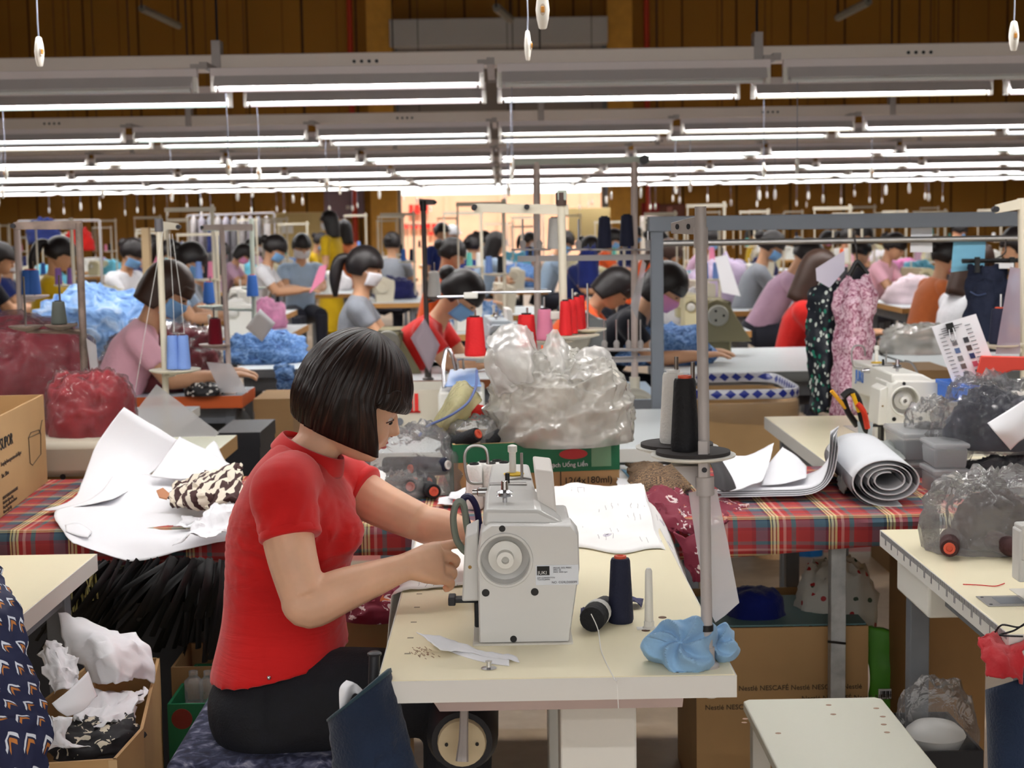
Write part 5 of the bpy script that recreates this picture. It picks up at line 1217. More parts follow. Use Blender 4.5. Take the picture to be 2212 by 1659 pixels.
# chevron cloth over the left table
def chevron():
    t = NT('navy_chevron_print'); uv = t.co('UV'); x, y, z = t.xyz(t.map(uv, (4.4, 11, 1)))
    row = t.math('FLOOR', y); xs = t.math('ADD', x, t.math('MULTIPLY', t.math('MODULO', row, 2.0), .5))
    fx = t.math('SUBTRACT', t.math('FRACT', xs), .5); fy = t.math('FRACT', y)
    py = t.math('SUBTRACT', fy, .5); a_ = t.math('ADD', t.math('MULTIPLY', fx, .6), t.math('MULTIPLY', py, .8)); ax = t.math('ABSOLUTE', t.math('SUBTRACT', t.math('MULTIPLY', fx, .8), t.math('MULTIPLY', py, .6)))
    d = t.math('SUBTRACT', t.math('ADD', a_, .3), t.math('MULTIPLY', ax, 1.1))
    inw = t.math('LESS_THAN', ax, .34)
    w = t.math('MULTIPLY', t.math('MULTIPLY', t.math('GREATER_THAN', d, .02), t.math('LESS_THAN', d, .17)), inw)
    o = t.math('MULTIPLY', t.math('MULTIPLY', t.math('GREATER_THAN', d, .27), t.math('LESS_THAN', d, .44)), t.math('LESS_THAN', ax, .22))
    c = t.mix(w, (24, 30, 66), (214, 220, 232)); c = t.mix(o, c, (186, 116, 52)); t.col(c); t.b.inputs['Roughness'].default_value = .8; return t.m
sheet('chevron_cloth', [[(-60, 1225, 2.62), (-30, 1225, 2.62), (0, 1228, 2.6)], [(-60, 1300, 2.5), (-10, 1290, 2.5), (32, 1292, 2.5)], [(-60, 1400, 2.42), (0, 1390, 2.42), (62, 1400, 2.42)], [(-60, 1500, 2.4), (20, 1490, 2.36), (90, 1490, 2.4)], [(-60, 1580, 2.39), (30, 1570, 2.36), (106, 1570, 2.39)], [(-60, 1700, 2.38), (25, 1700, 2.35), (100, 1700, 2.38)]], chevron(), 'navy cloth with white and orange chevrons hanging at the left edge', 'cloth', nz=.01, fr=9, nu=40, nv=60, solid=.003)
# scrap carton under the left table with waste paper
zr = .52
A = Pz(60, 1652, zr); B = Pz(250, 1640, zr); C = Pz(345, 1420, zr)
u = (B-A).normalized(); r0 = thing('scrap_carton', 'open brown carton full of waste paper at the lower left', 'cardboard box', (A.x+.1, A.y+.2, 0))
D = C+(A-B)*.95; rim = [A-u*.12, B+V((.0, .0, 0)), V((B.x+.01, B.y+.16, zr)), C, D]
b = MB()
def wall(p, q2, off=.006):
    n = V(((q2-p).y, -(q2-p).x, 0)).normalized()*off
    b.hexa([(p.x, p.y, .0), (q2.x, q2.y, .0), (q2.x-n.x, q2.y-n.y, .0), (p.x-n.x, p.y-n.y, .0)], [p, q2, q2-n, p-n])
for i in range(len(rim)): wall(rim[i], rim[(i+1) % len(rim)])
b.build('carton', M_card, r0, smooth=0)
b = MB(); n = V((.004, -.003, 0))
b.hexa([rim[1]+V((-.012, -.001, -.001)), rim[1]+V((.002, -.002, -.001)), rim[1]+V((.002, -.002, -.12)), rim[1]+V((-.012, -.001, -.12))], [rim[1]+V((-.012, -.003, -.001)), rim[1]+V((.003, -.004, -.001)), rim[1]+V((.003, -.004, -.12)), rim[1]+V((-.012, -.003, -.12))])
b.build('packing_tape', mat('clear_tape', (190, 160, 120), .15), r0)
def wp(rows, lab, **k): sheet('waste_paper', rows, M_paper, lab, 'paper', 'waste paper in the lower left carton', **k)
wp([[(132, 1338, 3.0), (190, 1350, 3.02), (250, 1375, 3.04), (296, 1372, 3.06)], [(150, 1420, 2.94), (205, 1385, 2.9), (260, 1400, 2.92), (318, 1410, 3.02)], [(178, 1440, 2.9), (230, 1440, 2.84), (280, 1450, 2.86), (328, 1445, 3.0)], [(200, 1490, 2.9), (240, 1490, 2.84), (280, 1480, 2.86), (322, 1480, 2.98)]], 'largest crumpled waste paper rising at the back of the scrap carton', nz=.014, fr=7, nu=30, nv=24)
wp([[(78, 1405, 2.9), (110, 1380, 2.92), (150, 1400, 2.92)], [(90, 1450, 2.84), (120, 1440, 2.84), (165, 1445, 2.86)], [(112, 1500, 2.8), (140, 1490, 2.8), (180, 1480, 2.84)]], 'shaded waste paper at the left side of the scrap carton', nz=.012, seed=4)
wp([[(112, 1520, 2.68), (150, 1490, 2.7), (190, 1450, 2.74)], [(125, 1535, 2.66), (165, 1520, 2.68), (208, 1500, 2.72)], [(145, 1548, 2.66), (180, 1535, 2.68), (210, 1500, 2.72)]], 'smooth folded waste paper slip in the middle of the scrap carton', nu=10, nv=10)
wp([[(112, 1550, 2.62), (130, 1545, 2.62), (150, 1550, 2.62)], [(108, 1600, 2.6), (130, 1600, 2.58), (152, 1600, 2.6)], [(100, 1628, 2.6), (140, 1630, 2.58), (200, 1620, 2.6)]], 'torn waste paper strip at the front left of the scrap carton', nz=.01, seed=6)
wp([[(262, 1530, 2.8), (275, 1525, 2.8), (295, 1530, 2.82)], [(258, 1560, 2.76), (275, 1565, 2.74), (292, 1555, 2.8)], [(268, 1585, 2.76), (275, 1585, 2.75), (285, 1578, 2.78)]], 'small upright waste paper bit at the right of the scrap carton', nz=.008, seed=7)
wp([[(200, 1500, 2.86), (260, 1500, 2.86), (315, 1495, 2.9)], [(170, 1530, 2.76), (230, 1545, 2.74), (300, 1530, 2.8)], [(160, 1555, 2.72), (220, 1570, 2.7), (260, 1560, 2.72)]], 'low flat waste paper in the middle right of the scrap carton', nz=.016, seed=9, fr=14)
def darkprint():
    t = NT('black_cream_print'); o = t.co(); n = t.noise(o, 40, 2, 1); t.col(t.ramp(n, [(0, (26, 24, 28)), (.6, (210, 200, 180))], True)); t.b.inputs['Roughness'].default_value = .8; return t.m
M_dprint = darkprint()
q = P(195, 1600, 2.66); tag(heap(q+V((0, .04, -.03)), .075, .085, .045, 44).build('print_rags', M_dprint, smooth=60), 'black and cream printed rags at the bottom front of the scrap carton', 'rags')
# black tapes and zip ends hanging below the pattern paper
zp = MB(); r2 = random.Random(5)
for i in range(70):
    x = r2.uniform(150, 470); y0 = 1205+abs(x-330)*.05; Yd = r2.uniform(3.2, 3.45)
    dx = -r2.uniform(60, 210) if x < 400 else r2.uniform(-60, 10); ln = r2.uniform(90, 220)
    a = P(x+40, y0, Yd); m2 = P(x+40+dx*.35, y0+ln*.45, Yd-.03); e = P(x+dx*.7+30, y0+ln, Yd)
    zp.tube(spline([a, m2, e], 4), r2.uniform(.003, .012), 5, sq=.4)
tag(zp.build('black_zip_tapes', mat('black_tape', (14, 14, 16), .5)), 'dense bunch of black zip tapes hanging under the pattern paper', 'zip tapes', kind='stuff')
zp = MB()
for i in range(60):
    x = r2.uniform(120, 210); y = 1330-(x-120)*1.25+r2.uniform(-12, 30); Yd = r2.uniform(3.2, 3.5)
    a = P(x, y, Yd); zp.tube([a, P(x-r2.uniform(-8, 14), y+r2.uniform(20, 55), Yd-.02)], r2.uniform(.0012, .0028), 4)
tag(zp.build('zip_ends', mat('zip_end_olive', (120, 110, 60), .5, var=.5, vs=80)), 'yellowish zip ends fringing the black tapes by the left table', 'zip ends', kind='stuff')
for i, (px, py0, py1) in enumerate(((432, 1215, 1400), (446, 1210, 1430), (402, 1230, 1395), (462, 1215, 1380))):
    tag(MB().tube(spline([P(px+8, py0, 3.3), P(px+4*math.sin(i), (py0+py1)/2, 3.28), P(px-4, py1, 3.3)], 4), .0075, 7, sq=.5).build('black_strap', M_black), 'black strap hanging by the back of the seamstress, %s from the left' % ORD[(1, 2, 0, 3)[i]], 'strap', 'black straps behind the seamstress')
hang = MB(); hang.tube([P(120, 1196, 3.5), P(560, 1192, 3.5)], .008, 8)
tag(hang.build('hanging_rail', M_dark), 'dark rail under the tartan bench carrying the black tapes', 'rail')
# cartons and bags under the bench
def block(name, label, px0, py0, px1, py1, Y, d, z0, m, cat='cardboard box', band=None):
    a, c = P(px0, py1, Y), P(px1, py0, Y); z0 = a.z if z0 is None else z0
    r = thing(name, label, cat, ((a.x+c.x)/2, Y+d/2, z0))
    b = MB(); th = .006; x0, x1, h = a.x, c.x, c.z
    b.bx(x0, x1, Y, Y+th, z0, h).bx(x0, x1, Y+d-th, Y+d, z0, h).bx(x0, x0+th, Y+th, Y+d-th, z0, h).bx(x1-th, x1, Y+th, Y+d-th, z0, h).bx(x0, x1, Y+th, Y+d-th, z0, z0+th)
    b.build('carton', m, r, smooth=0); return r, x0, x1, z0, h
r, x0, x1, z0, h = block('coffee_carton', 'big brown carton with dark printed bands under the tartan bench at right', 1505, 1352, 1876, 1625, 3.56, .4, .0, M_card)
f2 = lambda x, z: basis((x, 3.5588, z), (1, 0, 0), (0, 0, 1))
for k, zz in enumerate((P(1700, 1490, 3.56).z, P(1700, 1514, 3.56).z)):
    tx('Nestlé NESCAFÉ Nestlé NESCAFÉ Nestlé', .017, f2(x0+.1 if k == 0 else x0+.25, zz), M_print_br, 'lettering', r)
tx('Nestlé NESCAFÉ', .017, f2(x0+.02, P(1700, 1530, 3.56).z), M_print_br, 'lettering', r)
MB().bx(x0+.003, x1-.003, 3.57, 3.86, h-.0, h+.004).build('teal_lining', mat('teal_lining', (96, 130, 132), .6), r)
q = P(1632, 1345, 3.68); tag(heap(q, .07, .07, .085, 51, amp=.1, fr=4, p=.5).build('blue_cloth', cloth('royal_blue_cloth', (16, 28, 100), .1), smooth=60), 'royal blue cloth heap on the brown coffee carton', 'cloth heap')
def hearts():
    t = NT('heart_print'); o = t.co(); v = t.n('ShaderNodeTexVoronoi'); v.inputs['Scale'].default_value = 44; t.l(o, v.inputs['Vector']); cc = t.xyz(v.outputs['Color'])
    d = t.math('LESS_THAN', v.outputs['Distance'], .3); c = t.mix(t.math('MULTIPLY', d, t.math('GREATER_THAN', cc[0], .7)), (196, 194, 186), (170, 30, 36)); c = t.mix(t.math('MULTIPLY', d, t.math('LESS_THAN', cc[0], .28)), c, (60, 80, 62)); t.col(c); return t.m
q = P(1805, 1356, 3.74); tag(heap(q, .1, .085, .165, 52, amp=.16).build('heart_bag', hearts(), smooth=60), 'white cloth bundle with red hearts on the brown coffee carton', 'cloth bundle')
a = P(1878, 1545, 3.6); c = P(1976, 1360, 3.6)
r = thing('green_bag', 'bright green packing bag standing beside the brown coffee carton', 'bag', (a.x, 3.6, 0))
surf([[V((a.x, 3.62, c.z)), V(((a.x+c.x)/2, 3.61, c.z-.002)), V((c.x, 3.62, c.z+.004))], [V((a.x, 3.61, .6*c.z)), V(((a.x+c.x)/2, 3.59, .6*c.z)), V((c.x, 3.61, .6*c.z))], [V((a.x, 3.61, 0)), V(((a.x+c.x)/2, 3.59, 0)), V((c.x, 3.61, 0))]], 14, 22, .006, 14).build('bag_body', mat('lime_green', (78, 150, 36), .5), r, solid=.02)
b = MB(); lb = P(1915, 1500, 3.57); b.bx(lb.x-.018, lb.x+.018, 3.572, 3.576, lb.z-.012, lb.z+.012); b.build('barcode_label', M_paper, r)
b = MB()
for i in range(9): b.bx(lb.x-.014+i*.0032, lb.x-.0125+i*.0032+.0008*(i % 3), 3.5712, 3.5722, lb.z-.008, lb.z+.008)
b.build('barcode', M_ink, r)
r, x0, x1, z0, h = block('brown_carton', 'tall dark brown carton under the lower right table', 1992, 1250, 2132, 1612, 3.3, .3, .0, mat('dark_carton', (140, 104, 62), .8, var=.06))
# bowl in a clear bag on the floor
q = P(2020, 1585, 3.08); bw = thing('plastic_bowl', 'white lidded plastic bowl inside a clear bag at the lower right', 'bowl', q)
MB().lathe([(.034, -.045), (.04, -.044), (.058, -.008), (.06, -.004), (.062, .0), (.058, .008), (.044, .02), (.02, .027), (.001, .028)], 28, Matrix.Translation(q)).build('bowl', mat('bowl_plastic', (206, 206, 204), .4), bw)
heap(q+V((0, 0, -.05)), .085, .07, .155, 61, amp=.16).build('bag_skin', M_film, bw, smooth=60)
bk = block('low_carton', 'dark low carton carrying the bagged bowl at the lower right', 1930, 1622, 2125, 1700, 3.0, .25, None, M_dark)
# open basket, blue bag, dark post things behind the bench
q = P(1672, 1216, 6.4); q.z = .0; bs = thing('plastic_basket', 'orange perforated plastic basket on the floor behind the bench', 'basket', q)
def bask():
    t = NT('orange_basket'); o = t.co(); x, y, z = t.xyz(o); b = t.n('ShaderNodeTexBrick'); b.inputs['Scale'].default_value = 60; t.l(t.map(o, (1, 1, 1.4), (math.pi/2, 0, 0)), b.inputs['Vector'])
    b.inputs[1].default_value = lin((232, 190, 140)); b.inputs[2].default_value = lin((226, 170, 112)); b.inputs[3].default_value = lin((250, 226, 190)); t.col(b.outputs[0]); return t.m
MB().lathe([(.088, 0), (.09, .01), (.108, .17), (.114, .18), (.114, .19), (.104, .186), (.084, .012)], 30, Matrix.Translation((q.x, 6.4, 0)), False).build('basket', bask(), bs)
q = P(1745, 1215, 6.4); q.z = 0; tag(heap(q, .06, .05, .17, 71, p=.4).build('blue_bag', mat('blue_poly', (24, 92, 150), .4), smooth=60), 'blue plastic bag on the floor behind the bench beside the basket', 'plastic bag')
# white stool at the lower right
q = Pz(1775, 1600, .45); stl = thing('stool', 'empty white wooden stool with nail marks at the lower right', 'stool', (q.x, q.y, 0))
a, bb2 = Pz(1600, 1504, .45), Pz(1908, 1512, .45); x0, x1, yb = a.x, bb2.x, (a.y+bb2.y)/2; yf = yb-.5
poly = [(x0, yf), (x1+.0, yf), (x1, yb-.012), (x1-.012, yb), (x0+.012, yb), (x0, yb-.012)]
MB().prism(poly, .43, .45).build('seat', mat('stool_white', (228, 228, 214), .4), stl, bev=.003)
for lx in (x0+.03, x1-.03):
    for ly in (yf+.04, yb-.04): MB().bx(lx-.018, lx+.018, ly-.018, ly+.018, 0, .43).build('leg', M_mach2, stl, bev=.002)
k = MB()
for px, py in ((1790, 1523), (1893, 1530), (1610, 1553), (1608, 1561), (1907, 1548), (1909, 1565), (1916, 1582), (1681, 1584), (1800, 1543)):
    p = Pz(px, py, .4502); k.lathe([(.0045, 0), (.0045, .0004)], 8, Matrix.Translation(p) @ Matrix.Diagonal((1.3, 1, 1, 1)))
k.build('nail_mark', mat('nail_tan', (170, 140, 120), .7), stl)
# floor clutter seen between the seamstress and the carton
r, x0, x1, z0, h = block('dark_backing', 'dark backing box added under the tartan bench behind the black tapes', 60, 1300, 470, 1520, 3.6, .4, 0, M_dark, 'backing box')  # box added as a dark backing, hiding bright floor behind the tapes
r, x0, x1, z0, h = block('green_carton', 'dark green carton on the floor behind the seamstress', 366, 1520, 448, 1640, 3.15, .3, .0, M_green)
MB().lathe([(.022, -.001), (.022, .001)], 20, Matrix.Translation((x0+.03, 3.149, P(1, 1560, 3.15).z)) @ Matrix.Rotation(math.pi/2, 4, 'X')).build('round_logo', mat('logo_maroon', (120, 40, 30), .5), r)
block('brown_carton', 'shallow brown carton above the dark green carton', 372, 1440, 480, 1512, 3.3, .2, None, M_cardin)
for i, (px, w) in enumerate(((420, 'left'), (452, 'right'))):
    q = P(px, 1520, 3.22); tag(MB().lathe([(.018, 0), (.02, .004), (.02, .05), (.01, .06), (.01, .072), (.001, .073)], 14, Matrix.Translation(q)).build('plastic_bottle', M_bag), 'small clear bottle on the dark green carton, '+w+' one', 'bottle')
r, x0, x1, z0, h = block('brown_carton', 'brown carton seen under the forearm of the seamstress', 738, 1330, 872, 1420, 3.2, .25, None, M_card)
MB().bx(x0, x1, 3.22, 3.44, z0-.3, z0).build('carton_base', M_card, r)
q = P(815, 1335, 3.15); tag(heap(q, .07, .05, .06, 81).build('floral_rag', M_flor, smooth=60), 'wine floral rag on the carton under the forearm of the seamstress', 'rag')
# ================================================================ the other workers
def hair_cap(hm, style, F):
    """F(f, s, u) maps head coordinates; hair as one shell plus bun, tail or long locks"""
    b = MB()
    def cap(u, v):
        ph = (u-.5)*2*math.pi; a = abs(ph)/math.pi
        hem = {'long': -.2, 'bob': -.1, 'pony': -.055, 'bun': -.055}[style]*min(1, max(0, (a-.3)/.2))+.045*(1-min(1, max(0, (a-.3)/.2)))
        if v < .55: t = v/.55*math.pi/2; r = math.sin(t); z = .112*math.cos(t)
        else: k = (v-.55)/.45; z = hem*k; r = 1-(.22 if style in ('pony', 'bun') else .05)*k*k
        d = 1+.03*fbm(V((ph*5, z*20, 1)))
        return F(math.cos(ph)*.104*r*d-.008, math.sin(ph)*.087*r*d, z)
    b.grid(cap, 36, 14); o = [b]
    x = MB()
    if style == 'bun': x.ball(F(-.115, 0, .02), .042, 12)
    if style == 'pony': limb(x, [F(-.1, 0, .03), F(-.15, 0, .0), F(-.155, .01, -.1), F(-.135, .01, -.2)], [.022, .034, .034, .012], 10)
    return b, (x if x.v else None)
def worker(label, head_at, facing, shirt, lean=.4, pitch=.45, hair='pony', hm=None, mask=None, seat=None, near=False, stand=False, reach=.36, turn=0, group=None, cap=None, skirt=None, skinm=None):
    """a person built facing local +x; head_at is the world position of the head centre"""
    S = .45
    hip = V((0, 0, S+.09)) if not stand else V((0, 0, .93))
    sh = hip+V((math.sin(lean), 0, math.cos(lean)))*.42
    nk = sh+V((math.sin(lean+.15), 0, math.cos(lean+.15)))*.07
    hc = nk+V((math.sin(lean*.6+pitch*.6), 0, math.cos(lean*.6+pitch*.6)))*.14
    ca, sa = math.cos(facing), math.sin(facing)
    loc = V((head_at.x-(hc.x*ca-hc.y*sa), head_at.y-(hc.x*sa+hc.y*ca), 0))
    dz = head_at.z-hc.z                                  # raise or lower the seat
    hip.z += dz; sh.z += dz; nk.z += dz; hc.z += dz
    r = thing('person', label, 'person', loc, facing, group)
    ct, st_ = math.cos(turn), math.sin(turn)
    hu_ = V((math.sin(pitch), 0, math.cos(pitch))); hf_ = V((math.cos(pitch)*ct, math.cos(pitch)*st_, -math.sin(pitch))); hs_ = hf_.cross(hu_).normalized(); hu_ = hs_.cross(hf_)
    F = lambda f, s, u: hc+hf_*f+hs_*s+hu_*u
    b = MB()
    # head with nose and ears, neck, core, arms with hands
    rings = []
    for u, a, c, w in ((-.115, .06, .0, .025), (-.1, .08, -.03, .05), (-.06, .086, -.075, .064), (-.02, .086, -.092, .072), (.03, .092, -.096, .074), (.08, .066, -.074, .056), (.104, .012, -.015, .014)):
        rings.append([F((a+c)/2+(a-c)/2*math.cos(2*math.pi*i/16), w*math.sin(2*math.pi*i/16), u) for i in range(16)])
    b.loft(rings); b.loft([ring(F(f, 0, u), hs_*w, hf_*d, 8) for f, u, w, d in ((.084, -.01, .006, .006), (.096, -.04, .012, .012), (.086, -.056, .009, .006))])
    for s in (-1, 1): b.ball(F(-.004, s*.074, -.025), (.014, .008, .026), 8)
    limb(b, [sh+V((0, 0, -.02)), nk, F(-.02, 0, -.06)], [.06, .046, .046], 12)
    wv = lambda p, w, t, q: ring(p, V((math.cos(lean), 0, -math.sin(lean)))*t, V((0, w, 0)), 18, q)
    ax = (sh-hip)
    def tor(m, o, lo=0):
        m.loft([wv(hip+ax*k, w+o, t+o, .9) for k, w, t in ((lo, .145, .1), (.25, .13, .095), (.55, .138, .1), (.8, .16, .1), (.95, .165, .075), (1.04, .12, .055), (1.1, .06, .045))])
    tor(b, -.012)
    hands = []
    for s in (-1, 1):
        a0 = sh+V((0, s*.165, -.02)); tgt = V((sh.x+reach, s*.09, max(.8, min(.9, sh.z-.18)))) if not stand else V((hip.x+.2, s*.1, hip.z+.08))
        el = a0.lerp(tgt, .5)+V((-.06, s*.045, -.09)) if not stand else a0+V((-.02, s*.05, -.27))
        limb(b, [sh+V((0, s*.1, -.01)), a0, a0.lerp(el, .5), el], [.045, .05, .044, .038], 10)
        wr_ = el.lerp(tgt, .85); limb(b, [el+V((-.01, 0, 0)), el.lerp(wr_, .4), wr_], [.036, .036, .025], 10)
        d = (tgt-el).normalized(); b.loft([ring(wr_+d*k, V((0, w, 0)), V((0, 0, h)), 8) for k, w, h in ((-.02, .024, .018), (.03, .036, .017), (.07, .036, .015), (.085, .03, .012))])
        for i in range(4): limb(b, [wr_+d*.075+V((0, (i-1.5)*.018, 0)), wr_+d*.12+V((0, (i-1.5)*.019, -.012)), wr_+d*.145+V((0, (i-1.5)*.018, -.034))], [.009, .0085, .007], 6)
        limb(b, [wr_+d*.03+V((0, -s*.025, -.005)), wr_+d*.08+V((0, -s*.045, -.015))], [.011, .008], 6)
        hands.append((a0, el))
    sk_ = skinm or M_skin2
    b.build('body', sk_, r, False, rem=.011 if near else 0, sm=2 if near else 0, smooth=180 if near else 60)
    c = MB(); tor(c, .004, -.12)
    for s, (a0, el) in zip((-1, 1), hands): limb(c, [sh+V((0, s*.09, -.01)), a0, a0.lerp(el, .35), a0.lerp(el, .62)], [.052, .058, .054, .052], 12)
    c.build('shirt', shirt, r, False, rem=.013 if near else 0, sm=3 if near else 0, smooth=180 if near else 60)
    tm = skirt or mat('dark_trousers', (38, 40, 52), .8)
    t = MB()
    if stand:
        if skirt: t.loft([ring(hip+V((0, 0, z)), V((w*.75, 0, 0)), V((0, w, 0)), 18) for z, w in ((.05, .15), (-.1, .18), (-.4, .22), (-.62, .25))])
        for s in (-1, 1): limb(t, [hip+V((0, s*.08, -.02)), (0, s*.085, .5*hip.z), (0, s*.085, .07)], [.085, .06, .042], 10); t.ball((.05, s*.085, .04), (.12, .042, .036), 8)
    else:
        for s in (-1, 1):
            limb(t, [hip+V((0, s*.08, -.03)), hip+V((.2, s*.09, -.02)), hip+V((.4, s*.1, -.02))], [.1, .085, .062], 10)
            limb(t, [hip+V((.4, s*.1, -.02)), (.4, s*.1, .3), (.37, s*.1, .07)], [.06, .052, .04], 10); t.ball((.43, s*.1, .035), (.12, .042, .034), 8)
        t.loft([wv(hip+ax*k, .15, .11, .9) for k in (-.2, .08)])
    t.build('trousers', tm, r, False, smooth=60)
    hmm = hm or M_hair
    if cap is None:
        hb, tl = hair_cap(hmm, hair, F); ho = hb.build('hair', hmm, r, False, solid=.008, smooth=180)
        if tl: tl.build('hair_bun' if hair == 'bun' else 'ponytail', hmm, ho, False, smooth=180)
    else:
        q = MB(); q.loft([[F(.108*k*math.cos(2*math.pi*i/18), .09*k*math.sin(2*math.pi*i/18), z) for i in range(18)] for k, z in ((1.02, .0), (1.04, .03), (.9, .08), (.55, .112), (.05, .122))]); q.loft([[F(.09+.06*k*math.cos(2*math.pi*i/14), .07*math.sin(2*math.pi*i/14), .02+z) for i in range(14)] for k, z in ((1, 0), (1, .006))])
        q.build('cap', cap, r, False)
    if mask:
        m = MB()
        def mk(u, v):
            ph = (u-.5)*2.5; z = -.028-.075*v; k = 1+.06*math.sin(v*math.pi)+.12*math.exp(-(ph/.35)**2)*math.exp(-((v-.25)/.3)**2)
            return F(.0925*math.cos(ph)*k-.002-.012*v, .077*math.sin(ph)*k, z)
        mo_ = m.grid(mk, 16, 8).build('face_mask', mask, r, False, solid=.003, smooth=180)
        e = MB()
        for s in (-1, 1): e.tube([F(.03, s*.074, -.04), F(.0, s*.08, -.02), F(-.012, s*.08, -.03)], .0015, 4)
        e.build('ear_loop', M_paper, mo_, False)
    ey = MB()
    for s in (-1, 1): ey.ball(F(.078, s*.03, -.016), (.008, .01, .004), 6)
    ey.build('eye', M_eye, r, False)
    if not stand:
        pass
    return r
M_mblue = mat('blue_mask', (118, 166, 214), .7); M_mwhite = mat('white_mask', (226, 224, 228), .7); M_mpink = mat('pink_mask', (226, 150, 196), .7)
M_pink = cloth('pink_shirt', (250, 192, 208), .03); M_gray = cloth('grey_shirt', (138, 142, 150), .05); M_red2 = cloth('bright_red_shirt', (204, 36, 32), .05)
M_orange = cloth('orange_shirt', (226, 92, 40), .05); M_blk = cloth('black_shirt', (30, 30, 38), .1); M_yel = cloth('mustard_dress', (196, 160, 24), .05); M_whs = cloth('white_shirt', (222, 222, 226), .04)
M_navs = cloth('navy_shirt', (36, 48, 104), .08); M_mauve = cloth('mauve_shirt', (196, 160, 184), .06); M_tan = cloth('rust_shirt', (190, 104, 58), .06); M_bsh = cloth('pale_blue_shirt', (168, 190, 214), .05); M_brh = mat('brown_hair', (58, 38, 28), .45)
WK = [('worker in a pink shirt with blue mask, bent over her table left of the seamstress', (366, 622), 6.3, .12, M_pink, .42, .55, 'bob', M_brh, M_mblue),
      ('worker in a grey shirt with a long ponytail and white mask, sitting upright', (790, 574), 8.6, 0, M_gray, .12, .2, 'pony', M_hair, M_mwhite),
      ('worker in a bright red shirt with blue mask, head bent low behind the red cones', (1000, 634), 7.1, -.15, M_red2, .62, .75, 'bun', M_hair, M_mblue),
      ('worker in an orange shirt with dark bun, behind the one in bright red', (978, 546), 11.4, .1, M_orange, .3, .4, 'bun', M_hair, None),
      ('worker in an orange shirt bent low behind the double-pole thread rack', (1332, 620), 8.6, -.1, M_orange, .7, .8, 'bob', M_hair, None),
      ('worker in a black shirt with pink mask, bent forward beside the grey rack post', (1440, 616), 7.2, -.3, M_blk, .65, .65, 'bob', M_hair, M_mpink),
      ('worker in a red sweater turned away, half hidden by the hanging dresses', (1772, 584), 8.3, -.25, M_red2, .25, .4, 'long', M_brh, None),
      ('worker in a mauve shirt bent over, left of the one in the red sweater', (1748, 552), 10.4, -.1, M_mauve, .55, .7, 'bun', M_hair, None),
      ('worker in a rust top with bun and pale pink mask, right of the lace dress', (2048, 552), 10.2, .1, M_tan, .3, .35, 'bun', M_hair, M_mpink),
      ('worker with long brown hair in a white top, half hidden behind the jeans', (2108, 566), 8.1, .2, M_whs, .2, .3, 'long', M_brh, None),
      ('worker with dark hair just right of the jeans hanger at the right edge', (2196, 528), 9.4, 2.6, M_bsh, .15, .2, 'bun', M_hair, None),
      ('worker in a yellow shirt and black cap at the far left', (132, 545), 10.5, .2, M_yel, .2, .4, 'pony', M_hair, None),
      ('worker with blue mask behind the pink card, left of the wooden post', (288, 545), 12.2, -.4, M_whs, .3, .5, 'bun', M_hair, M_mblue),
      ('worker in a yellow vest with teal mask just right of the wooden post', (368, 546), 13, -.5, M_yel, .3, .5, 'pony', M_hair, mat('teal_mask', (110, 190, 190), .7)),
      ('worker in a white shirt with a bun and blue mask before the plywood partition', (596, 535), 13.2, 0, M_whs, .35, .5, 'bun', M_hair, M_mblue),
      ('worker with white headband before the plywood partition', (652, 530), 14.2, -1.2, M_bsh, .2, .3, 'bun', M_hair, M_mwhite),
      ('worker in a dark top left of the doorway, back turned', (848, 524), 16, 1.2, M_gray, .15, .1, 'bun', M_hair, None),
      ('worker in a blue top with dark bun in front of the doorway', (1022, 528), 16.5, 1.0, M_navs, .2, .1, 'bun', M_hair, None),
      ('worker in a pale blue top with long dark hair in front of the doorway', (1072, 524), 15.5, .4, M_bsh, .35, .3, 'long', M_hair, None),
      ('worker in navy under the upper rail of the double-pole rack', (1276, 536), 14, -.5, M_navs, .3, .5, 'bun', M_hair, None),
      ('worker in a mauve top right of the double-pole rack', (1446, 548), 11.6, .4, M_mauve, .4, .5, 'pony', M_brh, None),
      ('worker with dark hair and pink top behind the hanging lace dress', (1934, 530), 13.5, -.6, M_pink, .4, .5, 'bun', M_hair, None),
      ('worker in a black top behind the spotted dress paper clip', (1862, 540), 14.5, .6, M_blk, .2, .3, 'bun', M_hair, None),
      ('worker in a dark top cut by the left edge', (2, 556), 11.2, .4, M_blk, .3, .3, 'pony', M_hair, None)]
for lab, (px, py), Y, fc, shm, ln, pt, hs_t, hmm, mk in WK:
    worker(lab, P(px, py, Y), fc, shm, ln, pt, hs_t, hmm, mk, near=Y < 9.5)
worker('standing worker in a mustard dress with long dark hair near the far wall', P(710, 476, 17.5), math.pi-.3, M_yel, .02, .1, 'long', M_hair, M_mwhite, stand=True, skirt=M_yel)
worker('standing worker in a rust dress right behind the one in mustard', P(742, 494, 19), math.pi-.5, M_tan, .02, .1, 'long', M_hair, None, stand=True, skirt=M_tan)
worker('standing worker in a blue jacket with yellow stripe in front of the doorway', P(955, 500, 18.5), -.9, M_navs, .05, .1, 'bun', M_hair, None, stand=True)
worker('standing worker in a white cap and white jacket in front of the doorway', P(976, 506, 19.5), -.6, M_whs, .05, .1, 'bun', M_hair, None, stand=True, cap=M_whs)
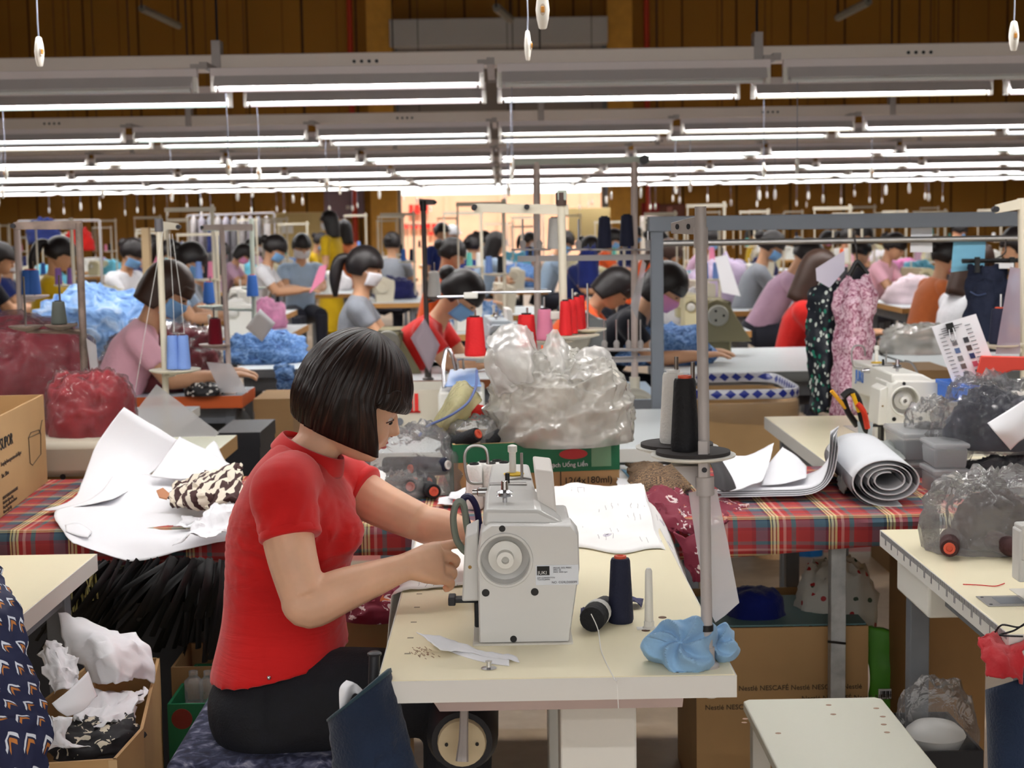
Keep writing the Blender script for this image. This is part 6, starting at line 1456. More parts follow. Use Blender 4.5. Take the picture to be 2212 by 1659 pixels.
# ================================================================ middle ground: stands, tables, machines, heaps, rack
def stand2(label, base, top, Y=None, z0=.75, m=None, r=.009, arms=(), trays=(), cap=None, foot=True, group=None, coat=None):
    """pole from photograph points base to top; arms: pixel chains; trays: (px, py, radius m, dY)"""
    m = m or mat('stand_cream', (214, 206, 186), .45)
    b = Pz(base[0], base[1], z0) if Y is None else P(base[0], base[1], Y)
    if Y is not None: b.z = z0
    t = P(top[0], top[1], b.y)
    s = thing('thread_stand', label, 'thread stand', b, 0, group)
    MB().tube([b, t], r, 12).build('pole', m, s)
    if foot: MB().lathe([(r*2.2, 0), (r*2.3, .006), (r*1.4, .012), (r*1.4, .05)], 16, Matrix.Translation(b)).build('base', m, s)
    for i, ch in enumerate(arms):
        pts = [P(x, y, b.y+(d[0] if d else 0)) for x, y, *d in ch]; hb = V((0, 0, r*1.25)); w = V((0, r*.5, 0))
        MB().hexa([pts[0]-hb*.8-w, pts[-1]-hb-w, pts[-1]-hb+w, pts[0]-hb*.8+w], [pts[0]+hb*.8-w, pts[-1]+hb-w, pts[-1]+hb+w, pts[0]+hb*.8+w]).build('guide_arm', m, s, bev=.001)
        MB().tube([pts[0]+V((0, -.014, 0)), pts[0]+V((0, .014, 0))], r*.7, 8).build('guide_eyelet', M_dark, s)
    for px, py, rad, *d in trays:
        c = P(px, py, b.y+(d[0] if d else .02)); k = b.lerp(t, max(0, min(1, (c.z-.02-b.z)/(t.z-b.z))))
        tr_ = MB().lathe([(.006, -.014), (rad*.75, -.006), (rad, 0), (rad*1.01, .004), (rad*.9, .003), (.01, .002)], 26, Matrix.Translation(c)).build('spool_tray', m, s)
        MB().tube([c+V((0, 0, -.012)), k], r*.6, 8).build('tray_arm', m, s)
        MB().tube([c, c+V((0, 0, .15))], .0035, 6).build('spindle', M_chrome, tr_)
    if cap: MB().tube([t+V((0, 0, -.03)), t+V((0, 0, .012))], r*1.3, 12).build('pole_cap', cap, s)
    return s, b, t
M_cst = mat('stand_cream', (214, 206, 186), .45); M_pst = mat('stand_pinkish', (198, 182, 174), .45); M_gst = mat('stand_grey_green', (176, 184, 172), .45); M_rst = mat('stand_rusty', (128, 112, 102), .5, .3, var=.2, vs=20); M_dst = mat('stand_dark', (86, 80, 78), .45, .4)
def pcone(kind, px, py, Y, m, lab, core=M_core, grp=None):
    return cone(kind, P(px, py, Y), m, lab, core, grp)
# --- left: cream station with the two light blue cones
tl = table('cream sewing table with a wooden edge behind the left pattern papers', -1.9, Pz(533, 922, .75).x, 4.3, 4.95, .75, .045, mat('pale_laminate', (222, 222, 200), .4), mat('wood_edge', (176, 138, 88), .6))
s, b, t = stand2('cream thread stand with two light blue cones rising left of the seamstress', (362, 940), (343, 480), None, .75, M_cst, .0105, [[(386, 490, .06), (345, 486)]], [(378, 800, .082, -.01)], mat('cap_grey', (98, 96, 100), .5))
for px, w in ((375, 'left'), (398, 'right')): pcone('tall', px, 797, b.y-.02, M_bluec, 'light blue thread cone on the cream stand tray, %s one' % w, mat('dark_core', (84, 50, 60), .5), 'light blue cones on the cream stand')
for i, pts in enumerate(([(352, 500), (318, 690), (286, 880)], [(372, 505), (392, 650), (398, 720)], [(366, 505), (374, 640), (376, 716)])):
    tag(MB().tube([P(x, y, b.y-.03) for x, y in pts], .0009, 4).build('running_thread', M_whitec), ('thread running down from the cream stand towards the pattern papers', 'thread from the cream stand to the right light blue cone', 'thread from the cream stand to the left light blue cone')[i], 'thread')
q = MB(); q.hexa([P(x, y, b.y-.05) for x, y in ((338, 830), (474, 935), (398, 1000), (288, 895))], [P(x, y, b.y-.044) for x, y in ((338, 830), (474, 935), (398, 1000), (288, 895))])
tag(q.build('plastic_sleeve', M_sleeve, smooth=0), 'glossy grey plastic sleeve leaning on the cream stand behind the pattern papers', 'sleeve')
A = P(112, 1045, 4.12); c2 = P(262, 955, 4.12)
r = thing('beige_machine_bed', 'beige metal machine bed under the red cloth behind the brown carton', 'machine bed', (A.x, 4.2, ZT))
MB().bx(A.x-.15, c2.x, 4.14, 4.5, .75, c2.z).build('bed_casting', mat('dull_beige', (176, 166, 148), .5), r, bev=.02)
MB().lathe([(.008, 0), (.008, .002)], 12, Matrix.Translation(P(136, 1030, 4.139)) @ Matrix.Rotation(math.pi/2, 4, 'X')).build('bolt_hole', M_black, r)
M_wine = cloth('wine_cloth', (112, 16, 32), .12)
M_veil = plastic('thin_film', (206, 176, 182), .12, .16, bump=.6, bs=9)
def veiled(name, label, c, rx, ry, h, sd, m=M_wine, p=.5, k=.95, amp=.16, fr=5):
    r = thing(name, label, 'covered cloth', c); heap(c+V((0, 0, .002)), rx*k, ry*k, h*k, sd, 60, 26, amp, fr, .5, p).build('cloth_heap', m, r, smooth=180)
    heap(c, rx, ry, h, sd, 60, 26, amp, fr, .5, p).build('plastic_cover', M_veil, r, smooth=180); return r
q = P(200, 962, 4.35); veiled('covered_cloth', 'red cloth bulging from its plastic cover behind the brown carton', q, .125, .14, .2, 3, cloth('crimson_cloth', (142, 18, 30), .12), p=.55, amp=.14, fr=5)
q = P(60, 890, 5.22); q.z = .75
veiled('covered_cloth', 'tall heap of wine cloth under plastic at the far left', q, .25, .2, .36, 5, p=.6, amp=.12, fr=5)
table('grey sewing table under the tall heap of wine cloth at the left', -1.95, -1.15, 4.98, 5.78, legs=M_grey, top=mat('grey_laminate', (190, 196, 200), .4))
# orange edged table
to = table('grey topped sewing table with an orange edge left of the seamstress', -2.0, Pz(525, 852, .75).x, Pz(525, 852, .75).y-.03, 6.45, .75, .05, mat('blue_grey_laminate', (186, 198, 208), .35), mat('orange_edge', (196, 88, 34), .5))
Yo = Pz(525, 852, .75).y
MB().lathe([(.05, 0), (.09, .01), (.1, .04), (.1, .14), (.07, .16)], 26, Matrix.Translation(P(482, 935, Yo+.1)) @ Matrix.Rotation(-math.pi/2, 4, 'X')).build('motor', mat('motor_grey', (92, 92, 88), .5), to)
q = P(352, 845, Yo+.3); q.z = .752; veiled('covered_cloth', 'low heap of wine cloth under clear plastic on the orange edged table', q, .25, .22, .235, 9, k=.93, amp=.24)
dotm = NT('black_white_dots'); v = dotm.n('ShaderNodeTexVoronoi'); v.inputs['Scale'].default_value = 55; dotm.l(dotm.co(), v.inputs['Vector']); dotm.col(dotm.ramp(v.outputs['Distance'], [(0, (226, 222, 216)), (.3, (22, 20, 24))], True)); M_dots = dotm.m
q = Pz(436, 856, .752); tag(heap(q+V((0, .05, 0)), .075, .06, .045, 4, amp=.22).build('dotted_cloth', M_dots, smooth=60), 'black cloth with white dots on the orange edged table', 'cloth')
q = Pz(405, 850, .752); tag(heap(q+V((0, .1, 0)), .05, .05, .07, 6).build('blue_cloth', M_bluecl, smooth=60), 'light blue cloth scrap beside the dotted cloth on the orange edged table', 'cloth')
s, b, t = stand2('pinkish thread stand with a wine cone at the corner of the orange edged table', (497, 852), (479, 492), None, .75, M_pst, .0105, [[(437, 491), (546, 491)]], [(464, 745, .062, -.02)])
pcone('fat', 466, 744, b.y-.02, M_wine, 'wine red thread cone on the pinkish stand', M_dark)
q = MB(); q.hexa([P(x, y, b.y-.06) for x, y in ((446, 782), (500, 786), (536, 848), (476, 848))], [P(x, y, b.y-.05) for x, y in ((446, 782), (500, 786), (536, 848), (476, 848))]); tag(q.build('plastic_sleeve', M_sleeve, smooth=0), 'milky plastic sleeve hanging on the pinkish stand', 'sleeve')
s, b, t = stand2('grey green thread stand with two blue cones behind the pinkish stand', (549, 690), (543, 472), 7.6, .75, M_gst, .012, [[(437, 494), (549, 492)]], [(456, 662, .07), (548, 622, .06)])
for px, py, w in ((452, 655, 'left'), (546, 640, 'right')): pcone('fat', px, py, b.y-.03, M_blue2, 'blue thread cone beside the grey green stand, %s one' % w, M_core, 'blue cones left')
s, b, t = stand2('rusty thread stand with a grey cone at the far left', (181, 800), (170, 482), 4.62, .75, M_rst, .011, [[(30, 488), (178, 486)]], [(56, 706, .05, -.02), (132, 703, .048, -.02)])
o = pcone('fat', 128, 700, b.y-.02, M_greyc, 'dark grey green thread cone on the rusty stand', M_dark); o.scale = (.78, .78, .65)
table('small white table behind the tall heap of wine cloth', -2.5, -2.02, 6.3, 7.2, .75, .04, M_wlam, M_grey)
s, b, t = stand2('pale frame post holding the left end of the rusty stand bar', (44, 690), (36, 488), 6.6, .75, M_pst, .013, [[(30, 488), (40, 488)]], [(75, 640, .06)])
for px, w in ((62, 'left'), (74, 'right')): pcone('fat', px, 636, b.y, M_blue2, 'blue thread cone behind the tall wine heap, %s one' % w, M_core, 'blue cones far left')
tag(MB().hexa([P(x, y, 4.6) for x, y in ((186, 730), (208, 745), (212, 795), (195, 800))], [P(x, y, 4.61) for x, y in ((186, 730), (208, 745), (212, 795), (195, 800))]).build('grey_sleeve', M_sleeve, smooth=0), 'small grey sleeve hanging on the rusty stand', 'sleeve')
tag(MB().bx(P(308, 525, 9.5).x, P(324, 525, 9.5).x, 9.47, 9.53, 0, P(316, 492, 9.5).z).build('wooden_post', mat('pale_wood', (206, 178, 138), .7)), 'pale wooden post rising behind the worker in pink', 'post')
# white tables of the pink, grey and red workers
table('white sewing table right of the worker in pink', -1.28, -.1, Pz(600, 797, .75).y, 7.7, .75, .04, M_wlam, M_grey)
M_shirr = NT('shirred_blue_cloth'); o = M_shirr.co(); n = M_shirr.noise(M_shirr.map(o, (1, 1, 1.4)), 34, 4, 1.5); M_shirr.col(M_shirr.ramp(n, [(.3, (38, 62, 112)), (.5, (86, 128, 186)), (.72, (150, 182, 222))])); M_shirr.b.inputs['Roughness'].default_value = .85; M_shirr.bump(n, .6, .02); M_shirr = M_shirr.m
q = Pz(556, 788, .752); tag(heap(q+V((0, .16, 0)), .2, .15, .13, 14, amp=.3, fr=7).build('blue_cloth_heap', M_shirr, smooth=180), 'heap of shirred blue cloth on the white table right of the worker in pink', 'cloth heap')
surf([[(590, 790, 6.95), (640, 790, 6.95)], [(598, 830, 6.9), (634, 830, 6.92)], [(606, 880, 6.92), (632, 878, 6.92)]], 14, 20, .02, 10).build('h', M_shirr, solid=.02).name = 'hanging_cloth'
tag(bpy.data.objects['hanging_cloth'], 'shirred blue cloth hanging off the white table', 'cloth')
sheet('paper_card', [[(562, 667, 7.0), (595, 698, 7.0)], [(530, 708, 7.0), (566, 738, 7.0)]], M_paper, 'tilted white paper card above the heap of shirred blue cloth', 'paper', nu=4, nv=4)
M_lblue = NT('light_blue_heap'); o = M_lblue.co(); n = M_lblue.noise(o, 13, 4, 1); M_lblue.col(M_lblue.ramp(n, [(.32, (66, 104, 164)), (.52, (128, 166, 216)), (.7, (186, 206, 232))])); M_lblue.b.inputs['Roughness'].default_value = .85; M_lblue.bump(n, .5, .03); M_lblue = M_lblue.m
q = P(212, 690, 8.2); q.z = .75; tag(heap(q, .34, .3, .32, 17, amp=.25, fr=7).build('blue_cloth_heap', M_lblue, smooth=180), 'big heap of light blue cloth left of the worker in pink', 'cloth heap')
table('white sewing table under the big heap of light blue cloth', -2.75, -1.55, 7.9, 8.7, .75, .04, M_wlam, M_grey)
machine('beige sewing machine with handwheel behind the worker in pink', P(430, 730, 6.75)*1.0-V((0, 0, P(430, 730, 6.75).z-.75)), .0, M_beige, 1, False, True)
table('beige sewing table in front of the worker in pink', -1.9, -1.3, 6.5, 7.3, .75, .04, M_wlam, M_grey)
table('white sewing table of the worker in bright red', -.45, .2, 6.6, 7.5, .75, .04, M_wlam, mat('rust_edge', (150, 84, 44), .6))
s, b, t = stand2('dark steel thread stand with a white spool left of the red cones', (925, 820), (914, 440), None, .75, M_dst, .011, [[(940, 437), (905, 436)]], [(940, 642, .045)], M_black)
pcone('fat', 938, 640, b.y, M_whitec, 'white thread spool on the dark steel stand', M_whitec)
sheet('pink_card', [[(917, 688, b.y-.03), (950, 745, b.y-.03)], [(887, 730, b.y-.03), (928, 806, b.y-.03)]], mat('pink_paper', (216, 200, 214), .7), 'pale pink card hanging diagonally on the dark steel stand', 'paper', nu=4, nv=4)
# light blue overlock with chrome parts, carton behind the green carton
q = P(1000, 838, 4.75); r = thing('overlock_machine', 'small light blue sewing machine left of the big white plastic bag', 'sewing machine', q)
MB().hexa([P(x, y, 4.7) for x, y in ((962, 836), (1040, 836), (1040, 832), (962, 832))], [P(x, y, 4.95) for x, y in ((972, 800), (1030, 797), (1030, 794), (972, 797))]).build('slanted_cover', mat('sky_plastic', (132, 166, 222), .25), r, bev=.006)
a, c = P(950, 934, 4.8), P(1045, 838, 4.8); MB().bx(a.x, c.x, 4.72, 5.0, .75, c.z).build('machine_body', M_mach2, r, bev=.01)
MB().tube(spline([P(960, 838, 4.72), P(958, 790, 4.75), P(964, 755, 4.78), P(975, 762, 4.78), P(985, 800, 4.78)], 4), .006, 8).build('presser_lever', M_chrome, r)
MB().tube([P(990, 798, 4.78), P(988, 778, 4.78), P(1000, 776, 4.78), P(1002, 798, 4.78)], .004, 6).build('thread_hook', M_chrome, r)
q = MB(); a, c = P(840, 960, 5.0), P(960, 842, 5.0); r = thing('printed_carton', 'white carton with a red printed mark behind the seamstress', 'cardboard box', (a.x+.08, 5.1, a.z))
q.bx(a.x, c.x, 5.0, 5.28, .75, c.z).build('carton', mat('white_carton', (204, 196, 178), .7), r)
q = MB()
for x in (888, 900): a = P(x, 890, 4.995); q.bx(a.x-.006, a.x+.006, 4.996, 4.9995, a.z-.002, P(x, 850, 5).z)
a, c = P(880, 892, 4.995), P(908, 888, 4.995); q.bx(a.x, c.x, 4.996, 4.9995, a.z, c.z); q.build('red_mark', M_redp, r)
MB().lathe([(.013, 0), (.013, .002)], 14, Matrix.Translation(P(863, 911, 4.998)) @ Matrix.Rotation(math.pi/2, 4, 'X')).build('grey_dot', M_grey, r)
table('white sewing table behind the green carton', -.42, .62, 4.5, 5.45, .75, .04, M_wlam, M_edge)
# cream centre stand with red cones
s, b, t = stand2('cream thread stand with red cones rising behind the big white plastic bag', (1222, 900), (1212, 424), 4.95, .75, M_cst, .0135, [[(1024, 449), (1228, 453)]], [(1028, 770, .085, -.03), (1140, 764, .075, .05), (1238, 725, .085, -.04), (1270, 712, .06, .03), (1177, 737, .05, .25)], mat('dark_cap', (70, 52, 46), .5))
for px, py in ((1025, 447), (1138, 447)): MB().tube([P(px, py, b.y-.02), P(px, py, b.y-.006)], .009, 12).build('arm_knob', M_dark, s)
MB().box(P(1213, 681, b.y), (.07, .05, .024)).box(P(1017, 638, b.y), (.045, .03, .02)).build('clamp_block', M_mach2, s, bev=.003)
MB().tube([P(1020, 632, b.y), P(1190, 630, b.y)], .004, 8).tube([P(945, 641, b.y), P(1005, 640, b.y)], .004, 8).build('cross_rod', M_chrome, s)
MB().box(P(1214, 422, b.y), (.03, .03, .032)).build('top_clamp', M_gst, s, bev=.003)
for px, py, dy, w in ((1027, 769, -.03, 'large red thread cone at the left of the cream centre stand'), (1138, 762, .05, 'large red thread cone behind the knot of the big white bag')): pcone('fat', px, py, b.y+dy, M_redc, w, M_dark).scale = (1.15, 1.15, 1.2)
for i, (px, py, dy) in enumerate(((1222, 724, -.07), (1234, 720, -.03), (1246, 714, .02), (1252, 710, .05))): pcone('tall', px, py, b.y+dy, M_redc, 'red thread cone in the row right of the cream centre pole, %s from the front' % ORD[i], M_dark, 'row of red cones')
pcone('fat', 1177, 734, b.y+.25, M_pinkc, 'pink thread cone right of the second large red cone', M_dark)
# double-pole rack
Yr = 6.0
r = thing('thread_rack', 'wide thread rack of two steel poles joined by a top bar with black knob', 'thread rack', P(1266, 825, Yr))
for (x0, y0, x1, y1) in ((1162, 830, 1159, 350), (1371, 826, 1370, 350)):
    a, c = P(x0, y0, Yr), P(x1, y1, Yr); a.z = .75; MB().tube([a, c], .0135, 12).build('pole', M_pst, r)
    MB().lathe([(.03, 0), (.032, .008), (.02, .014), (.02, .06)], 16, Matrix.Translation(a)).build('pole_base', M_cst, r)
a, c = P(1112, 350, Yr), P(1402, 345, Yr); MB().hexa([a+V((0, -.01, -.012)), c+V((0, -.01, -.012)), c+V((0, .01, -.012)), a+V((0, .01, -.012))], [a+V((0, -.01, .012)), c+V((0, -.01, .012)), c+V((0, .01, .012)), a+V((0, .01, .012))]).build('top_bar', M_gst, r)
MB().tube([c+V((-.02, -.03, 0)), c+V((-.02, .03, 0))], .018, 14).build('bar_knob', M_black, r)
def rail(y, x0, x1, nm, rad=.011):
    a, c = P(x0, y+2, Yr), P(x1, y-2, Yr); MB().hexa([a+V((0, -.012, -rad)), c+V((0, -.012, -rad)), c+V((0, .012, -rad)), a+V((0, .012, -rad))], [a+V((0, -.012, rad)), c+V((0, -.012, rad)), c+V((0, .012, rad)), a+V((0, .012, rad))]).build(nm, M_lgrey, r)
    return a, c
rail(557, 1118, 1420, 'cross_rail'); rail(776, 1300, 1418, 'cross_rail')
def holders(y, xs, dY):
    for x in xs:
        c = P(x, y, Yr+dY); h = MB().lathe([(.045, 0), (.046, .006), (.01, .008), (.012, .03), (.006, .04)], 14, Matrix.Translation(c)).build('cone_holder', M_lgrey, r)
        MB().tube([c, c+V((0, 0, .12))], .0035, 6).build('spindle', M_chrome, h)
holders(541, (1130, 1165, 1250, 1300, 1350, 1400), -.02); holders(757, (1306, 1332, 1358, 1384, 1408), -.03)
for px, py, m, w in ((1306, 536, M_navyc, 'navy thread cone on the double-pole rack, left of its right pole'), (1354, 532, M_navyc, 'navy thread cone on the double-pole rack, close to its right pole'), (1198, 538, M_whitec, 'white thread cone on the double-pole rack behind the cream pole')):
    o = pcone('fat', px, py, Yr-.02, m, w, M_dark); o.scale = (.95, .95, 1.15)
table('blue topped work table under the double-pole rack', P(1160, 830, Yr).x-.1, P(1415, 840, Yr).x, 5.75, 6.4, .75, .04, mat('sky_laminate', (168, 192, 214), .35), M_grey)
q = P(1375, 905, 5.75); mt = thing('table_motor', 'round grey motor under the blue topped work table', 'motor', q)
MB().lathe([(.03, 0), (.09, .01), (.1, .03), (.1, .16), (.06, .18)], 28, Matrix.Translation(q) @ Matrix.Rotation(-math.pi/2, 4, 'X')).build('motor_body', mat('motor_beige', (168, 164, 148), .5), mt)
for i in range(6): MB().box((q.x+.065*math.cos(i*1.05), 5.757, q.z+.065*math.sin(i*1.05)), (.035, .012, .008), Matrix.Rotation(-i*1.05-1.57, 3, 'Y')).build('vent_slot', M_black, mt)
MB().bx(q.x-.02, q.x+.02, 5.85, 5.9, q.z, .71).build('motor_bracket', M_grey, mt)
# grey clothes rack
Yk = 5.5
rk = thing('clothes_rack', 'grey steel clothes rack spanning the right half', 'clothes rack', P(1420, 1339, Yk))
def bar(x0, y0, x1, y1, h, nm, Y=Yk, d=.03):
    a, c = P(x0, y0, Y), P(x1, y1, Y); MB().hexa([a+V((0, -d, -h)), c+V((0, -d, -h)), c+V((0, d, -h)), a+V((0, d, -h))], [a+V((0, -d, h)), c+V((0, -d, h)), c+V((0, d, h)), a+V((0, d, h))]).build(nm, mat('rack_grey', (104, 110, 118), .5), rk, bev=.002)
bar(1400, 484, 2240, 472, .0265, 'top_beam')
for px in (1418, 2236):
    a = P(px, 480, Yk); MB().bx(a.x-.022, a.x+.022, Yk-.02, Yk+.02, 0, a.z).build('post', mat('rack_grey', (104, 110, 118), .5), rk, bev=.002)
a, c = P(1415, 526, Yk), P(2236, 514, Yk); MB().tube([a, c], .011, 10).build('hanging_rod', M_steel, rk)
def garment(name, label, rows, m, cat='garment', hang=None, **k):
    r = thing(name, label, cat, P(*rows[0][0])); surf(rows, 26, 40, .014, 9, **k).build('garment_body', m, r, solid=.012, smooth=180); return r
def speck():
    t = NT('spotted_dark_green'); o = t.co(); v = t.n('ShaderNodeTexVoronoi'); v.inputs['Scale'].default_value = 62; t.l(t.map(o, (1, 1, .7)), v.inputs['Vector']); cc = t.xyz(v.outputs['Color'])
    d = t.math('LESS_THAN', v.outputs['Distance'], .38); c = t.mix(t.math('MULTIPLY', d, t.math('GREATER_THAN', cc[0], .5)), (16, 24, 36), (206, 214, 206)); c = t.mix(t.math('MULTIPLY', d, t.math('LESS_THAN', cc[0], .3)), c, (20, 120, 96)); t.col(c); return t.m
Yg = Yk-.03
garment('spotted_dress', 'dark green dress with white specks hanging from the grey rack', [[(1786, 588, Yg), (1800, 612, Yg-.02), (1822, 606, Yg)], [(1752, 640, Yg), (1790, 650, Yg-.06), (1832, 650, Yg)], [(1744, 720, Yg), (1786, 720, Yg-.08), (1826, 720, Yg)], [(1748, 820, Yg), (1785, 820, Yg-.08), (1808, 820, Yg)], [(1756, 890, Yg), (1785, 892, Yg-.08), (1806, 890, Yg)]], speck())
def lace():
    t = NT('pink_lace'); o = t.co(); n = t.noise(o, 70, 3, 1); t.col(t.ramp(n, [(.38, (150, 84, 106)), (.52, (208, 166, 184)), (.66, (226, 200, 212))])); t.b.inputs['Roughness'].default_value = .85; return t.m
M_lace = lace()
g = garment('lace_dress', 'pink lace dress on a black hanger on the grey rack', [[(1826, 592, Yg-.1), (1848, 604, Yg-.13), (1872, 586, Yg-.1)], [(1798, 655, Yg-.1), (1845, 655, Yg-.18), (1896, 640, Yg-.1)], [(1808, 710, Yg-.1), (1845, 710, Yg-.18), (1886, 710, Yg-.1)], [(1798, 745, Yg-.1), (1842, 760, Yg-.18), (1882, 745, Yg-.1)], [(1800, 860, Yg-.1), (1838, 860, Yg-.18), (1870, 855, Yg-.1)], [(1806, 900, Yg-.1), (1838, 900, Yg-.17), (1866, 896, Yg-.1)]], M_lace, seed=3)
MB().tube(spline([P(1832, 600, Yg-.1), P(1847, 572, Yg-.1), P(1852, 566, Yg-.1), P(1858, 572, Yg-.1), P(1874, 592, Yg-.1)], 4), .009, 8).build('hanger', M_black, g)
MB().tube(spline([P(1852, 568, Yg-.1), P(1850, 540, Yg-.05), P(1846, 515, Yk), P(1842, 522, Yk+.014)], 4), .003, 6).build('hanger_hook', M_chrome, g)
q = MB(); q.hexa([P(x, y, Yg-.05) for x, y in ((1824, 541), (1825, 584), (1792, 622), (1764, 606), (1762, 580))], [P(x, y, Yg-.045) for x, y in ((1824, 541), (1825, 584), (1792, 622), (1764, 606), (1762, 580))]); tag(q.build('paper_card', mat('lilac_paper', (206, 200, 216), .7), smooth=0), 'pale lilac card clipped above the spotted dress', 'paper')
jn = garment('hanging_jeans', 'dark blue jeans clipped on a black hanger at the right of the grey rack', [[(2090, 572, Yg), (2130, 578, Yg-.03), (2178, 574, Yg)], [(2086, 640, Yg), (2130, 640, Yg-.06), (2176, 640, Yg)], [(2084, 755, Yg), (2130, 756, Yg-.06), (2172, 755, Yg)]], mat('dark_jeans', (22, 30, 54), .8, bump=.3, bs=120), seed=5)
MB().tube([P(2078, 564, Yg), P(2214, 562, Yg)], .008, 8).build('hanger_bar', M_black, jn)
for px in (2111, 2186): MB().box(P(px, 572, Yg-.035), (.016, .014, .055)).build('hanger_clip', M_black, jn)
MB().tube(spline([P(2140, 564, Yg), P(2170, 548, Yg), P(2172, 530, Yk-.02), P(2174, 512, Yk), P(2178, 520, Yk+.013)], 4), .003, 6).build('hanger_hook', M_chrome, jn)
MB().hexa([P(x, y, Yg-.05) for x, y in ((2158, 568), (2190, 568), (2190, 580), (2158, 580))], [P(x, y, Yg-.046) for x, y in ((2158, 568), (2190, 568), (2190, 580), (2158, 580))]).build('size_label', M_paper, jn)
MB().tube(spline([P(2096, 630, Yg-.045), P(2112, 638, Yg-.05), P(2130, 634, Yg-.065)], 4), .0025, 5).build('pocket_seam', mat('jeans_seam', (70, 84, 120), .7), jn)
# tables right of the rack post
table('long grey white table with shirred blue cloth right of the rack post', .72, 1.83, 6.72, 8.0, .75, .045, M_wlam, mat('steel_edge', (120, 124, 124), .5))
table('grey white table behind the hanging dresses', 1.86, 2.9, 6.6, 7.5, .75, .045, M_wlam, mat('steel_edge', (120, 124, 124), .5))
q = Pz(1440, 790, .752); tag(heap(q+V((-.02, .2, 0)), .24, .2, .14, 23, amp=.3, fr=7).build('blue_cloth_heap', M_shirr, smooth=180), 'heap of shirred blue cloth beside the grey rack post', 'cloth heap')
def belt_guard(label, poly, pul, rad, Y, body):
    r = thing('sewing_machine', label, 'sewing machine', P(*poly[0], Y))
    MB().hexa([P(x, y, Y) for x, y in poly], [P(x, y, Y+.09) for x, y in poly]).build('belt_guard', M_olive, r, smooth=0, bev=.006)
    c = P(*pul, Y-.02); Mc = Matrix.Translation(c) @ Matrix.Rotation(-math.pi/2, 4, 'X')
    w = MB().lathe([(rad*.2, 0), (rad*.9, 0), (rad, .006), (rad, .03), (rad*.8, .034)], 28, Mc).build('handwheel', mat('wheel_grey', (150, 148, 138), .4, .3), r)
    for i in range(3): MB().lathe([(rad*.13, -.001), (rad*.13, .002)], 10, Matrix.Translation(c+V((rad*.5*math.cos(i*2.1), 0, rad*.5*math.sin(i*2.1)))) @ Matrix.Rotation(-math.pi/2, 4, 'X')).build('wheel_hole', M_black, w)
    a, e = P(body[0], body[3], Y+.09), P(body[2], body[1], Y+.09); MB().bx(a.x, e.x, Y+.09, Y+.5, e.z-.09, e.z).bx(a.x, e.x, Y+.09, Y+.2, .75, e.z).bx(a.x, e.x, Y+.42, Y+.5, .82, e.z).build('machine_arm', M_olive, r, bev=.012)
belt_guard('olive sewing machine with a triangular belt guard right of the silver stand pole', [(1526, 738), (1528, 655), (1548, 646), (1574, 656), (1624, 738)], (1552, 682), .052, 7.5, (1528, 650, 1580, 740))
belt_guard('olive sewing machine with a triangular belt guard behind the head of the seamstress', [(800, 812), (812, 735), (835, 712), (862, 722), (914, 812)], (836, 742), .058, 6.9, (812, 716, 870, 814))
q = Pz(1985, 760, .752); tag(heap(q, .2, .17, .13, 77, 50, 20, .16).build('plastic_bag', M_bagw, smooth=60), 'milky plastic bag lying on the grey white table above the second machine', 'plastic bag')
machine('pale grey sewing machine left of the double-pole rack', (P(1092, 708, 7.3).x, 7.2, .75), .1, mat('blue_grey_enamel', (190, 198, 204), .35), 1, True, False)
ov = machine('grey overlock machine right of the row of red cones', (P(1262, 742, 6.7).x, 6.6, .75), 0, mat('mid_grey_enamel', (150, 152, 150), .4), 1, False, True); ov.scale = (1.1, 1, 1.3)
tag(MB().hexa([P(x, y, 5.975) for x, y in ((1388, 560), (1396, 570), (1376, 690), (1362, 660))], [P(x, y, 5.98) for x, y in ((1388, 560), (1396, 570), (1376, 690), (1362, 660))]).build('white_sleeve', M_sleeve, smooth=0), 'white sleeve hanging on the right pole of the double-pole rack', 'sleeve')
# big carton lined with blue diamond bag
def diamonds():
    t = NT('blue_diamond_band'); o = t.co(); x, y, z = t.xyz(o)
    fx = t.math('ABSOLUTE', t.math('SUBTRACT', t.math('FRACT', t.math('MULTIPLY', t.math('ADD', x, y), 19)), .5)); zz = t.math('ABSOLUTE', t.math('MULTIPLY', t.math('SUBTRACT', z, .736), 24))
    t.col(t.mix(t.math('LESS_THAN', t.math('ADD', fx, zz), .42), (214, 216, 224), (34, 52, 150))); t.b.inputs['Roughness'].default_value = .35; return t.m
a, c = P(1484, 852, 6.0), P(1738, 848, 6.0); cx, hw = (a.x+c.x)/2, (c.x-a.x)/2
dc = thing('lined_carton', 'big brown carton with a blue diamond plastic lining rolled over its rim', 'cardboard box', (cx, 6.3, 0))
rr = lambda k, z, h=0: [V((cx+hw*k*math.copysign(abs(math.cos(2*math.pi*i/40))**.35, math.cos(2*math.pi*i/40)), 6.32+.34*k*math.copysign(abs(math.sin(2*math.pi*i/40))**.35, math.sin(2*math.pi*i/40)), z)) for i in range(40)]
MB().loft([rr(.1, .302), rr(.96, .302), rr(.97, .7)], False).build('carton', M_card, dc, solid=.008)
tr2 = thing('low_trolley', 'low dark trolley under the big carton with diamond lining', 'trolley', (cx, 6.3, 0)); MB().bx(cx-hw, cx+hw, 5.98, 6.64, .27, .3).build('deck', M_dark, tr2)
for sx in (-1, 1):
    for yy in (6.02, 6.6): MB().bx(cx+sx*(hw-.03)-.012, cx+sx*(hw-.03)+.012, yy-.012, yy+.012, 0, .27).build('leg', M_dark, tr2)
MB().loft([rr(.98, .715), rr(1.0, .72), rr(1.0, .752), rr(.985, .755), rr(.97, .752), rr(.95, .715)], False).build('diamond_lining', diamonds(), dc, smooth=60)
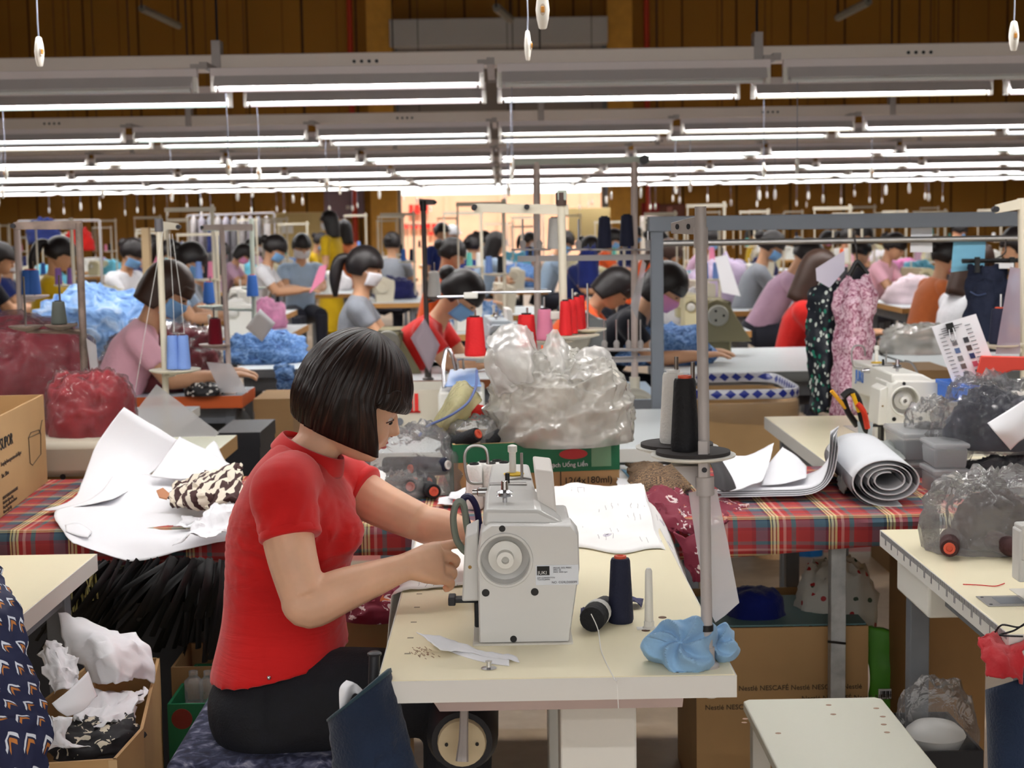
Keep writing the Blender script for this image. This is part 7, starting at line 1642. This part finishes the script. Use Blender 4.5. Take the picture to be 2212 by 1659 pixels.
MB().loft([rr(1.0, .712), rr(1.012, .67), rr(.995, .62)], False).warp(lambda p: p+V((0, 0, .02*fbm(p*9)))).build('lining_skirt', M_film, dc, smooth=60)
# --- right station beyond the bench
R1X, R1B, R1F = Pz(1652, 900, .75).x, Pz(1652, 900, .75).y, 4.2
table('cream sewing table carrying the second white machine behind the tartan bench', R1X, 2.2, R1F, R1B, .75, .04, M_cream, M_edge)
M2 = machine('second white sewing machine with blue lettering, right behind the paper roll', (P(1965, 960, 4.5).x, 4.42, .75), math.radians(2), M_mach2, 2, False)
M2.scale = (1, 1, 1)
Mw = wm(M2); MM2 = Mw @ Matrix(((0, 0, -1, -.0672), (-1, 0, 0, .43), (0, 1, 0, .155), (0, 0, 0, 1)))
o = tx('JUKI', .05, MM2, mat('logo_blue', (58, 110, 190), .4), 'logo_lettering', M2, ext=.0008)
q = P(1862, 940, 4.28); hd = thing('plier_cup', 'small white cup holding red and yellow handled cutters beside the second machine', 'tool holder', Pz(1868, 965, .752))
MB().hexa([P(1856, 962, 4.3), P(1882, 962, 4.3), P(1882, 962, 4.34), P(1856, 962, 4.34)], [P(1852, 910, 4.3), P(1886, 912, 4.3), P(1886, 912, 4.34), P(1852, 910, 4.34)]).build('cup', mat('cup_pale_blue', (190, 206, 212), .4), hd)
cut = thing('thread_cutters', 'black cutters with yellow and red handles standing in the white cup', 'cutters', P(1850, 900, 4.32))
MB().tube(spline([P(1820, 858, 4.3), P(1836, 846, 4.3), P(1852, 862, 4.3), P(1862, 900, 4.3), P(1870, 935, 4.31)], 4), .011, 8).build('black_grip', M_black, cut)
MB().tube(spline([P(1822, 862, 4.31), P(1832, 890, 4.31), P(1852, 920, 4.31)], 4), .009, 8).build('black_grip', M_black, cut)
MB().tube([P(1842, 850, 4.29), P(1856, 890, 4.29)], .006, 8).build('yellow_grip', mat('yellow_grip', (226, 180, 30), .4), cut)
MB().tube(spline([P(1852, 872, 4.28), P(1866, 890, 4.28), P(1874, 925, 4.29)], 4), .008, 8).build('red_grip', mat('red_grip', (204, 56, 34), .4), cut)
tag(MB().tube([P(1796, 844, 4.3), P(1838, 895, 4.31)], .006, 6).build('yellow_pencil', mat('pencil_yellow', (232, 170, 40), .5)), 'yellow pencil leaning beside the black cutters', 'pencil')
# documents, folder, boxes and stand at the right edge
dcs = thing('clipped_documents', 'tilted stack of clipped documents with printed swatches left of the red folder', 'documents', P(2070, 830, 4.35))
for i, d in enumerate((0, .012, .024)):
    o_ = i*7; MB().hexa([P(x+o_, y-o_*.3, 4.3+d) for x, y in ((2012, 706), (2094, 682), (2134, 790), (2108, 832), (2060, 832))], [P(x+o_, y-o_*.3, 4.303+d) for x, y in ((2012, 706), (2094, 682), (2134, 790), (2108, 832), (2060, 832))]).build('document_sheet', M_paper, dcs, smooth=0)
U = lambda u, v: (2012+82*u+48*v+4*u*v, 706-24*u+126*v+(8*u*v))
sw_c = [(120, 118, 122), (60, 60, 66), (92, 112, 150), (80, 66, 62), (130, 128, 128), (44, 56, 100), (110, 96, 92), (190, 90, 110), (100, 104, 116), (70, 70, 78)]
for i in range(10):
    u, v = .34+.3*(i % 2), .3+.13*(i//2); pts = [U(u, v), U(u+.13, v), U(u+.13, v+.085), U(u, v+.085)]
    MB().hexa([P(x, y, 4.2985) for x, y in pts], [P(x, y, 4.2995) for x, y in pts]).build('fabric_swatch', mat('swatch_%d' % i, sw_c[i], .8), dcs, smooth=0)
k = MB()
for i in range(26):
    u, v = .05+.02*(i % 3)+(.7 if i % 2 else 0)*0, .12+.032*i; u = .1 if i % 2 else .8
    pts = [U(u, v), U(u+.14, v), U(u+.14, v+.01), U(u, v+.01)]; k.hexa([P(x, y, 4.2986) for x, y in pts], [P(x, y, 4.2996) for x, y in pts])
for i in range(4): pts = [U(.2, .08+.035*i), U(.75-.1*i, .08+.035*i), U(.75-.1*i, .09+.035*i), U(.2, .09+.035*i)]; k.hexa([P(x, y, 4.2986) for x, y in pts], [P(x, y, 4.2996) for x, y in pts])
k.build('print_lines', M_grink, dcs, smooth=0)
MB().hexa([P(x, y, 4.29) for x, y in ((2042, 700), (2058, 696), (2064, 716), (2048, 720))], [P(x, y, 4.335) for x, y in ((2046, 704), (2056, 701), (2060, 708), (2050, 711))]).build('binder_clip', M_black, dcs)
MB().tube(spline([P(2050, 712, 4.288), P(2054, 735, 4.286), P(2060, 738, 4.286), P(2064, 728, 4.286), P(2058, 708, 4.288)], 4), .0018, 6).build('clip_wire', M_chrome, dcs)
fo = thing('red_folder', 'red plastic document tray between the documents and the right edge', 'folder', P(2150, 830, 4.3))
MB().hexa([P(x, y, 4.25) for x, y in ((2102, 832), (2188, 800), (2216, 800), (2216, 770), (2118, 768))], [P(x, y, 4.4) for x, y in ((2102, 832), (2188, 800), (2216, 800), (2216, 770), (2118, 768))]).build('tray', mat('folder_red', (206, 66, 52), .45), fo, bev=.004)
a, c = P(2050, 864, 4.3), P(2104, 828, 4.3); bxb = MB().bx(a.x, c.x, 4.26, 4.42, a.z, c.z); o = thing('blue_box', 'small bright blue box left of the red document tray', 'box', a); bxb.build('box_body', mat('bright_blue', (32, 100, 196), .45), o, bev=.004)
MB().bx(a.x-.004, c.x+.004, 4.255, 4.425, c.z-.01, c.z+.002).build('box_lid', mat('bright_blue', (32, 100, 196), .45), o, bev=.002)
MB().bx(a.x-.02, P(2216, 1, 4.3).x+.1, 4.24, 4.5, .75, a.z).build('riser', M_mach2, thing('white_riser', 'white riser box carrying the blue box and red tray', 'box', (a.x+.1, 4.35, .75)))
s, b, t = stand2('cream thread stand at the right edge with a navy cone', (2216, 900), (2207, 428), 4.55, .75, M_cst, .0125, [[(2150, 452, -.05), (2206, 440)]], [(2160, 745, .07, -.02)])
o = pcone('fat', 2158, 742, b.y-.02, M_navyc, 'navy thread cone on the stand at the right edge', M_core)
tag(MB().hexa([P(x, y, b.y-.08) for x, y in ((2182, 576), (2204, 580), (2204, 765), (2150, 765))], [P(x, y, b.y-.074) for x, y in ((2182, 576), (2204, 580), (2204, 765), (2150, 765))]).build('lilac_sleeve', plastic('lilac_sleeve_plastic', (206, 190, 206), .55, .2, bump=.1), smooth=0), 'lilac plastic sleeve hanging on the stand at the right edge', 'sleeve')
# brown cartons, and dark boxes added to fill the shade under the far tables
for i, (x0, y0, x1, y1, Y, lab, m) in enumerate(((552, 862, 632, 960, 6.2, 'dark brown carton under the table corner left of the bob', M_cardin), (1930, 800, 2060, 905, 6.0, 'brown carton under the table behind the second machine', M_cardin), (1440, 820, 1482, 960, 6.2, 'narrow dark box added to fill the shade right of the rack post', M_dark), (470, 935, 560, 1010, 5.2, 'dark box added to fill the shade under the wooden edged table', M_dark))):
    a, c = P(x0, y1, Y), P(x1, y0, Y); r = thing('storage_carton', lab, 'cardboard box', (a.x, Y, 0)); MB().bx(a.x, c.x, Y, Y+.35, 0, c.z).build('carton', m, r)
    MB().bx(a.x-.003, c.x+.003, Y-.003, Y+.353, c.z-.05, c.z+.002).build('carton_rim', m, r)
q = P(1990, 775, 5.4); q.z = .75
# ================================================================ the far rows of sewing stations
FAR = {}
def far(key, build, loc, rz, label, group, scl=None):
    if key not in FAR: r = build(); FAR[key] = r; r.location = loc; r.rotation_euler = (0, 0, rz); tag(r, label, None, group)
    else: r = dup(FAR[key], loc, rz, label, group)
    if scl: r.scale = scl
    return r
def b_table():
    t = thing('sewing_table', 'x', 'table')
    MB().bx(-.28, .28, -.58, .58, .71, .75).build('tabletop', M_wlam, t, False)
    e = MB()
    for a in ((-.282, .282, -.582, -.58), (-.282, .282, .58, .582), (-.282, -.28, -.58, .58), (.28, .282, -.58, .58)): e.bx(*a, .7095, .749)
    e.build('edge_band', mat('wood_band', (182, 134, 76), .6), t, False, smooth=0)
    for x in (-.22, .22): MB().bx(x-.02, x+.02, -.52, -.48, 0, .71).bx(x-.02, x+.02, .48, .52, 0, .71).bx(x-.02, x+.02, -.5, .5, .64, .71).build('leg_frame', M_grey, t, False)
    return t
def b_stand():
    s = thing('thread_stand', 'x', 'thread stand')
    MB().tube([(0, 0, 0), (0, 0, .74)], .012, 8).build('pole', M_cst, s, False)
    MB().bx(-.3, .02, -.008, .008, .7, .725).build('guide_arm', M_cst, s, False)
    MB().tube([(-.29, 0, .72), (-.29, 0, .3)], .006, 6).build('side_rod', M_cst, s, False)
    MB().lathe([(.01, .3), (.08, .31), (.08, .318), (.01, .318)], 14, Matrix.Translation((-.06, 0, 0))).build('spool_tray', M_cst, s, False)
    return s
def b_heap(k): return lambda: tag(heap((0, 0, 0), .2, .17, .2, 90+k, 28, 12, .3, 7).build('cloth_heap', M_lblue, smooth=180), None, 'cloth heap')
def b_mach(wheel, m): return lambda: machine('x', (0, 0, 0), 0, m, 0, False, wheel)
HC_ = [('light blue', M_lblue), ('shirred blue', M_shirr), ('pink', cloth('pink_heap', (226, 150, 190), .15)), ('lilac', cloth('lilac_heap', (186, 164, 200), .15)), ('white', cloth('white_heap', (222, 218, 220), .08)), ('navy', cloth('navy_heap', (40, 42, 92), .2)), ('cream', cloth('cream_heap', (214, 204, 170), .1)), ('aqua', cloth('aqua_heap', (110, 190, 216), .15))]
CC_ = [('navy', M_navyc), ('blue', M_blue2), ('white', M_whitec), ('purple', M_purc), ('teal', M_tealc), ('light blue', M_bluec), ('pink', M_pinkc), ('black', M_blackc)]
PC_ = [('white', M_whs), ('pale blue', M_bsh), ('pink', M_pink), ('navy', M_navs), ('grey', M_gray), ('mauve', M_mauve), ('orange', M_orange), ('black', M_blk), ('mustard', M_yel)]
def b_work(k):
    a = [(.35, .5, 'bun', M_mblue), (.15, .25, 'pony', M_mwhite), (.55, .7, 'bob', M_mpink)][k]
    return lambda: worker('x', V((0, 0, 1.22-.05*k)), 0, M_whs, a[0], a[1], a[2], M_hair, a[3])
occ = [(o.location.x, o.location.y) for o in list(COL.objects) if o.name.startswith('person') and o.parent is None]
rf = random.Random(21)
FROWS = (9.9, 11.8, 13.7, 15.7, 17.8, 20.1, 22.6, 25.4)
for ri, Y in enumerate(FROWS):
    half = .333*Y-.15; nm = ORD[ri]+' far table row'; n = 0; nw = 0; nc = 0
    xs = []; x = -half+rf.uniform(0, .6)
    while x < half:
        xs.append(x); x += 1.38+rf.uniform(-.08, .12)
    for i, x in enumerate(xs):
        if Y < 15 and abs(x*FPX/Y+1082-1082) < 25 and rf.random() < .5: continue
        y = Y+rf.uniform(-.12, .12)
        if any(abs(px-x) < .42 and abs(py-y) < .75 for px, py in occ): x += .5
        if any(abs(px-x) < .36 and abs(py-y) < .7 for px, py in occ): continue
        w = ORD[n]+' from left'; n += 1
        far('table', b_table, (x, y, 0), 0, 'wood-edged white sewing table, %s in the %s' % (w, nm), 'tables of the '+nm)
        wh = rf.random() < .5; mk = rf.choice(('a', 'b', 'c'))
        far('m'+mk, b_mach(mk == 'a', {'a': M_beige, 'b': M_mach2, 'c': mat('cream_enamel', (196, 186, 150), .45)}[mk]), (x-.02, y-.42+rf.uniform(0, .1), .75), rf.uniform(-.25, .25), 'sewing machine, %s in the %s' % (w, nm), 'machines of the '+nm)
        sx = x+rf.choice((-.2, .2, .22)); sy = y+rf.uniform(-.3, .35); hs_ = rf.uniform(.85, 1.12)
        st_ = far('stand', b_stand, (sx, sy, .75), rf.uniform(-.5, .5), 'pale thread stand, %s in the %s' % (w, nm), 'stands of the '+nm, (1, 1, hs_))
        for j in range(2 if ri < 5 else 1):
            cn, cm = rf.choice(CC_); nc += 1
            cone('far', (sx-.06+(j-.5)*.075, sy+.01*j, .75+.319*hs_), cm, '%s thread cone on its tray, %s from left in the %s' % (cn, ORD[nc-1] if nc <= 24 else 'far', nm), None, 'cones of the '+nm)
        if rf.random() < .75:
            hn, hm_ = rf.choice(HC_); k = rf.randrange(3); sc_ = rf.uniform(.75, 1.15)
            o = far('h%d' % k, b_heap(k), (x+rf.uniform(-.05, .05), y+.25, .7505), rf.uniform(0, 6), '%s cloth heap on the %s table from left in the %s' % (hn, ORD[n-1], nm), 'heaps of the '+nm, (sc_, sc_, sc_*rf.uniform(.8, 1.2))); recolor(o, hm_)
        if ri < 2 and 640 < (x-.62)*FPX/Y+1082 < 1330: continue
        if rf.random() < (.5 if ri < 6 else .35) and not any(abs(px-(x-.5)) < .55 and abs(py-y) < .6 for px, py in occ):
            pn, pm = rf.choice(PC_); k = rf.randrange(3); nw += 1
            p = far('w%d' % k, b_work(k), (x-.62, y-.05, 0), rf.uniform(-.2, .2), 'worker in a %s top, %s from left at the %s' % (pn, ORD[nw-1], nm), 'workers of the '+nm); recolor(p, pm, 'shirt')
            occ.append((x-.62, y))
# row of grey garment covers on a rail before the far wall
q = thing('garment_rail', 'rail carrying grey garment covers near the far wall at left', 'rail', P(500, 470, 24))
a, c = P(405, 466, 24), P(592, 460, 24); MB().tube([a, c], .018, 8).build('rail_tube', M_lgrey, q)
for e in (a, c): MB().tube([e, (e.x, 24, 0)], .02, 8).build('rail_post', M_lgrey, q)
for i in range(10):
    p = P(418+17.5*i, 466, 24); m = [M_lgrey, mat('lilac_cover', (164, 158, 168), .5), mat('smoke_cover', (130, 128, 134), .5)][i % 3]
    b = MB(); L_ = rf.uniform(.75, .95)
    b.loft([[V((p.x+.055*k*math.cos(2*math.pi*j/12)+.012*math.sin(j*2+z*9), 24+.16*k*math.sin(2*math.pi*j/12), p.z-z)) for j in range(12)] for k, z in ((.2, .0), (.9, .08), (1, .4), (1.1, L_))])
    tag(b.build('garment_cover', m, smooth=180), '%s garment cover on the rail near the far wall, from left' % ORD[i], 'garment cover', 'garment covers on the far rail')
# coloured bundles and cards seen between the stands
for (px, py, Y, rx, h, m, lab, nm, cat) in ((95, 528, 12.5, .13, .19, M_navs, 'dark blue cloth bundle hung on the frame at the upper left', 'cloth_bundle', 'cloth bundle'), (172, 542, 13, .12, .16, M_red2, 'red cloth bundle hung right of the dark blue bundle', 'cloth_bundle', 'cloth bundle'),
        (462, 562, 12, .05, .22, M_navs, 'navy garment hanging before the grey garment covers', 'hanging_garment', 'garment'), (1272, 622, 9.6, .06, .22, cloth('deep_blue_garment', (32, 44, 108), .1), 'deep blue garment hanging left of the worker in black', 'hanging_garment', 'garment'), (1080, 618, 11, .28, .12, cloth('violet_blue_heap', (52, 52, 120), .15), 'violet blue cloth heap behind the worker in bright red', 'cloth_heap', 'cloth heap'),
        (1552, 660, 10.8, .2, .3, cloth('lilac_pile', (196, 178, 204), .1), 'pale lilac garment pile right of the silver stand pole', 'cloth_heap', 'cloth heap'), (1690, 650, 10.5, .16, .14, M_lblue, 'light blue cloth pile left of the spotted dress', 'cloth_heap', 'cloth heap'), (1985, 655, 9.8, .2, .16, cloth('pale_pink_pile', (226, 206, 214), .08), 'pale pink cloth pile right of the lace dress', 'cloth_heap', 'cloth heap'), (1940, 618, 11.2, .15, .17, cloth('hot_pink_pile', (236, 150, 200), .1), 'pink cloth pile behind the pale pink pile', 'cloth_heap', 'cloth heap')):
    c = P(px, py, Y)
    if 'pile' in lab or 'heap' in lab: c = Pz(px, py, .75); rx *= c.y/Y; h *= c.y/Y
    if c.z == .75 or 'pile' in lab or 'heap' in lab: far('table', b_table, (c.x, c.y, 0), 0, 'wood-edged table under the '+lab.split(' pile')[0].split(' heap')[0]+' cloth', 'tables under piles')
    o = tag(heap((c.x, c.y, c.z), rx, rx*.7, h, int(px), 36, 16, .25, 6, p=.75 if 'pile' in lab else .5).build(nm, m, smooth=180), lab, cat)
q = thing('bundle_rail', 'thin rail at the far left from which a blue and a red bundle hang', 'rail', P(95, 480, 12.6))
a, c = P(40, 478, 12.6), P(215, 476, 12.6); MB().tube([a, c], .012, 6).build('rail_tube', M_lgrey, q)
for e in (a, c): MB().tube([e, (e.x, e.y, 0)], .014, 6).build('rail_post', M_lgrey, q)
def card(pts, Y, m, lab):
    tag(MB().hexa([P(x, y, Y) for x, y in pts], [P(x, y, Y+.006) for x, y in pts]).build('paper_card', m, smooth=0), lab, 'paper')
card(((272, 562), (300, 600), (310, 640), (276, 640)), 13.6, M_pinkc, 'pink card standing left of the worker in pink')
card(((690, 575), (706, 572), (700, 605), (668, 635), (680, 600)), 8.9, M_pinkc, 'pink cut card leaning on the machine left of the worker in grey')
card(((1120, 570), (1090, 560), (1082, 590), (1130, 614)), 16.6, M_paper, 'white paper sheet standing right of the violet blue heap')
card(((1968, 492), (2014, 490), (2014, 545), (1966, 545)), 5.52, M_paper, 'white notice hanging behind the grey rack rod at right')
card(((1544, 556), (1570, 550), (1600, 640), (1560, 632)), 9.2, M_paper, 'white paper standing on the pale lilac pile')
card(((2060, 516), (2130, 514), (2126, 580), (2054, 588)), 5.52, mat('aqua_paper', (130, 196, 226), .6), 'aqua cloth sheet behind the jeans')
# lettering becomes plain mesh so that each piece is an object of its own
bpy.context.view_layer.update()
dg = bpy.context.evaluated_depsgraph_get()
for o in [o for o in COL.objects if o.type == 'FONT']:
    me = bpy.data.meshes.new_from_object(o.evaluated_get(dg)); n = bpy.data.objects.new(o.name, me); COL.objects.link(n)
    nm = o.name; n.parent = o.parent; n.matrix_parent_inverse = o.matrix_parent_inverse; n.matrix_basis = o.matrix_basis
    bpy.data.objects.remove(o); n.name = nm
SC.cycles.use_denoising = True
SC.cycles.transparent_max_bounces = 24
SC.view_settings.exposure = 0.2
